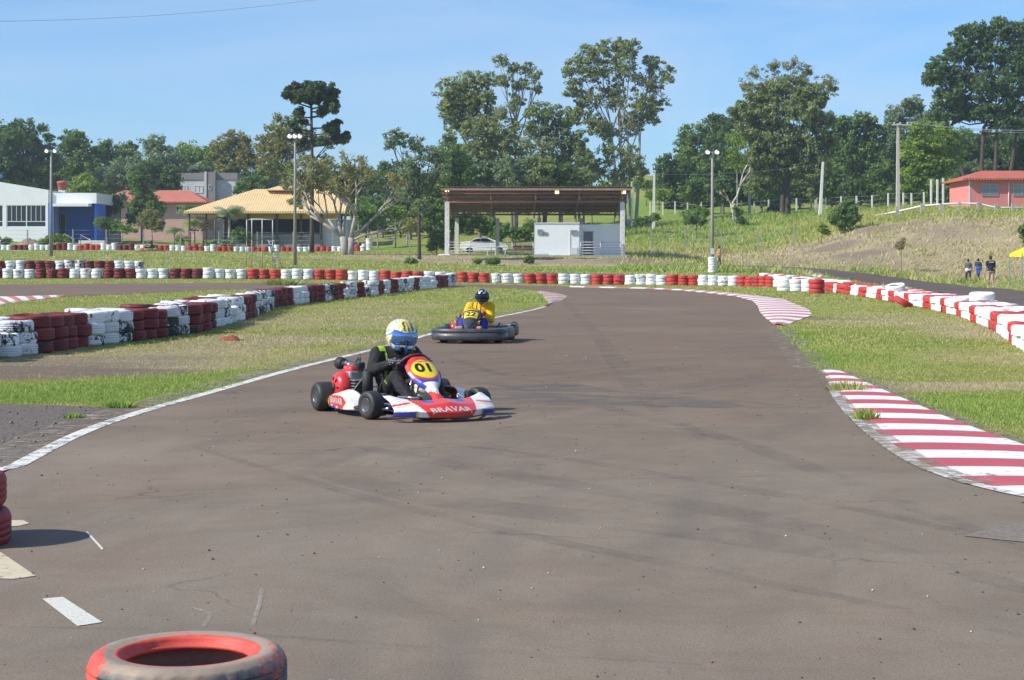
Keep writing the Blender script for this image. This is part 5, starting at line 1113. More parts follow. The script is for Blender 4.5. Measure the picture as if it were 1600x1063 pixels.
def hip_roof(bm, x0, x1, y0, y1, z, ze, inset, th=.18, ridge=None):
    ym = (y0+y1)/2; r = ridge or ((x0+inset, ym), (x1-inset, ym))
    A = [bm.verts.new(p) for p in ((x0,y0,z),(x1,y0,z),(x1,y1,z),(x0,y1,z))]; T = [bm.verts.new((r[0][0],r[0][1],ze)), bm.verts.new((r[1][0],r[1][1],ze))]
    for f in ((A[0],A[1],T[1],T[0]),(A[1],A[2],T[1]),(A[2],A[3],T[0],T[1]),(A[3],A[0],T[0])): bm.faces.new(f)
    B = [bm.verts.new((v.co.x, v.co.y, v.co.z-th)) for v in A]
    for i in range(4): bm.faces.new((A[i], B[i], B[(i+1)%4], A[(i+1)%4]))
    bm.faces.new(B[::-1])
def windows(t, b0, y, rects, mat=M_GLASS, frame=M_WFRAME, th=.05, slats=0, div=2):
    for (xa, xb, za, zb) in rects:
        w = part('window', t, mat, (xa, y-.03, za), (xb, y-.002, zb), b0); bm = bmesh.new(); e = .07
        box2(bm, Vector((xa-e,y-.08,za-e))-b0, Vector((xb+e,y-.033,za))-b0); box2(bm, Vector((xa-e,y-.08,zb))-b0, Vector((xb+e,y-.033,zb+e))-b0)
        for i in range(div+1):
            xx = xa-e if i == 0 else (xb if i == div else xa+(xb-xa)*i/div-e/2); box2(bm, Vector((xx,y-.075,za+.001))-b0, Vector((xx+e,y-.034,zb-.001))-b0)
        for i in range(slats): zz = za+(zb-za)*(i+.5)/slats; box2(bm, Vector((xa+e*.1,y-.06,zz-.03))-b0, Vector((xb-e*.1,y-.036,zz+.03))-b0)
        obj('frame', bm, frame, w)
def long_pink():
    d = 236.0; b0 = on(235, d); t = thing('pink_building', 'long low pink building with red tiled roof behind the garden', 'building', b0)
    x0, x1 = wx(150,d), wx(318,d); z0 = wz(352,d)-2.0; z1 = wz(318,d)
    part('wall', t, M_PINK, (x0,d,z0), (x1,d+9,z1), b0)
    bm = bmesh.new(); hip_roof(bm, x0-b0.x-.5, x1-b0.x+.6, -1.0, 10.0, z1-b0.z+.22, wz(297.5,d+4.5)-b0.z, 3.4); obj('roof', bm, M_TILE, t)
    windows(t, b0, d, [(wx(276,d),wx(284,d),wz(333,d),wz(321,d)),(wx(199,d),wx(207,d),wz(333,d),wz(321,d)),(wx(300,d),wx(308,d),wz(333,d),wz(321,d))])
long_pink()
def grey_block():
    d = 258.0; b0 = on(330, d); t = thing('apartment_block', 'grey and pale two storey block behind the red tiled roof', 'building', b0); z0 = wz(330,d)-4
    z1 = wz(281,d); part('wall', t, M_PALEW, (wx(270,d),d,z0), (wx(370,d),d+10,z1), b0); part('parapet', t, M_GREYW, (wx(270,d)-.1,d-.12,z1+.002), (wx(370,d)+.1,d+10.1,wz(270.5,d)), b0)
    part('stair_tower', t, M_GREYW, (wx(321,d),d-.9,z0), (wx(338,d),d-.125,wz(270,d)+.05), b0); part('pilaster', t, M_PALEW, (wx(321,d),d-1.0,z0), (wx(324.5,d),d-.903,wz(270,d)+.1), b0)
    windows(t, b0, d, [(wx(305,d),wx(316,d),wz(301,d),wz(291,d)),(wx(347,d),wx(353,d),wz(294,d),wz(289,d)),(wx(284,d),wx(292,d),wz(301,d),wz(291,d))], simple('shutter', (.62,.63,.66), .6)); windows(t, b0, d-.9, [(wx(328.5,d),wx(331,d),wz(296,d),wz(290,d))], div=1)
grey_block()
def kiosk():
    d = 198.0; b0 = on(420, d); t = thing('kiosk', 'open sided kiosk with wide yellow hipped roof', 'building', b0)
    bm = bmesh.new(); x0, x1 = wx(287,d), wx(549,d); ze = wz(330,d)-b0.z; zr = wz(296,d+8)-b0.z
    y0, y1 = 0.0, 15.0
    hip_roof(bm, x0-b0.x, x1-b0.x, y0, y1, ze, zr, 0, .25, ((wx(398,d+7)-b0.x, 7.2), (wx(512,d+7)-b0.x, 7.8)))
    for f in bm.faces: f.smooth = False
    rf = obj('roof', bm, [M_YROOF], t)
    bm = bmesh.new(); tx0, tx1 = wx(418,d+7)-b0.x, wx(470,d+7)-b0.x; hip_roof(bm, tx0, tx1, 5.6, 9.4, zr-.12, zr+.38, 1.2, .1); obj('roof_vent', bm, M_YROOF, rf)
    zb = -.5
    bm = bmesh.new(); box2(bm, (wx(352,d)-b0.x, 1.6, ze-.85), (wx(532,d)-b0.x, 1.8, ze-.26)); obj('fascia', bm, M_YELLOW, t)
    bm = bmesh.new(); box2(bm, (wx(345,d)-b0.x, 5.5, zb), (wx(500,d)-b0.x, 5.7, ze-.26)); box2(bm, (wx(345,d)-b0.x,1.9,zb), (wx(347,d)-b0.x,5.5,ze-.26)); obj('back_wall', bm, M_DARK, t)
    bm = bmesh.new(); box2(bm, (wx(352,d)-b0.x, 1.62, zb), (wx(500,d)-b0.x, 1.76, wz(370,d)-b0.z+.35)); obj('low_wall', bm, M_GREYW, t)
    bm = bmesh.new(); box2(bm, (wx(497,d)-b0.x, 1.9, zb), (wx(540,d)-b0.x, 9, ze-.9)); obj('white_wall', bm, M_PALEW, t)
    for px in (352, 385, 430, 468, 500, 532):
        bm = bmesh.new(); x = wx(px,d)-b0.x; box2(bm, (x-.11, 1.35, zb), (x+.11, 1.59, ze-.26)); obj('post', bm, M_WOOD, t)
    for px in (293, 320):
        bm = bmesh.new(); x = wx(px,d)-b0.x; tube(bm, [(x,1,zb),(x,1,ze-.25)], .1, 8); obj('post', bm, M_WOOD, t)
    # pergola
    dp = 193.0; b1 = on(320, dp); p = thing('pergola', 'weathered wooden pergola with slanting rafters left of the kiosk', 'pergola', b1)
    for px, dd in ((297,193),(318,193),(336,193),(350,193),(297,197),(336,197)):
        bm = bmesh.new(); g = on(px, dd); tube(bm, [g-b1+Vector((0,0,-.2)), Vector((g.x-b1.x, dd-b1.y, wz(358 if px < 330 else 345,dd)-b1.z))], .10, 7); obj('post', bm, M_WOOD, p)
    bm = bmesh.new()
    for k in range(8):
        y = -.3+k*.7; tube(bm, [(wx(294+k*5,dp)-b1.x, y, wz(362-k*.5,dp)-b1.z), (wx(322+k*4,dp)-b1.x, y, wz(344-k*1.8,dp)-b1.z)], .06, 6)
    for xx, zz in ((297,358),(320,347),(340,338)): tube(bm, [(wx(xx,dp)-b1.x,-.5,wz(zz,dp)-b1.z-.1),(wx(xx,dp)-b1.x,5,wz(zz,dp)-b1.z-.1)], .08, 6)
    obj('rafters', bm, M_WOOD, p)
kiosk()
def pink_house():
    d = 180.0; b0 = on(1570, d); t = thing('pink_house', 'bright pink house with orange tiled roof at the right edge', 'house', b0)
    x0, x1 = wx(1514,d), wx(1760,d); z0 = wz(322,d)-.8; z1 = wz(281,d); part('wall', t, M_PINKB, (x0,d,z0), (x1,d+8,z1), b0)
    bm = bmesh.new(); hip_roof(bm, x0-b0.x-.65, x1-b0.x+.65, -.65, 8.6, z1-b0.z+.12, wz(267,d+4)-b0.z, 3.0); obj('roof', bm, M_TILEB, t)
    part('corner_trim', t, M_WFRAME, (x0-.02,d-.03,z0), (x0+.12,d-.004,z1-.02), b0)
    windows(t, b0, d, [(wx(1534.5,d),wx(1558,d),wz(305.5,d),wz(288.5,d)),(wx(1584,d),wx(1609,d),wz(305.5,d),wz(288.5,d))], simple('shutter_dark', (.16,.17,.18), .6), M_STEEL, slats=9, div=2)
    bm = bmesh.new(); tube(bm, [(wx(1576,d)-b0.x,-.05,z0-b0.z),(wx(1576,d)-b0.x,-.05,z1-b0.z)], .05, 6); obj('drainpipe', bm, M_WFRAME, t)
pink_house()
# ---- pavilion
def pavilion():
    d = 149.0; fz = 1.66; b0 = Vector((wx(838,d), d, fz)); t = thing('pavilion', 'open pit pavilion with rusty trussed lean-to roof', 'pavilion', b0)
    D2 = 160.0; xl, xr = wx(688,d)-b0.x, wx(987,d)-b0.x; zf = wz(294.5,d-1)-fz; zk = wz(334.5,D2)-fz; yk = D2-d
    # roof sheet, sloping down to the back
    bm = bmesh.new(); n = 120; y0, y1 = -1.0, yk
    for k in range(n+1):
        x = xl+(xr-xl)*k/n; o_ = .035*math.sin(k*math.pi*.75)
        for yy, zz in ((y0, zf+.12), (y1, zk+.12)): bm.verts.new((x, yy, zz+o_))
    bm.verts.ensure_lookup_table()
    for k in range(n): bm.faces.new((bm.verts[2*k], bm.verts[2*k+2], bm.verts[2*k+3], bm.verts[2*k+1]))
    r = bmesh.ops.extrude_face_region(bm, geom=bm.faces[:]); bmesh.ops.translate(bm, verts=[g for g in r['geom'] if isinstance(g, bmesh.types.BMVert)], vec=(0,0,.03)); bmesh.ops.recalc_face_normals(bm, faces=bm.faces[:])
    rf = obj('roof', bm, M_CORR, t)
    def at_roof(y): k = (y-y0)/(y1-y0); return zf+(zk-zf)*k
    for k in range(8):
        y = y0+.1+(y1-y0-.2)*k/7; bm = bmesh.new(); box2(bm, (xl+.1, y-.05, at_roof(y)-.15), (xr-.1, y+.05, at_roof(y)+.02)); obj('purlin', bm, M_RUSTP, t)
    for px in (699.5, 767, 837, 905, 972):            # rafters: two chords with lacing
        x = wx(px,d)-b0.x; bm = bmesh.new(); a, b_ = Vector((x,-.7,at_roof(-.7)-.18)), Vector((x,yk-.2,at_roof(yk-.2)-.18))
        tube(bm, [a,b_], .06, 6); a2, b2 = a-Vector((0,0,.55)), b_-Vector((0,0,.25)); tube(bm, [a2,b2], .06, 6)
        for k in range(13): p = a.lerp(b_, k/12); q = a2.lerp(b2, k/12); tube(bm, [p,q], .025, 5); (k < 12) and tube(bm, [q, a.lerp(b_, (k+1)/12)], .025, 5)
        obj('rafter', bm, M_RUSTP, t)
    # lattice beam between the two front columns
    bm = bmesh.new(); xa, xb = wx(697,d)-b0.x, wx(972,d)-b0.x; zt, zb = at_roof(0)-.24, at_roof(0)-.24-.72
    tube(bm, [(xa,-.1,zt),(xb,-.1,zt)], .05, 6); tube(bm, [(xa,-.1,zb),(xb,-.1,zb)], .06, 6)
    for k in range(24): u0, u1 = xa+(xb-xa)*k/24, xa+(xb-xa)*(k+1)/24; tube(bm, [(u0,-.1,zb),(u0,-.1,zt)], .022, 5); tube(bm, [(u0,-.1,zt if k % 2 else zb),(u1,-.1,zb if k % 2 else zt)], .022, 5)
    obj('lattice_beam', bm, M_RUST, t)
    for px in (698.5, 972.5):
        bm = bmesh.new(); x = wx(px,d)-b0.x; box2(bm, (x-.19,-.17,-.15), (x+.19,.17,at_roof(0)-.98)); 
        for k in range(9): z = .4+k*.5; box2(bm, (x-.05,-.185,z), (x+.05,-.172,z+.12))
        obj('column', bm, M_CONCW, t)
    for px in (714, 777.5, 842.5, 908, 971):
        bm = bmesh.new(); x = wx(px,D2)-b0.x; box2(bm, (x-.17,yk-.5,-.3), (x+.17,yk-.16,at_roof(yk-.3)-.45)); obj('column', bm, M_CONCW, t)
    # floor slab
    bm = bmesh.new(); box2(bm, (wx(697,d)-b0.x,-.45,-.5), (wx(980,d)-b0.x,yk,0)); obj('floor_slab', bm, M_CONC, t)
    bm = bmesh.new(); rbox(bm, (wx(697,d)-b0.x-.1,-.75,-.42), (1.0,.9,1.05), .08); obj('footing', bm, M_CONCW, t)
    # guard rail in front
    for (pa, pb) in ((702,833),(907,969)):
        bm = bmesh.new(); xa, xb = wx(pa,d)-b0.x, wx(pb,d)-b0.x; yy = -.3
        for k in range(5): z = .18+k*.23; tube(bm, [(xa,yy,z),(xb,yy,z)], .025, 6)
        n = max(2, round((xb-xa)/2)); 
        for k in range(n+1): x = xa+(xb-xa)*k/n; tube(bm, [(x,yy,0),(x,yy,1.15)], .035, 6)
        obj('railing', bm, M_STEEL, t)
    for px in (699, 870, 974):
        bm = bmesh.new(); x = wx(px,d)-b0.x; z = wz(298 if px < 700 else 301,d)-fz; rbox(bm, (x,-.5,z), (.42,.18,.34), .04); f = obj('floodlight', bm, M_STEEL, t); bm = bmesh.new(); rbox(bm, (x,-.60,z), (.34,.02,.27), .008); obj('lens', bm, M_BULBY, f)
    bm = bmesh.new(); x = wx(980,d)-b0.x; tube(bm, [(x,-.3,wz(318,d)-fz),(x,-.3,wz(303,d)-fz)], .06, 8); obj('tube_lamp', bm, M_WFRAME, t)
    # white booth
    b1 = Vector((wx(870,d), d+.6, fz)); k = thing('booth', 'white painted booth with small high windows inside the pavilion', 'booth', b1); d1 = d+.2; d2 = d+2.2
    part('wall', k, M_WHITE, (wx(835.5,d1),d1,fz), (wx(905,d1),d1+5,wz(349.5,d1)), b1); part('annex_wall', k, M_WHITE, (wx(905,d1)+.003,d2,fz), (wx(969,d2),d2+3.5,wz(351,d2)), b1)
    part('roof_slab', k, M_CONCW, (wx(835.5,d1)-.06,d1-.06,wz(349.5,d1)+.002), (wx(905,d1)+.06,d1+5.1,wz(348.3,d1)+.02), b1)
    windows(k, b1, d1, [(wx(841,d1),wx(846.5,d1),wz(365.5,d1),wz(360,d1)),(wx(894,d1),wx(901,d1),wz(366,d1),wz(361,d1))], simple('booth_louvre', (.28,.29,.3), .6), M_STEEL, slats=4, div=1)
    bm = bmesh.new(); box2(bm, Vector((wx(848,d1),d1-.05,wz(368,d1)))-b1, Vector((wx(855.5,d1),d1-.003,wz(363,d1)))-b1); obj('sign_board', bm, simple('sign_grey', (.22,.22,.23), .7, var=.5, scale=8), k)
    part('panel', k, M_CONCW, (wx(890,d1),d1-.04,fz), (wx(891,d1),d1-.003,wz(359,d1)), b1); part('hatch', k, M_PALEW, (wx(891.5,d1),d1-.05,fz+.1), (wx(902,d1),d1-.003,wz(387,d1)), b1)
    dd = part('door', k, simple('louvre_door', (.16,.17,.17), .5, var=.2), (wx(912.5,d2),d2-.05,fz), (wx(926,d2),d2-.003,wz(362,d2)), b1); part('door_frame', dd, M_STEEL, (wx(911.5,d2),d2-.08,fz), (wx(912.4,d2),d2-.004,wz(361,d2)), b1); part('door_frame', dd, M_STEEL, (wx(926.1,d2),d2-.08,fz), (wx(927,d2),d2-.004,wz(361,d2)), b1)
    bm = bmesh.new(); tube(bm, [Vector((wx(941,d2),d2-.02,wz(379,d2)))-b1, Vector((wx(941,d2),d2-.12,wz(379,d2)))-b1], .06, 8); obj('tap', bm, M_DARK, k)
    # white plastic tables with chairs
    for i, (px, dy, lab) in enumerate([(768,1.2,'white plastic table at the left behind the pavilion railing'),(783,1.6,'white plastic table at the right behind the pavilion railing')]):
        q = thing('plastic_table', lab, 'table', (wx(px,d+dy), d+dy, fz), 0, 'plastic tables in the pavilion')
        bm = bmesh.new(); rbox(bm, (0,0,.72), (.8,.8,.04), .015); obj('tabletop', bm, M_WFRAME, q)
        for sx in (-.34,.34):
            for sy in (-.34,.34): bm = bmesh.new(); bx(bm, (sx,sy,.35), (.07,.07,.70)); obj('leg', bm, M_WFRAME, q)
    for i, (px, dy) in enumerate([(809,2.5),(825,2.5)]):
        q = thing('bench', 'dark red bench, %s of two behind the pavilion railing' % ['left','right'][i], 'bench', (wx(px,d+dy), d+dy, fz), 0, 'red benches in the pavilion')
        M_BR = simple('bench_red', (.30,.035,.04), .6); bm = bmesh.new(); rbox(bm, (0,0,.45), (.8,.4,.05), .01); obj('seat', bm, M_BR, q); bm = bmesh.new(); rbox(bm, (0,.2,.7), (.8,.05,.25), .01); obj('backrest', bm, M_BR, q)
        for sx in (-.33,.33): bm = bmesh.new(); bx(bm, (sx,0,.21), (.05,.36,.42)); obj('leg', bm, M_STEEL, q)
pavilion()
def white_car():
    d = 163.5; base = on(757, d); t = thing('parked_car', 'white sedan parked behind the pavilion railing', 'car', base)
    M_CAR = simple('car_white', (.80,.80,.80), .25, var=.02, coat=.6)
    Wd = .86
    prof = [(-2.2,.45),(-2.22,.75),(-2.1,.98),(-1.75,1.06),(-1.35,1.10),(-.75,1.40),(-.1,1.47),(.45,1.42),(1.15,1.02),(1.9,.90),(2.18,.70),(2.2,.42),(1.75,.28),(1.62,.52),(1.38,.62),(1.14,.52),(1.02,.26),(-1.02,.26),(-1.14,.52),(-1.38,.62),(-1.62,.52),(-1.75,.28)]
    bm = bmesh.new(); secs = []
    for y, sx, inn in ((-1,1.0,1),(-.97,1.0,0),(.97,1.0,0),(1,1.0,1)):
        secs.append([Vector((p[0]*(.985 if inn else 1), y*Wd*(1-.16*max(0,(p[1]-.95)/.5)), p[1]-(.02 if inn else 0))) for p in prof])
    rs = [[bm.verts.new(p) for p in s] for s in secs]; n = len(prof)
    for i in range(3):
        for j in range(n): bm.faces.new((rs[i][j], rs[i][(j+1)%n], rs[i+1][(j+1)%n], rs[i+1][j]))
    for r_ in (rs[0][::-1], rs[-1]): bmesh.ops.triangulate(bm, faces=[bm.faces.new(r_)])
    obj('body', bm, M_CAR, t, angle=25)
    for s_ in (-1, 1):
        for q in ([(-1.28,1.10),(-.78,1.34),(-.40,1.39),(-.40,1.08)],[(-.34,1.08),(-.34,1.40),(.28,1.37),(.42,1.32),(.86,1.06)]):
            bm = bmesh.new(); vs = []
            for y in (.0, .012):
                for p in q: vs.append(bm.verts.new((p[0], s_*(Wd*(1-.16*max(0,(p[1]-.95)/.5))+.002+y), p[1])))
            k = len(q); bm.faces.new(vs[:k]); bm.faces.new(vs[k:][::-1]); [bm.faces.new((vs[i], vs[(i+1)%k], vs[k+(i+1)%k], vs[k+i])) for i in range(k)]; bmesh.ops.recalc_face_normals(bm, faces=bm.faces[:]); obj('window', bm, M_GLASS, t)
    for x in (-1.38, 1.38):
        for s_ in (-1, 1):
            bm = bmesh.new(); M = Matrix.Translation((x, s_*.78, .31)) @ Matrix.Rotation(R(90), 4, 'X'); lathe(bm, [(.19,-.1),(.27,-.11),(.31,-.08),(.31,.08),(.27,.11),(.19,.1)], 24, M, closed=True); w = obj('wheel', bm, M_BLACK, t)
            bm = bmesh.new(); lathe(bm, [(.02,-.07),(.20,-.06),(.20,.06),(.02,.07)], 12, M); obj('rim', bm, M_STEEL, w)
    for y in (-.6,.6): bm = bmesh.new(); rbox(bm, (2.15,y,.68), (.12,.3,.12), .03); obj('headlight', bm, M_WFRAME, t); bm = bmesh.new(); rbox(bm, (-2.17,y,.85), (.08,.3,.14), .03); obj('tail_light', bm, simple('tail_red', (.4,.02,.02), .3), t)
white_car()

# ---- lamps and poles
M_POLE = simple('lamp_pole_concrete', (.30,.28,.25), .85, var=.12, scale=2); M_POLEL = simple('pale_concrete_pole', (.50,.47,.41), .85, var=.12, scale=2)
def lamp(px, d, py_top, lab, r=.11, zoff=0, nl=2, bot=None, dz=0):
    b = on(px, d); t = thing('floodlight_post', lab, 'lamp post', b, 0, 'floodlight posts'); h = wz(py_top, d)-b.z
    bm = bmesh.new(); rr = r; pts = [(0,0,-.1),(0,0,h)]; tube(bm, pts, [rr*1.25, rr*.6], 10); obj('pole', bm, M_POLE, t, True)
    bm = bmesh.new(); tube(bm, [(-.32 if nl > 1 else 0,0,h),(.32,0,h)], .03, 6); obj('crossbar', bm, M_STEEL, t)
    for k in range(nl):
        x = (-.33,.33,0)[k] if nl > 1 else 0; bm = bmesh.new(); lathe(bm, [(.03,.20),(.10,.16),(.2,.0),(.22,-.05),(.20,-.055),(.10,.0)], 16, Matrix.Translation((x,-.06,h+.0)) @ Matrix.Rotation(R(60), 4, 'X') @ Matrix.Rotation(R(0), 4, 'Z')); f = obj('floodlight', bm, M_STEEL, t, True)
        bm = bmesh.new(); ell(bm, (x,-.19,h-.03), (.125,.08,.12)); obj('lens', bm, M_BULB, f, True)
    return t
lamp(80,143,236,'floodlight post at the far left before the blue building',.13); lamp(461,118,213,'floodlight post with three lamps before the yellow roof',.10,nl=3); lr = lamp(1117,125,238,'floodlight post rising from the white tyre stack on the right',.12)
lr.location.x = LAMP_R.x; bm = bmesh.new(); rbox(bm, (0,-.2,1.5), (.26,.14,.42), .02); obj('switch_box', bm, M_PALEW, lr)
def pole(px, d, py_top, lab, w=.22, mat=M_POLEL, lean=0, arm=0, grp='concrete power poles', grow=None):
    b = on(px, d); t = thing('power_pole', lab, 'pole', b, 0, grp); h = wz(py_top, d)-b.z; bm = bmesh.new()
    vs = [bm.verts.new(((x*w*(.55 if z else 1)/2)+(lean if z else 0), y*w*(.55 if z else 1)/2, h if z else -.15)) for z in (0,1) for x, y in ((-1,-1),(1,-1),(1,1),(-1,1))]
    for q in ((0,3,2,1),(4,5,6,7),(0,1,5,4),(1,2,6,5),(2,3,7,6),(3,0,4,7)): bm.faces.new([vs[i] for i in q])
    obj('post', bm, mat, t)
    if arm:
        bm = bmesh.new(); bx(bm, (.35,-.15,h-.15), (arm,.1,.12)); a = obj('crossarm', bm, M_WOOD if False else M_POLEL, t)
        for x in (-.4,.2,.9,1.3):
            bm = bmesh.new(); lathe(bm, [(.03,0),(.07,.03),(.04,.08),(.07,.12),(.03,.2)], 8, Matrix.Translation((x,-.15,h-.09))); obj('insulator', bm, M_WFRAME, a)
    return t, b, h
tA, bA, hA = pole(1403,175,193,'tall concrete pole with a crossarm on the bank edge',.38,arm=2.0)
pole(1021,205,270,'slim white pole on the green slope right of the pavilion',.36,M_CONCW,.1); pole(1171,222,250,'grey pole on the slope left of the big drooping tree',.34)
pole(1275,228,272,'grey pole standing just behind the leaning white one',.32); pole(1281,197,253,'leaning white pole right of the big drooping tree',.36,M_CONCW,.35)
pole(987,212,262,'thin pale pole among the feet of the tall gum',.24,M_CONCW)
def wire(name, a, b, sag, r, lab, cat='cable'):
    bm = bmesh.new(); pts = [Vector(a).lerp(Vector(b), k/20)+Vector((0,0,-sag*4*(k/20)*(1-k/20))) for k in range(21)]; tube(bm, pts, r, 5); o = obj(name, bm, simple('cable', (.22,.25,.30), .6), None, True); tag(o, lab, cat); return o
wa = Vector((bA.x+.9, 175-.15, bA.z+hA+.1))
wire('power_cable', wa, P(1720,200,168), .5, .03, 'double power cable running right from the crossarm pole'); wire('power_cable', wa+Vector((.4,0,-.02)), P(1720,203,168), .6, .025, 'lower power cable running right from the crossarm pole')
wire('power_cable', P(-60,34,60), P(520,-4,75), .25, .006, 'single overhead cable crossing the top left of the sky')
wire('power_cable', P(1022,272,205), P(1283,256,197), .45, .010, 'thin cable hanging between the two white slope poles'); 
# ---- fences
def post_fence(name, lab, posts, w, mat, wires, wr, cat='fence', h_of=None, wire_mat=None):
    b0 = Vector(posts[0][0]); t = thing(name, lab, cat, b0); tops = []
    for b, h in posts:
        bm = bmesh.new(); v = Vector(b)-b0; bx(bm, (v.x, v.y, v.z+h/2-.1), (w, w, h+.2)); obj('post', bm, mat, t)
    bm = bmesh.new()
    for f in wires:
        for (a, ha), (b, hb) in zip(posts[:-1], posts[1:]): tube(bm, [Vector(a)-b0+Vector((0,-.0,ha*f)), Vector(b)-b0+Vector((0,-.0,hb*f))], wr, 4)
    obj('wires', bm, wire_mat or M_STEEL, t)
    return t
wp_ = [(42,430,470),(95,425,480),(146,428,465),(198,420,468),(255,420,466),(338,415,465),(422,413,465),(476,413,462),(536,410,467),(592,412,466),(652,418,465),(714,405,462),(774,398,456),(838,392,448),(902,390,444),(967,386,438),(1034,383,435),(1097,380,432),(1131,382,433),(1183,381,432)]
ps = []
for x, y0, y1 in wp_:
    px, pt, pb = 1000+x/2.667, 160+y0/2.667, 160+y1/2.667; g = G(px, pb); ps.append(((g.x, g.y, g.z), (pb-pt)/F*g.y*1.05))
# keep the line of posts at a steady distance
out = []
for (g, h), (x, y0, y1) in zip(ps, wp_):
    px = 1000+x/2.667; d = float(np.interp(px, [1010,1200,1290,1340,1450],[238,226,212,206,203])); b = on(px, d); out.append((tuple(b), 1.75))
post_fence('white_post_fence', 'wire fence with whitewashed concrete posts on the green slope', out, .17, M_CONCW, (.35,.65,.95), .012)
out = []
for x in (1213,1239,1263):
    px = 1000+x/2.667; b = on(px, 200); out.append((tuple(b), 3.3 if x > 1200 else 2))
post_fence('white_post_group', 'tall whitewashed concrete posts at the top of the bank', out, .2, M_CONCW, (.5,.9), .012)
post_fence('grey_wire_fence', 'grey wire mesh fence at the foot of the slope behind the right lamp', [(tuple(on(px, d)), 2.2) for px, d in ((1018,166),(1071,163),(1127,161),(1185,159),(1241,156))], .10, simple('grey_post', (.30,.29,.27), .8), (.15,.3,.45,.6,.75,.95), .007)
post_fence('grey_wire_fence', 'grey wire mesh fence behind the far row of tyres at the left', [(tuple(on(px, 186)), 2.1) for px in (-12,43,114,166,224,282,342,402,458,520,580,640)], .12, MATS['grey_post'], (.15,.35,.55,.75,.95), .008)
post_fence('low_wire_fence', 'thin wire fence behind the short second tyre row', [(tuple(on(px, 112)), 1.15) for px in (-20,130,262,400,520)], .05, MATS['grey_post'], (.9,.5), .008)
gp = [(1401,171),(1440,168.5),(1470,167.5),(1499,167),(1528,167),(1556,166.5),(1582,166),(1610,166)]
t = thing('guard_rail', 'low whitewashed rail on grey posts along the top of the bank', 'railing', on(1401,171)); b0 = on(1401,171)
for px, d in gp: bm = bmesh.new(); v = on(px, d)-b0; bx(bm, (v.x, v.y, v.z+.4), (.22,.2,1.1)); obj('post', bm, M_CONC, t)
bm = bmesh.new(); pts = [on(px, d+.25)-b0+Vector((0,0,z)) for px, d, z in ((1368,176,.2),(1401,171,.45),(1440,168.5,.75),(1470,167.5,.85),(1499,167,.8),(1528,167,.75),(1556,166.5,.6),(1610,166,.45))]; tube(bm, pts, .09, 6); obj('rail', bm, M_CONCW, t)
post_fence('green_mesh_fence', 'tall thin mesh fence at the right edge behind the walkers', [(tuple(on(px, d)), 2.0) for px, d in ((1577,106),(1597,101),(1660,92))], .05, simple('green_post', (.25,.33,.28), .7), (.1,.3,.5,.7,.9), .006)
# ---- observation frame with ladder
def tower():
    d = 112.5; b0 = on(405, d); t = thing('observation_frame', 'tall thin steel frame with a platform and leaning ladder on the field', 'frame', b0); s = d/F
    M_FR = simple('frame_paint', (.55,.55,.52), .6, var=.15); M_FO = simple('frame_orange', (.42,.30,.20), .7, var=.2)
    X_ = lambda px: (px-800)*s-b0.x; Zt = wz(343,d)-b0.z; Zm = wz(375.5,d)-b0.z
    for px, y in ((385.5,0),(397.5,-1.1),(426,0),(413.5,-1.1)):
        g = Z(X(px,d), d+y)-b0.z-.1; bm = bmesh.new(); tube(bm, [(X_(px)-.05*(px<400),y,g),(X_(px),y,Zm)], .032, 6); obj('leg', bm, M_FO if px != 426 else M_FR, t); bm = bmesh.new(); tube(bm, [(X_(px),y,Zm),(X_(px),y,Zt)], .032, 6); obj('upright', bm, M_FR, t)
    bm = bmesh.new(); c = [(X_(385.5),0,Zt),(X_(426),0,Zt),(X_(413.5),-1.1,Zt),(X_(397.5),-1.1,Zt)]; tube(bm, c, .035, 6, closed=True); obj('top_frame', bm, M_FR, t)
    bm = bmesh.new(); box2(bm, (X_(385.5),-1.1,Zm-.04), (X_(414),0,Zm+.03)); obj('platform', bm, M_WOOD, t)
    bm = bmesh.new(); g = Z(X(438,d),d)-b0.z-.05
    for dx in (0,.35): tube(bm, [(X_(421)+dx,-.5,Zm),(X_(435)+dx,-.9,g)], .028, 5)
    for k in range(9): f = k/9+.05; xx = X_(421)+(X_(435)-X_(421))*f; zz = Zm+(g-Zm)*f; yy = -.5-.4*f; tube(bm, [(xx,yy,zz),(xx+.35,yy,zz)], .02, 5)
    obj('ladder', bm, M_STEEL, t)
tower()
# ---- yellow umbrella at the right edge
def parasol():
    d = 103.0; b = on(1601, d); t = thing('parasol', 'bright yellow parasol cut off by the right edge', 'parasol', b); h = wz(387,d)-b.z; M_Y = simple('yellow_canvas', (.80,.62,.02), .7, var=.06)
    bm = bmesh.new(); tube(bm, [(0,0,-.1),(0,0,h)], .022, 8); obj('pole', bm, M_STEEL, t)
    bm = bmesh.new(); n = 8; top = bm.verts.new((.25,0,h+.12)); ring = []; low = []
    for k in range(n*4):
        a = 2*math.pi*k/(n*4); r = 1.1*(1-.03*math.cos(a*n)**2*0); dz = -.46-.035*math.sin(a*n/2)**2; ring.append(bm.verts.new((.25+r*math.cos(a), r*math.sin(a), h+dz+.12))); low.append(bm.verts.new((.25+r*1.01*math.cos(a), r*1.01*math.sin(a), h+dz-.06-.03*math.cos(a*n))))
    m = len(ring)
    for k in range(m): bm.faces.new((top, ring[k], ring[(k+1)%m])); bm.faces.new((ring[k], low[k], low[(k+1)%m], ring[(k+1)%m]))
    o = obj('canopy', bm, M_Y, t); md = o.modifiers.new('t','SOLIDIFY'); md.thickness = .01
parasol()
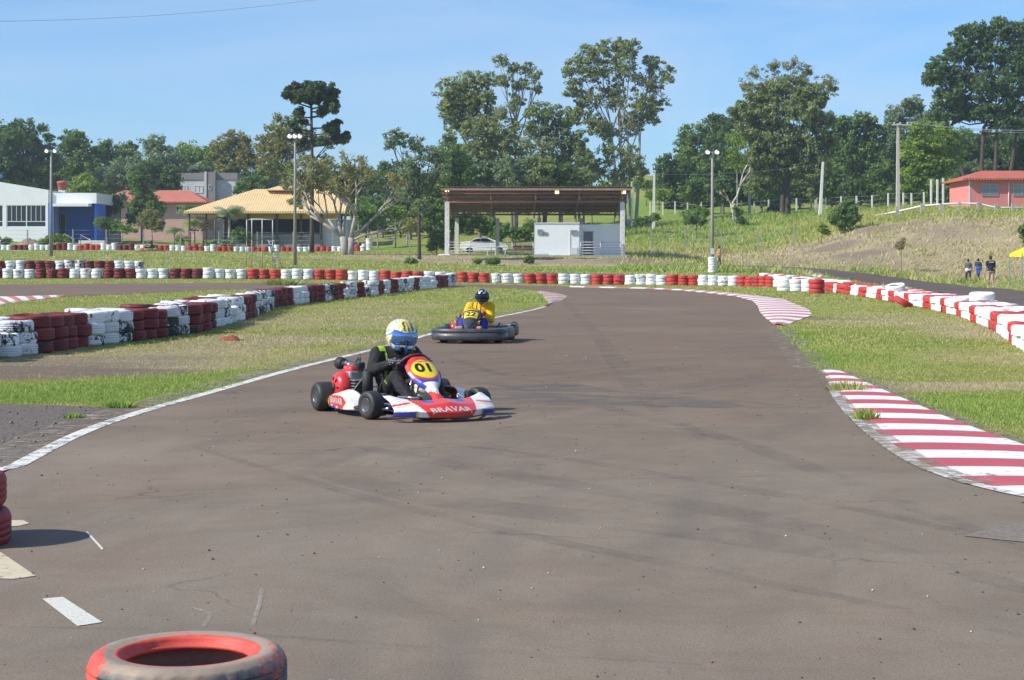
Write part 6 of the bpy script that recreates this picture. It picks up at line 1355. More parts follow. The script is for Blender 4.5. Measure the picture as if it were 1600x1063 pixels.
# white bins by the dirt path
for px, h, lab in ((577,1.25,'white drum beside the dirt path right of the kiosk'),(569,.7,'small white bin left of the white drum')):
    bm = bmesh.new(); r = .36 if h > 1 else .25; lathe(bm, [(r,0),(r*1.03,.04),(r,.08),(r,h*.5),(r*1.04,h*.52),(r,h*.54),(r,h-.06),(r*1.05,h-.03),(r*1.02,h),(r*.9,h-.02)], 20); o = obj('drum', bm, M_CONCW); o.location = on(px, 187.5); tag(o, lab, 'drum')
# ================================================================== KARTS AND DRIVERS
M_TYREK = simple('slick_rubber', (.030,.030,.032), .55, var=.25, scale=9); M_RIM = simple('rim_metal', (.16,.16,.165), .35, .7, var=.1); M_RIMB = simple('black_rim', (.035,.035,.038), .4, .3)
M_CHROME = simple('chromed_tube', (.62,.63,.66), .22, .9, var=.05); M_BLUEF = simple('blue_frame_paint', (.03,.06,.42), .35, var=.08, coat=.4); M_ENG = simple('red_engine_cover', (.62,.03,.03), .32, var=.08, coat=.4)
M_ALU = simple('cast_aluminium', (.42,.42,.42), .45, .7, var=.15, scale=20); M_FUEL = simple('milky_fuel_tank', (.66,.58,.44), .45, var=.08, scale=8); M_LIV = attrmat('livery', .30, .45, .12); M_PLAS = simple('black_plastic', (.045,.047,.052), .42, var=.15, scale=10)
M_SUIT = attrmat('race_suit', .8, 0, .03, .3, 13); M_HELM = attrmat('helmet_shell', .12, .9, 0); M_VISOR = simple('mirror_visor', (.16,.30,.62), .06, .85, var=.25, scale=5); M_VISD = simple('dark_visor', (.01,.012,.02), .08, var=.1)
M_GLOVE = attrmat('glove', .7, 0, .03); M_SKIN = simple('skin', (.40,.22,.15), .6, var=.06); M_GRIP = simple('red_grip', (.30,.03,.035), .6); M_GRIP2 = simple('dark_red_grip', (.10,.018,.02), .6); M_SEAT = simple('seat_shell', (.03,.03,.033), .4)
def lerp(a, b, t): return a+(b-a)*t
def kwheel(t, x, y, r, w, steer=0, rimmat=None, tmat=None, rr=.065):
    """kart wheel: axle along local y"""
    Mx = Matrix.Translation((x, y, r)) @ Matrix.Rotation(steer, 4, 'Z') @ Matrix.Rotation(R(90), 4, 'X'); h = w/2
    bm = bmesh.new(); lathe(bm, [(rr,-h*.92),(rr+.02,-h),(r*.80,-h*1.02),(r*.93,-h*.90),(r*.985,-h*.68),(r,-h*.35),(r,h*.35),(r*.985,h*.68),(r*.93,h*.90),(r*.80,h*1.02),(rr+.02,h),(rr,h*.92)], 40, Mx, closed=True)
    wl = obj('wheel', bm, tmat or M_TYREK, t, True)
    bm = bmesh.new()
    for s in (-1, 1): lathe(bm, [(rr+.001,s*h*.93),(rr+.006,s*h*.97),(rr-.004,s*h*.95),(rr-.012,s*h*.6),(.035,s*h*.35),(.022,s*h*.45),(.012,s*h*.45)], 28, Mx)
    lathe(bm, [(rr-.001,-h*.9),(rr-.001,h*.9)], 28, Mx)
    obj('rim', bm, rimmat or M_RIM, wl, True)
    bm = bmesh.new()
    for s in (-1, 1):
        for k in range(3): a = k*2.094; p = Mx @ Vector((math.cos(a)*.036, math.sin(a)*.036, s*h*.5)); q = Mx @ Vector((math.cos(a)*.036, math.sin(a)*.036, s*h*.62)); tube(bm, [p,q], .006, 6)
    obj('wheel_nuts', bm, M_CHROME, wl)
    return wl
def surf_pts(fn, nu, nv, thick, name, parent, mat, colfun, two=True):
    """thin moulded shell from a parametric surface, with real thickness"""
    bm = bmesh.new(); g = [[bm.verts.new(fn(u/nu, v/nv)) for v in range(nv+1)] for u in range(nu+1)]
    for i in range(nu):
        for j in range(nv): f = bm.faces.new((g[i][j], g[i+1][j], g[i+1][j+1], g[i][j+1])); f.smooth = True
    bmesh.ops.recalc_face_normals(bm, faces=bm.faces[:]); me = bpy.data.meshes.new(name); bm.to_mesh(me); bm.free()
    uv = [(i/nu, j/nv) for i in range(nu+1) for j in range(nv+1)]
    a = me.color_attributes.new('Col', 'FLOAT_COLOR', 'POINT'); buf = np.ones((len(uv), 4), np.float32)
    for i, (u, v) in enumerate(uv): buf[i, :3] = colfun(u, v, me.vertices[i].co)
    a.data.foreach_set('color', buf.ravel())
    o = mesh_obj(name, me, mat, parent, True); m = o.modifiers.new('t', 'SOLIDIFY'); m.thickness = thick; m.offset = 0; return o
def decal(body, size, target, M, depth, mat, parent, name='lettering', bold=.012, shear=0, lift=.002, squash=1, space=1):
    """flat lettering pressed onto a moulded panel: M places its plane, rays go along -z of it"""
    me = text_mesh(body, size, .0, bold, shear, name, space); dg = bpy.context.evaluated_depsgraph_get(); bpy.context.view_layer.update()
    bm = bmesh.new(); bm.from_mesh(me); bmesh.ops.triangulate(bm, faces=bm.faces[:]); bmesh.ops.subdivide_edges(bm, edges=[e for e in bm.edges if e.calc_length() > size*.2], cuts=2)
    bt = bmesh.new(); bt.from_object(target, dg); tree_ = BVHTree.FromBMesh(bt); bt.free()
    d = (M.to_3x3() @ Vector((0,0,-1))).normalized()
    for v in bm.verts:
        o = M @ Vector((v.co.x*squash, v.co.y, depth)); h = tree_.ray_cast(o, d)
        v.co = (h[0]-d*lift) if h[0] is not None else M @ Vector((v.co.x*squash, v.co.y, 0))
    bm.to_mesh(me); bm.free(); me.update(); return mesh_obj(name, me, mat, parent)
M_INKB = simple('black_ink', (.012,.012,.014), .5, var=.02); M_INKW = simple('silver_ink', (.62,.62,.62), .35, .2, var=.05); M_INKR = simple('red_ink', (.5,.03,.03), .5, var=.02); M_INKY = simple('yellow_sticker', (.85,.66,.02), .4, var=.03)
RED, WHT, BLU, YEL, DGR, GOLD = (.70,.035,.025), (.82,.80,.76), (.035,.045,.36), (.88,.68,.02), (.03,.03,.035), (.62,.50,.22)
def engine(t, M, scale=1):
    """four stroke engine seen from behind the side pod"""
    e = bmesh.new(); 
    rbox(e, M @ Vector((0,0,.12)), (.20,.18,.20), .03); rbox(e, M @ Vector((.02,.0,.24)), (.14,.15,.10), .02)
    for k in range(6): rbox(e, M @ Vector((.13,0,.09+k*.024)), (.11,.14,.010), .003)
    blk = obj('engine_block', e, M_ALU, t)
    e = bmesh.new(); T = Matrix.Translation(M.translation) 
    lathe(e, [(.02,.075),(.06,.075),(.105,.06),(.125,.03),(.13,-.01),(.125,-.03)], 28, M @ Matrix.Translation((-.02,-.09,.15)) @ Matrix.Rotation(R(90), 4, 'X')); obj('fan_shroud', e, M_ENG, t, True)
    e = bmesh.new(); rbox(e, M @ Vector((-.03,.015,.285)), (.20,.16,.10), .035, seg_=3); rbox(e, M @ Vector((-.125,.0,.16)), (.06,.16,.20), .025); obj('engine_cover', e, M_ENG, t, angle=50)
    e = bmesh.new()
    for k in range(7): a = k/7*6.28; p = M @ Vector((-.02+math.cos(a)*.055,-.167,.15+math.sin(a)*.055)); q = M @ Vector((-.02+math.cos(a)*.085,-.164,.15+math.sin(a)*.085)); tube(e, [p,q], .008, 5)
    lathe(e, [(.0,.0),(.03,0),(.03,.012),(.0,.014)], 16, M @ Matrix.Translation((-.02,-.165,.15)) @ Matrix.Rotation(R(90), 4, 'X')); obj('fan_grille', e, M_BLACK, t)
    e = bmesh.new(); tube(e, [M @ Vector(p) for p in ((-.10,.03,.30),(-.16,.02,.335),(-.22,.0,.33))], .028, 12); obj('intake_pipe', e, M_CHROME, t, True)
    e = bmesh.new(); lathe(e, [(.030,-.05),(.045,-.045),(.055,.03),(.05,.045),(.02,.05)], 16, Matrix.Translation(M @ Vector((-.265,-.002,.33))) @ M.to_3x3().to_4x4() @ Matrix.Rotation(R(-90), 4, 'Y')); obj('air_filter', e, M_BLACK, t)
    e = bmesh.new(); rbox(e, M @ Vector((.10,.02,.33)), (.09,.08,.07), .015); tube(e, [M @ Vector(p) for p in ((.02,.0,.33),(.03,.04,.40),(.06,.03,.42),(.10,.02,.37))], .010, 6); tube(e, [M @ Vector(p) for p in ((-.06,-.03,.33),(0,-.05,.37),(.12,-.04,.36),(.18,-.02,.28))], .007, 6); tube(e, [M @ Vector(p) for p in ((.16,.05,.30),(.2,.0,.22),(.19,-.06,.14),(.14,-.1,.06))], .014, 6); obj('carburettor', e, M_PLAS, t)
    e = bmesh.new(); tube(e, [M @ Vector(p) for p in ((.18,.0,.20),(.25,.01,.22),(.27,.02,.12),(.24,.05,.04))], .020, 8); lathe(e, [(.02,-.1),(.045,-.09),(.045,.09),(.02,.1)], 14, M @ Matrix.Translation((.27,.02,.20))); obj('exhaust', e, M_BLACK, t)
def common_frame(t, col, wb=1.05):
    e = bmesh.new(); z = .055
    for s in (-1, 1): tube(e, [(-.10,.32*s,z),(.3,.33*s,z),(.62,.27*s,z),(.95,.20*s,z),(1.32,.20*s,z)], .016, 8)
    tube(e, [(-.10,.32,z),(-.10,-.32,z)], .016, 8); tube(e, [(1.32,.2,z),(1.36,0,z),(1.32,-.2,z)], .016, 8); tube(e, [(.62,.27,z),(.62,-.27,z)], .016, 8); tube(e, [(wb,.44,.11),(wb-.02,.24,.07),(wb-.02,-.24,.07),(wb,-.44,.11)], .018, 8)
    for s in (-1, 1): tube(e, [(wb-.02,.45*s,.08),(wb-.02,.45*s,.19)], .016, 8)
    obj('chassis_frame', e, col, t, True)
    e = bmesh.new(); tube(e, [(0,-.62,.135),(0,.62,.135)], .02, 12); obj('rear_axle', e, M_CHROME, t, True)
    e = bmesh.new(); vs = [(.25,-.26,.035),(1.33,-.19,.035),(1.33,.19,.035),(.25,.26,.035)]; f = e.faces.new([e.verts.new(v) for v in vs]); r = bmesh.ops.extrude_face_region(e, geom=[f]); bmesh.ops.translate(e, verts=[g for g in r['geom'] if isinstance(g, bmesh.types.BMVert)], vec=(0,0,.006)); obj('floor_tray', e, M_ALU, t)
    # seat
    def seat(u, v):
        a = (u-.5)*2; prof = [(.62,.10),(.50,.065),(.33,.065),(.22,.10),(.13,.24),(.05,.42),(.02,.50)]; k = v*6; i = min(5, int(k)); x = lerp(prof[i][0], prof[i+1][0], k-i); z_ = lerp(prof[i][1], prof[i+1][1], k-i); side = abs(a)**3
        return Vector((x+side*.10*(v > .4), a*.185, z_+side*(.16 if v < .75 else .05)))
    surf_pts(seat, 16, 18, .01, 'seat', t, M_LIV, lambda u, v, c: (.035,.035,.038))
    e = bmesh.new(); tube(e, [(.98,0,.07),(.78,0,.40)], .012, 8); obj('steering_column', e, M_CHROME, t)
    return (.765, 0, .425)
def steering(t, c, tilt, mat, turn=0, grip=None):
    e = bmesh.new(); rot = Matrix.Rotation(-tilt, 4, 'Y'); n = 36; pts = []
    for k in range(n): a = 2*math.pi*k/n; rr = .15*(1-.10*max(0,-math.sin(a))**2); pts.append(Vector(c)+rot.to_3x3() @ (Matrix.Rotation(turn, 3, 'Z') @ Vector((math.sin(a)*rr, math.cos(a)*rr, 0))))
    tube(e, pts, .016, 10, closed=True); w = obj('steering_wheel', e, mat, t, True)
    e = bmesh.new()
    for a in (0, math.pi, -math.pi/2): q = Vector(c)+rot.to_3x3() @ (Matrix.Rotation(turn, 3, 'Z') @ Vector((math.sin(a)*.14, math.cos(a)*.14, 0)) if a != -math.pi/2 else Vector((-.13,0,0))); tube(e, [Vector(c), q], .011, 6)
    ell(e, c, (.04,.04,.02)); obj('spokes', e, M_PLAS, w); return w
KN = {}
def race_kart(name, label, pos, head, num, far=False):
    t = thing(name, label, 'kart', pos, head, 'karts on the track'); wb = 1.05
    common_frame(t, M_BLUEF)
    kwheel(t, 0, -.60, .14, .205); kwheel(t, 0, .60, .14, .205); st = R(14)
    kwheel(t, wb, -.545, .13, .135, st, rr=.062); kwheel(t, wb, .545, .13, .135, st, rr=.062)
    # steering links and axle stubs
    e = bmesh.new(); tube(e, [(wb-.06,-.42,.12),(wb-.04,0,.13),(wb-.06,.42,.12)], .009, 6); tube(e, [(wb+.02,-.40,.17),(wb+.30,-.22,.15),(wb+.30,.22,.15),(wb+.02,.40,.17)], .011, 6); tube(e, [(wb+.05,-.3,.20),(wb+.28,-.2,.20)], .010, 6); tube(e, [(wb+.05,.3,.20),(wb+.28,.2,.20)], .010, 6)
    for s in (-1, 1): tube(e, [(wb,.44*s,.13),(wb,.53*s,.13)], .013, 8)
    obj('steering_links', e, M_CHROME, t, True)
    e = bmesh.new()
    for s in (-1, 1): lathe(e, [(.02,-.006),(.075,-.006),(.075,.006),(.02,.006)], 20, Matrix.Translation((wb-.01,.45*s,.14)) @ Matrix.Rotation(R(90), 4, 'X')); rbox(e, (wb+.02,.43*s,.2), (.09,.05,.07), .012)
    obj('front_brakes', e, M_PLAS, t)
    # front fairing: low nose with upswept ends
    def nose(u, v):
        a = (u-.5)*2; s = abs(a); y = a*.50
        lead = .62-.17*s**2.0-.12*max(0, s-.75)**1.4; k = v*4; i = min(3, int(k)); f = k-i
        top = .105+.055*s**2.2+.05*(1-s)**2; back = .25+.02*s**1.5
        P_ = [(lead-.16,.030),(lead-.02,.040+.02*s),(lead,.085+.025*s),(lead-.10,top+.018),(lead-back,top+.045+.040*s**2-.05*max(0,s-.9)*10*.5)]
        x = lerp(P_[i][0], P_[i+1][0], f); z = lerp(P_[i][1], P_[i+1][1], f); return Vector((wb+x, y, z))
    def nose_col(u, v, c):
        a = (u-.5)*2; s = abs(a)
        if s > .62 and v < .42+.25*(1-s): return BLU if s > .66 else GOLD
        edge = .50+.30*(v-.5)
        if s > edge+.06: return RED if abs((v-.72)*1.6+(s-.85)) < .05 else (GOLD if abs((v-.64)*1.6+(s-.85)) < .02 else WHT)
        if s > edge: return WHT
        if v > .86 and .22 < s < .40: return BLU
        if v < .12: return BLU
        return RED
    fa = surf_pts(nose, 90, 44, .006, 'front_fairing', t, M_LIV, nose_col)
    e = bmesh.new()
    for s in (-1, 1): tube(e, [(wb+.17,.50*s,.10),(wb+.30,.50*s,.12)], .012, 6)
    tube(e, [(wb+.30,-.3,.09),(wb+.42,-.25,.09),(wb+.46,0,.09),(wb+.42,.25,.09),(wb+.30,.3,.09)], .012, 8); obj('front_bumper', e, M_CHROME, fa, True)
    # number fairing
    top, low = Vector((wb-.16, 0, .550)), Vector((wb+.38, 0, .155))
    def nas(u, v):
        a = (u-.5)*2; f = v; wdt = [.10,.155,.162,.148,.11,.055,.042,.05,.08]; k = f*8; i = min(7, int(k)); w = lerp(wdt[i], wdt[i+1], k-i)
        c = top.lerp(low, f); bulge = .022*math.sin(math.pi*f)*(1-a*a)
        roll = -.03*abs(a)**2.2*(1-f*.5)
        edge_drop = -.035*abs(a)**6
        n = Vector((.53,0,.85)); sag = Vector((0,0,-.045*math.sin(math.pi*f)))
        return c+n*(bulge+edge_drop)+Vector((roll*.5, a*w, 0))+sag*(0.6)+Vector((0,0, -.02*abs(a)**3*(f < .1)))
    def nas_col(u, v, c):
        a = (u-.5)*2; f = v; r = math.hypot(a*1.0, (f-.255)/.235)
        if r < .80: return YEL
        if r < .97 and f < .50: return RED
        if f < .52: return BLU if f > .25 else RED
        if f < .60: return WHT if abs(a) < .75 else BLU
        if f > .66+.16*(1-abs(a)): return RED
        if abs(a) < .10 and f > .66: return RED if f > .72 else WHT
        return WHT
    na = surf_pts(nas, 60, 110, .005, 'number_fairing', t, M_LIV, nas_col)
    Mt = Matrix.Translation(top.lerp(low, .25)); n = Vector((.53,0,.85)).normalized(); yv = (top-low).normalized(); xv = yv.cross(n).normalized(); Rm = Matrix((xv, yv, n)).transposed()
    M = Mt @ Rm.to_4x4(); decal('01', .165, na, M, .3, M_INKB, na, 'number', bold=.035, squash=1.12)
    decal('A COMPETIÇÃO', .017, na, M @ Matrix.Translation((0,.095,0)), .3, M_INKB, na, bold=.01)
    Mf = Matrix.Translation((wb+.70,0,.10)) @ Matrix(((0,0,1),(1,0,0),(0,1,0))).to_4x4()
    Mf = Matrix.Translation((wb+.58,0,.105)) @ (Matrix(((0,-.72,.69),(1,0,0),(0,.69,.72)))).to_4x4()
    decal('BRAVAR', .088, fa, Mf, .3, M_INKW, fa, bold=.022, squash=1.18, shear=-.1, space=1.05)
    Ml = Matrix.Translation((wb+.39,0,.16)) @ (Matrix(((0,-.72,.69),(1,0,0),(0,.69,.72)))).to_4x4(); decal('BRAVAR', .030, na, Ml, .3, M_INKW, na, bold=.03)
    # side pods
    for s in (-1, 1):
        def pod(u, v, s=s):
            x = lerp(.10, .76, u); e_ = 1-abs(2*u-1)**3; zt = lerp(.175,.215,math.sin(u*2.2))*(.55+.45*e_); zb = .045+.012*(1-e_); k = v*3; i = min(2, int(k)); f = k-i
            yo = .655+.05*e_; P_ = [(yo-.10, zb),(yo-.005, zb+.012),(yo+.005,zt-.02),(yo-.14, zt+.02*e_)]; y = lerp(P_[i][0], P_[i+1][0], f); z = lerp(P_[i][1], P_[i+1][1], f)
            return Vector((x+.02, s*(y-.05), z))
        def pod_col(u, v, c, s=s):
            if u < .15: return YEL
            if v < .44-.16*u and u < .66: return BLU
            if v < .455-.16*u and u < .70: return WHT
            if v > .72 and u < .45: return DGR if abs(u-.30) < .12 else WHT
            if u > .84-.6*abs(v-.54): return WHT
            if v > .66+.12*(u < .4): return WHT
            return RED
        p = surf_pts(pod, 70, 30, .006, 'side_pod', t, M_LIV, pod_col)
        Mp = Matrix.Translation((.44, s*.85, .128)) @ Matrix(((-s*-1 if False else (1 if s < 0 else -1),0,0),(0,0,s),(0,1,0))).to_4x4()
        decal('BRAVAR', .083, p, Mp, .2, M_INKW, p, bold=.03, squash=1.05)
    engine(t, Matrix.Translation((.14,-.36,.06)) @ Matrix.Scale(1.16, 4))
    # fuel tank between the knees
    e = bmesh.new(); rbox(e, (.93,.0,.165), (.20,.17,.20), .045, seg_=3); rbox(e, (.93,0,.275), (.11,.12,.05), .02); tk = obj('fuel_tank', e, M_FUEL, t, angle=60)
    e = bmesh.new(); lathe(e, [(.0,.035),(.035,.035),(.038,.03),(.038,0),(.0,0)], 16, Matrix.Translation((.90,-.03,.30))); tube(e, [(.93,.02,.30),(.90,.05,.36),(.80,.06,.34)], .007, 6); obj('tank_cap', e, M_ENG, tk)
    e = bmesh.new(); tube(e, [(.93,-.085,.08),(.93,-.12,.2),(.87,-.03,.46)], .013, 8); tube(e, [(.93,.085,.08),(.93,.12,.2),(.87,.03,.46)], .013, 8); tube(e, [(1.0,-.07,.2),(1.08,-.07,.34)], .01, 6); obj('fairing_brackets', e, M_CHROME, t, True)
    for s in (-1, 1): e = bmesh.new(); tube(e, [(1.22,.14*s,.06),(1.20,.14*s,.20)], .008, 6); tube(e, [(1.20,.10*s,.19),(1.20,.19*s,.19)], .010, 6); obj('pedal', e, M_CHROME, t)
    # rear bumper and brake disc
    e = bmesh.new(); tube(e, [(-.06,-.45,.09),(-.24,-.50,.12),(-.26,0,.12),(-.24,.50,.12),(-.06,.45,.09)], .013, 8); tube(e, [(-.2,-.5,.20),(-.22,0,.20),(-.2,.5,.20)], .013, 8); obj('rear_bumper', e, M_CHROME, t, True)
    e = bmesh.new(); rbox(e, (-.27,-.47,.14), (.05,.24,.16), .02); obj('mud_flap', e, M_BLACK, t)
    e = bmesh.new(); lathe(e, [(.02,-.004),(.09,-.004),(.09,.004),(.02,.004)], 24, Matrix.Translation((0,.25,.135)) @ Matrix.Rotation(R(90), 4, 'X')); lathe(e, [(.02,-.004),(.085,-.004),(.085,.004),(.02,.004)], 30, Matrix.Translation((0,-.26,.135)) @ Matrix.Rotation(R(90), 4, 'X')); obj('brake_disc', e, M_RIM, t)
    steering(t, (.755,0,.455), R(48), M_GRIP2, R(10))
    return t
def bumper_kart(name, label, pos, head, body=(.045,.048,.055), num='22', panel=True, group='karts on the track', engine_side=-1, nomark=False):
    t = thing(name, label, 'kart', pos, head, group); wb = 1.03
    common_frame(t, M_BLUEF)
    for x, w in ((0,.19),(wb,.13)):
        for s in (-1, 1): kwheel(t, x, s*(.52 if x == 0 else .48), .13, w, 0, M_RIMB)
    # wrap-around bumper in four moulded lengths
    def bump_col(u, v, c): k = .5+.5*math.sin(c.y*23+c.x*17)*math.sin(c.z*40+c.x*9); return tuple(b_*(.8+.7*k*k) for b_ in body)
    def rail(path, name_, w=.11, h=.20, zc=.155):
        L = [Vector((p[0], p[1], 0)) for p in smooth_poly(path, 3, False)]
        def f(u, v):
            k = u*(len(L)-1); i = min(len(L)-2, int(k)); p = L[i].lerp(L[i+1], k-i); d = (L[min(i+2, len(L)-1)]-L[max(0, i-1)]).normalized(); n = Vector((d.y, -d.x, 0)); a = (v+.01)*2*math.pi
            e_ = min(1, (1-abs(2*u-1))*10)**.5*.35+.65
            ca, sa = math.cos(a), math.sin(a); cx_ = math.copysign(abs(ca)**.45, ca); sx_ = math.copysign(abs(sa)**.45, sa); return p+n*(w/2*cx_)*e_+Vector((0,0,zc+h/2*sx_*e_))
        return surf_pts(f, 60, 24, .004, name_, t, M_PLASA, bump_col)
    rail([(wb-.10,-.58),(wb+.12,-.62),(wb+.36,-.56),(wb+.50,-.3),(wb+.53,0),(wb+.50,.3),(wb+.36,.56),(wb+.12,.62),(wb-.10,.58)], 'front_bumper', .12, .20, .155)
    for s in (-1, 1): rail([(.20,.56*s),(.35,.62*s),(.6,.63*s),(.82,.61*s),(.92,.57*s)], 'side_bumper', .12, .20)
    rail([(.12,-.60),(-.12,-.64),(-.26,-.55),(-.30,0),(-.26,.55),(-.12,.64),(.12,.60)], 'rear_bumper', .11, .20, .18)
    e = bmesh.new(); pts = [Vector((-.30, .56+.07*math.cos(a), .24+.07*math.sin(a))) for a in [k*math.pi/8 for k in range(-5, 9)]]; tube(e, pts, .012, 8); obj('tow_hoop', e, M_PLAS, t)
    # flat nose pan and number fairing
    def pan(u, v): a = (u-.5)*2; return Vector((lerp(wb-.02, wb+.46, v), a*(.34+.10*v), .14+.05*v*(1-v)*4*.5+.02*(1-a*a)))
    surf_pts(pan, 20, 12, .006, 'nose_pan', t, M_PLASA, bump_col)
    top, low = Vector((wb-.17,0,.55)), Vector((wb+.38,0,.17)); n = Vector((.57,0,.82)).normalized()
    def nas(u, v):
        a = (u-.5)*2; wd = [.13,.155,.15,.13,.10,.07,.05,.045]; k = v*7; i = min(6, int(k)); w = lerp(wd[i], wd[i+1], k-i); return top.lerp(low, v)+n*(.05*(1-a*a)*(1-.4*v)-.03*abs(a)**4)+Vector((0,a*w,-.01*math.sin(v*3.14)))
    def nc(u, v, c):
        if not panel: return (.55,.16,.05)
        a = abs(u-.5)*2
        if .03 < v < .065 and a < .8: return YEL
        if .13 < v < .36 and a < .78: return YEL
        return (.035,.036,.04)
    na = surf_pts(nas, 50, 90, .006, 'number_fairing', t, M_LIV, nc)
    if panel:
        yv = (top-low).normalized(); xv = yv.cross(n).normalized(); M = Matrix.Translation(top.lerp(low, .245)) @ Matrix((xv, yv, n)).transposed().to_4x4(); decal(num, .155, na, M, .3, M_INKB, na, 'number', bold=.03, squash=1.15)
    e = bmesh.new(); rbox(e, (1.12,-.19,.20), (.10,.15,.17), .03); rbox(e, (1.12,.15,.20), (.10,.13,.17), .03); obj('tank_box', e, simple('terracotta_plastic', (.50,.22,.14), .6), t)
    engine(t, Matrix.Translation((.14,-.36,.05)))
    e = bmesh.new(); tube(e, [(.3,.30,.08),(.25,.36,.20),(.1,.36,.3)], .02, 8); tube(e, [(.1,.3,.25),(.35,.38,.26)], .012, 6); obj('seat_stay', e, M_PLAS, t)
    steering(t, (.755,0,.46), R(48), M_PLAS, 0)
    return t
M_PLASA = attrmat('scuffed_bumper_plastic', .42, .1, .1)
def hand(e, wrist, knuck, up, wheel_c, wheel_n, side):
    """gloved hand wrapped round a steering rim: palm, four bent fingers and a thumb"""
    f = (knuck-wrist).normalized(); s = f.cross(up).normalized()*side
    capsule(e, wrist, wrist.lerp(knuck, .5), .036, .040); capsule(e, wrist.lerp(knuck, .4)+s*.016, knuck+s*.022, .030, .024); capsule(e, wrist.lerp(knuck, .4)-s*.016, knuck-s*.022, .030, .024)
    for k, L in enumerate((.040,.045,.042,.034)):
        b = knuck+s*(.033-.022*k); p1 = b+f*L*.8-up*.010; p2 = p1+f*L*.15-up*L*.8; p3 = p2-f*L*.65-up*L*.15
        capsule(e, b, p1, .0125, .0115, 8); capsule(e, p1, p2, .0115, .0105, 8); capsule(e, p2, p3, .0105, .009, 8)
    tb = wrist.lerp(knuck, .35)+s*.036; t1 = tb+f*.035+s*.016-up*.012; t2 = t1+f*.026-s*.006-up*.018; capsule(e, tb, t1, .016, .013, 8); capsule(e, t1, t2, .013, .010, 8)
def driver(name, label, pos, head, suit, helm, glove, hc, lean=(0,0), bulk=1.0, drop=.12, visor=None, boots=(.03,.03,.035), stripe=None, strap=None, marks=None, elbow=.12, head_rot=(0,0,0), hs=1.0, tr=None, collar=None):
    """seated kart driver: pelvis in the seat, knees up, hands on the rim; local x forward"""
    p = thing(name, label, 'person', pos, head) if False else None
    e = bmesh.new(); V = Vector
    pel = V((.36,0,.20)); lz = lean[2] if len(lean) > 2 else 0; chest = V((.27+lean[0]*.6, lean[1]*.6, .47+lz)); nk = V((.30+lean[0], lean[1], .62+lz)); hd = V(hc)
    capsule(e, pel+V((0,-.07,0)), pel+V((0,.07,0)), .125, .125, 14); capsule(e, pel, chest, .135, .150, 14)
    capsule(e, chest+V((0,-.09,.02)), chest+V((0,.09,.02)), .120, .120, 14); capsule(e, chest+V((0,-.13,.08)), chest+V((0,.13,.08)), .080, .080, 12)
    capsule(e, chest+V((0,0,.06)), nk, .10, .065); capsule(e, nk, hd-V((0,0,.10)), .060, .058)
    wc = V((.755,0,.46)); hands = []
    for s in (-1, 1):
        sh = chest+V((.015, s*.185, .085)); wr_c = wc+V((-.035, s*.150, .035)); wr = wr_c+V((-.075, s*.015, -.01)); el = (sh+wr)/2+V((-.04, s*elbow, -drop))
        capsule(e, chest+V((0,s*.10,.07)), sh, .085, .078); capsule(e, sh, el, .070*bulk, .060*bulk); capsule(e, el, wr, .060*bulk, .040); hands.append((wr, wr_c, s))
        hip = pel+V((.03, s*.09, .0)); kn = V((.80, s*.20, .36)); an = V((1.13, s*.15, .125)); ft = V((1.22, s*.14, .15))
        capsule(e, hip, kn, .100, .068, 12); capsule(e, kn, an, .064, .044, 12); capsule(e, kn.lerp(an,.25)+V((0,0,-.02)), kn.lerp(an,.6), .062, .050)
    def sc(co, no):
        for q in range(3): pass
        return suit(co, no)
    body = fuse(name, e, .011, M_SUIT, None, 5, sc); body.location = pos; body.rotation_euler = (0,0,head); tag(body, label, 'person')
    for s in (-1, 1):
        e = bmesh.new(); capsule(e, V((1.12,s*.15,.14)), V((1.15,s*.15,.085)), .050, .045); capsule(e, V((1.15,s*.15,.085)), V((1.215,s*.14,.175)), .044, .036); fuse('boot', e, .008, simple('boot', boots, .6), body)
    for wr, wc_, s in hands:
        e = bmesh.new(); up = V((-.55,0,.83)); hand(e, wr, wc_+V((.01,0,.012)), up, wc, None, -s); capsule(e, wr-(wc_-wr)*.5, wr, .046, .042); fuse('glove', e, .0042, M_GLOVE, body, 3, lambda co, no: glove(co, no))
    # helmet
    Rh = Matrix.Rotation(head_rot[2], 3, 'Z') @ Matrix.Rotation(head_rot[1], 3, 'Y') @ Matrix.Rotation(head_rot[0], 3, 'X')
    e = bmesh.new(); bmesh.ops.create_icosphere(e, subdivisions=5, radius=1)
    for v in e.verts:
        x, y, z = v.co; X_ = x*.150; Y_ = y*.128; Z_ = z*.145
        if z < 0: X_ += (.022 if x > 0 else -.0)*(-z)*max(0, x)*2; Z_ *= (1.0+.08*max(0, x)); 
        if z < -.72: Z_ = -.145*.72-(Z_*-1-.145*.72)*.25*1; 
        if x > .35 and -.62 < z < -.22: X_ += .012*(x-.35)
        if x < -.5 and z > .1: X_ -= .006
        v.co = V((X_, Y_, Z_))*hs
    me = bpy.data.meshes.new('helmet'); e.to_mesh(me); e.free(); paint(me, lambda co, no: helm(co/hs, no)); h = mesh_obj('helmet', me, M_HELM, body, True); h.location = hd; h.rotation_euler = Rh.to_euler()
    def vis(u, v):
        a = (u-.5)*2*1.35; z = lerp(-.052, .072, v); rr = math.sqrt(max(.01, 1-(z/.150)**2)); return V((math.cos(a)*(.158 if z > -.03 else .160)*rr+.001, math.sin(a)*.135*rr, z+.004))*hs
    surf_pts(vis, 30, 12, .003, 'visor', h, visor or M_VISOR, lambda u, v, c: (.1,.1,.1))
    e = bmesh.new()
    for k in range(3): tube(e, [V((.163,y,-.092+.006*k-.008))*hs for y in (-.045,-.02,.02,.045)], .004, 5)
    obj('chin_vent', e, M_PLAS, h)
    if marks: marks(h, body)
    return body
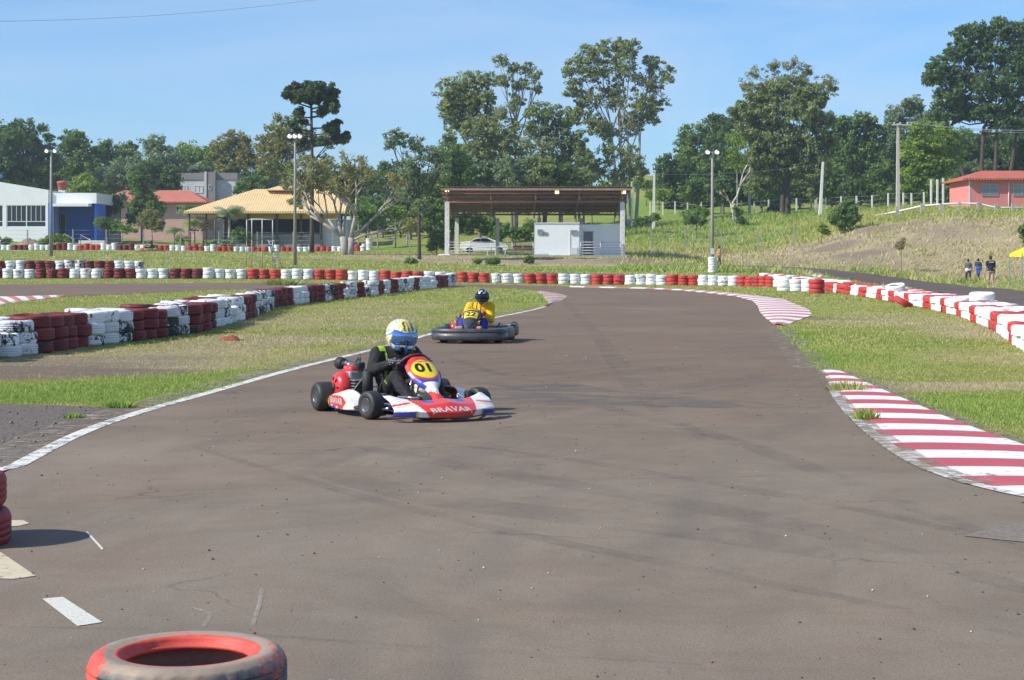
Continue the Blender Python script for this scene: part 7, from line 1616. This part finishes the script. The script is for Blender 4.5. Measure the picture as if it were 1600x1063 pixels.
# --- number 01
f01 = Vector((.45,-.89,0)).normalized(); h01 = math.atan2(f01.y, f01.x); p01 = Vector((-.805,16.45,.014))-f01*1.05
k01 = race_kart('racing_kart', 'red white and blue racing kart with yellow plate 01', p01, h01, '01')
def suit01(co, no):
    ac = abs(co.y)
    if co.z > .585 and .12 < ac < .19 and co.x < .40: return (.42,.72,.03)
    if .25 < co.x < .55 and ac > .17 and abs(no.x*.0+co.z-(.56-(co.x-.28)*.9)) < .0: return (.4,.7,.03)
    if co.x > .55 and co.x < 1.08 and co.z < .45 and abs(no.z) < .35 and ac > .15 and co.x < .82 and abs((co.z-.27)+(co.x-.8)*.25) < .007: return (.33,.55,.03)
    if .28 < co.z < .60 and .3 < co.x < .47 and abs(ac-.125) < .007: return (.33,.55,.03)
    return (.022,.022,.025)
def helm01(c, n):
    x, y, z = c.x/.15, c.y/.128, c.z/.145; a = math.atan2(y, x); s = abs(a)
    if x > .55 and z < -.38: return (.02,.04,.10) if math.sin(14*y+z*9) > -.2 else (.10,.25,.62)
    if abs(y) < .16 and z > .35: return (.75,.62,.10) if abs(y) < .07 or x < .2 else (.03,.03,.04)
    if z > .55 and x > .1 and abs(y) < .55: return (.05,.05,.06) if math.sin(y*20+x*6) > 0 else (.78,.66,.12)
    k = math.sin(s*5.5+z*4.2+.8*math.sin(z*7))
    if k > .72: return (.72,.60,.10)
    if k > .1: return (.82,.82,.80)
    if k > -.25: return (.05,.06,.09)
    if k > -.75: return (.12,.32,.68) if z < .35 else (.80,.74,.35)
    return (.78,.80,.84)
def glove01(co, no):
    k = math.sin(co.x*190+co.y*90)*math.sin(co.z*150); return (.55,.55,.55) if k > .78 else (.028,.028,.03)
d01 = driver('person', 'driver in black suit with neon trim and patterned helmet in the number 01 kart', p01, h01, suit01, helm01, glove01, (.50,-.01,.735), (.07,0), 1.06, .12, M_VISOR, head_rot=(0,R(20),R(14)), elbow=.11, hs=1.10)
# --- number 22
f22 = Vector((-.15,-.99,0)).normalized(); h22 = math.atan2(f22.y, f22.x); p22 = Vector((-.80,30.3,.014))-f22*1.56
k22 = bumper_kart('rental_kart', 'dark grey rental kart with wraparound bumpers and yellow plate 22', p22, h22)
def suit22(co, no):
    if (co.x > .70 and co.z < .445) or (co.x > .5 and co.z < .30): return (.03,.045,.33)
    if co.z < .24 and co.x > .40: return (.03,.045,.33)
    if abs(abs(co.y)-.075) < .014 and co.z > .36 and co.x > .25: return (.20,.10,.02)
    if abs(co.y) < .012 and co.x > .3: return (.06,.04,.02)
    return (.78,.47,.015)
def helm22(c, n):
    x, y, z = c.x/.15, c.y/.128, c.z/.145
    if x > .1 and z > .42:
        r = math.hypot(y, (z-.62)*1.6); 
        if .24 < r < .36 and not (y > .1 and z > .62): return (.8,.8,.8)
        if .42 < abs(y) < .50: return (.75,.77,.8)
    if z < -.60 and x > -.2: return (.55,.55,.55)
    return (.015,.018,.03)
d22 = driver('person', 'driver in yellow jacket and dark helmet in the number 22 kart', p22, h22, suit22, helm22, lambda c, n: (.50,.025,.025) if math.sin(c.y*40+c.z*22) > -.99 else (.6,.6,.6), (.40,.10,.785), (.05,.08,.055), 1.18, .17, M_VISD, head_rot=(0,R(8),R(4)), elbow=.06, hs=.98)
# --- far kart on the other side of the field
pf = on(243, 171); pf.z += .02
kf = bumper_kart('rental_kart', 'tiny orange kart far away on the left field before the back tyre row', pf, R(188), (.42,.20,.10), '', False)
df = driver('person', 'tiny driver in black with dark helmet in the far orange kart', pf, R(188), lambda c, n: (.03,.03,.035), lambda c, n: (.03,.04,.07), lambda c, n: (.05,.05,.05), (.36,0,.76), (.02,0), 1.0, .12, M_VISD)
for o_ in (kf, df): o_.scale = (1.15,1.15,1.15)
# ================================================================== PEOPLE WALKING
def walker(label, px, d, rz, H_, shirt, legs, shorts=False, phase=.25, extra=None, hair=(.02,.015,.012), arms=(.15,-.15), bend=0):
    """standing or striding figure; local x is where they walk"""
    V = Vector; k = H_/1.75; e = bmesh.new(); g = on(px, d) if d < 400 else G(px, d-1000); hip = .92
    hipL, hipR = V((0,.09,hip)), V((0,-.09,hip)); ch = V((.02,0,1.30)); nk = V((.02,0,1.50)); hd = V((.04,0,1.63))
    J = []
    for s, h in ((1, hipL), (-1, hipR)):
        a = phase*s; kn = h+V((math.sin(a)*.44+.03, 0, -.44*math.cos(a))); b = a-(.25 if s < 0 else .05); an = kn+V((math.sin(b)*.42, 0, -.42*math.cos(b))); J.append((h, kn, an))
    low = min(j[2].z for j in J); dz = .065-low
    def torso(bm, gsc=0):
        capsule(bm, V((0,-.06,hip+.02)), V((0,.06,hip+.02)), .125+gsc, .125+gsc); capsule(bm, V((0,0,hip+.05)), V((.01,0,1.15)), .125+gsc, .13+gsc); capsule(bm, V((.01,-.08,1.32)), V((.01,.08,1.32)), .115+gsc, .115+gsc); capsule(bm, V((.01,-.07,1.18)), V((.01,.07,1.18)), .11+gsc, .11+gsc); capsule(bm, V((.01,-.13,1.41)), V((.01,.13,1.41)), .065+gsc, .065+gsc)
    A = []
    for s in (1, -1):
        sh = V((.01, s*.195, 1.41)); ar = arms[0] if s > 0 else arms[1]; el = sh+V((math.sin(ar)*.29, s*.05, -.28)); wr = el+V((math.sin(ar+.25)*.25, s*.02, -.24)); A.append((sh, el, wr, s))
    torso(e); capsule(e, ch, nk, .07, .055); capsule(e, nk, V((.03,0,1.56)), .055, .055); ell(e, hd, (.098,.078,.115)); ell(e, hd+V((.03,0,-.05)), (.065,.055,.065)); ell(e, hd+V((.10,0,-.01)), (.018,.012,.02))
    for s in (-1,1): ell(e, hd+V((-.005,s*.08,-.01)), (.02,.01,.03))
    for h, kn, an in J:
        capsule(e, h, kn, .088, .058); capsule(e, kn, an, .056, .038); capsule(e, kn.lerp(an,.2)+V((-.012,0,0)), kn.lerp(an,.5)+V((-.012,0,0)), .054, .048); capsule(e, an+V((-.03,0,-.03)), an+V((.14,0,-.045)), .036, .028)
    for sh, el, wr, s in A:
        capsule(e, sh, el, .052, .041); capsule(e, el, wr, .040, .027); capsule(e, wr, wr+V((.01,0,-.07)), .032, .035)
        for q in range(4): b = wr+V((.030-.02*q,0,-.09)); capsule(e, b, b+V((.006,0,-.045)), .011, .009, 6); capsule(e, b+V((.006,0,-.045)), b+V((.012,-s*.012,-.07)), .009, .008, 6)
        capsule(e, wr+V((.03,0,-.05)), wr+V((.055,0,-.09)), .013, .010, 6)
    M = Matrix.Translation((0,0,dz))
    for v in e.verts: v.co = M @ v.co
    o = fuse('person', e, .012, M_SKIN, None, 3); o.location = g; o.rotation_euler = (0,0,rz); o.scale = (k,k,k); tag(o, label, 'person')
    def cloth(name, bm, mat, vox=.014):
        for v in bm.verts: v.co = M @ v.co
        return fuse(name, bm, vox, mat, o, 3)
    e = bmesh.new(); torso(e, .018)
    for sh, el, wr, s in A: capsule(e, V((.01,s*.10,1.41)), sh, .075, .072); capsule(e, sh, sh.lerp(el,.62), .070, .064)
    cloth('shirt', e, simple('cloth_%s' % ''.join('%02d' % int(c*99) for c in shirt), shirt, .9, var=.15, scale=9))
    e = bmesh.new(); capsule(e, V((0,-.06,hip+.0)), V((0,.06,hip+.0)), .142, .142)
    for h, kn, an in J:
        if shorts: capsule(e, h, h.lerp(kn,.98), .105, .090)
        else: capsule(e, h, kn, .103, .075); capsule(e, kn, kn.lerp(an,.92), .074, .062)
    cloth('shorts' if shorts else 'trousers', e, simple('cloth_%s' % ''.join('%02d' % int(c*99) for c in legs), legs, .9, var=.12, scale=9))
    e = bmesh.new()
    for h, kn, an in J: capsule(e, an+V((-.035,0,-.028)), an+V((.15,0,-.038)), .045, .036)
    cloth('shoes', e, simple('shoe_dark', (.05,.045,.045), .7) if not shorts else simple('shoe_pale', (.4,.38,.36), .7))
    e = bmesh.new(); ell(e, hd+V((-.015,0,.025)), (.103,.086,.108)); ell(e, hd+V((-.035,0,-.02)), (.085,.082,.09)); cloth('hair', e, simple('hair_dark', hair, .8))
    if extra: extra(o, e, M, cloth)
    return o
def waist_white(o, e, M, cloth): b = bmesh.new(); capsule(b, Vector((0,-.07,.95)), Vector((0,.07,.95)), .155, .155); capsule(b, Vector((-.03,.12,.90)), Vector((0,.10,.80)), .09, .06); cloth('tied_jumper', b, simple('white_cloth', (.7,.7,.7), .9))
def suit_blue(o, e, M, cloth):
    b = bmesh.new(); capsule(b, Vector((-.04,-.07,1.0)), Vector((-.04,.07,1.0)), .15, .15); capsule(b, Vector((-.06,-.02,.95)), Vector((-.08,-.03,.66)), .13, .09); cloth('tied_overall', b, simple('royal_blue_cloth', (.04,.10,.55), .9))
def back_print(o, e, M, cloth):
    b = bmesh.new(); bx(b, (-.150,0,1.40), (.012,.22,.045)); ob = obj('back_print', b, simple('white_print', (.75,.72,.70), .8), o); 
    for v in ob.data.vertices: v.co = M @ v.co
AW = R(95)
walker('person walking away in grey shirt and black trousers with white cloth round the waist', 1513, 1441.5, AW, 1.72, (.14,.13,.135), (.02,.022,.028), False, .30, waist_white)
walker('person walking away in dark blue shirt with bright blue overall tied at the waist', 1528.5, 1441, AW, 1.72, (.05,.07,.09), (.10,.10,.11), False, -.22, suit_blue)
walker('person walking away in black shirt with white print and beige shorts', 1548, 1450.5, R(92), 1.80, (.02,.02,.04), (.46,.33,.24), True, .12, back_print, arms=(-.1,.1))
def vest(o, e, M, cloth): b = bmesh.new(); capsule(b, Vector((.10,.06,.95)), Vector((.12,.10,.70)), .07, .08); cloth('yellow_bag', b, simple('yellow_cloth', (.65,.5,.03), .8))
walker('person in orange shirt standing just right of the tyre stacked lamp post', 1123.5, 143, R(10), 1.62, (.55,.20,.08), (.10,.09,.08), False, .2, vest, hair=(.03,.02,.015))
# ================================================================== CAMERA, LIGHT, SKY
cam = bpy.data.cameras.new('camera'); co = bpy.data.objects.new('camera', cam); C.objects.link(co); bpy.context.scene.camera = co
co.location = (0, 0, H); co.rotation_euler = (R(90), 0, 0); cam.sensor_width = 36; cam.lens = 36*F/1600; cam.shift_y = -(531.5-HY)/1600; cam.clip_end = 4000; cam.clip_start = .1
w = bpy.data.worlds.new('World'); bpy.context.scene.world = w; w.use_nodes = True; nt = w.node_tree; bg = nt.nodes['Background']
sky = nt.nodes.new('ShaderNodeTexSky'); sky.sky_type = 'NISHITA'; sky.sun_disc = False
sky.sun_elevation = math.asin(SUN_DIR.z); sky.sun_rotation = math.atan2(SUN_DIR.x, SUN_DIR.y); sky.altitude = 400; sky.air_density = 1.0; sky.dust_density = .1; sky.ozone_density = 2.2
tc = nt.nodes.new('ShaderNodeTexCoord'); mp = nt.nodes.new('ShaderNodeMapping'); mp.inputs['Scale'].default_value = (1.0, 1.0, 5.5); mp.inputs['Rotation'].default_value = (0, .18, 0); nt.links.new(tc.outputs['Generated'], mp.inputs[0])
n1 = noise_tex(nt, 2.6, 7, .55, mp.outputs[0], .8); n2 = noise_tex(nt, .9, 3, .5, tc.outputs['Generated'])
f = mathn(nt, 'MULTIPLY', ramp(nt, n1, .34, .66), ramp(nt, n2, .38, .60, .12, .75))
tint = mixc(nt, 1.0, sky.outputs[0], (.66,.96,1.29), 'MULTIPLY'); cl = mixc(nt, f, tint, (4.9, 6.2, 8.0)); nt.links.new(cl, bg.inputs[0]); bg.inputs[1].default_value = SKY_STRENGTH
sun = bpy.data.lights.new('sun', 'SUN'); so = bpy.data.objects.new('sun', sun); C.objects.link(so); sun.energy = SUN_POWER; sun.angle = R(.5); sun.color = (1, .95, .86)
so.rotation_euler = SUN_DIR.to_track_quat('Z', 'Y').to_euler(); so.location = (-30, -10, 40)
hz = bmesh.new(); box2(hz, (-1000,-70,-3), (1000,2300,60)); hm = bpy.data.materials.new('haze'); hm.use_nodes = True; hn = hm.node_tree; hn.nodes.remove(hn.nodes['Principled BSDF']); pv = hn.nodes.new('ShaderNodeVolumePrincipled'); pv.inputs['Color'].default_value = (.82,.90,1,1); pv.inputs['Density'].default_value = .00034; pv.inputs['Anisotropy'].default_value = .3; hn.links.new(pv.outputs[0], hn.nodes['Material Output'].inputs['Volume'])
ho = obj('haze', hz, hm); ho['kind'] = 'stuff'; ho['label'] = 'thin pale haze over the whole track and hillside'; ho['category'] = 'haze'
sc = bpy.context.scene; sc.cycles.volume_bounces = 0; sc.view_settings.view_transform = 'Standard'; sc.view_settings.look = 'None'; sc.view_settings.exposure = EXPOSURE; sc.view_settings.gamma = 1
sc.cycles.max_bounces = 6; sc.cycles.transparent_max_bounces = 8; sc.cycles.use_denoising = True
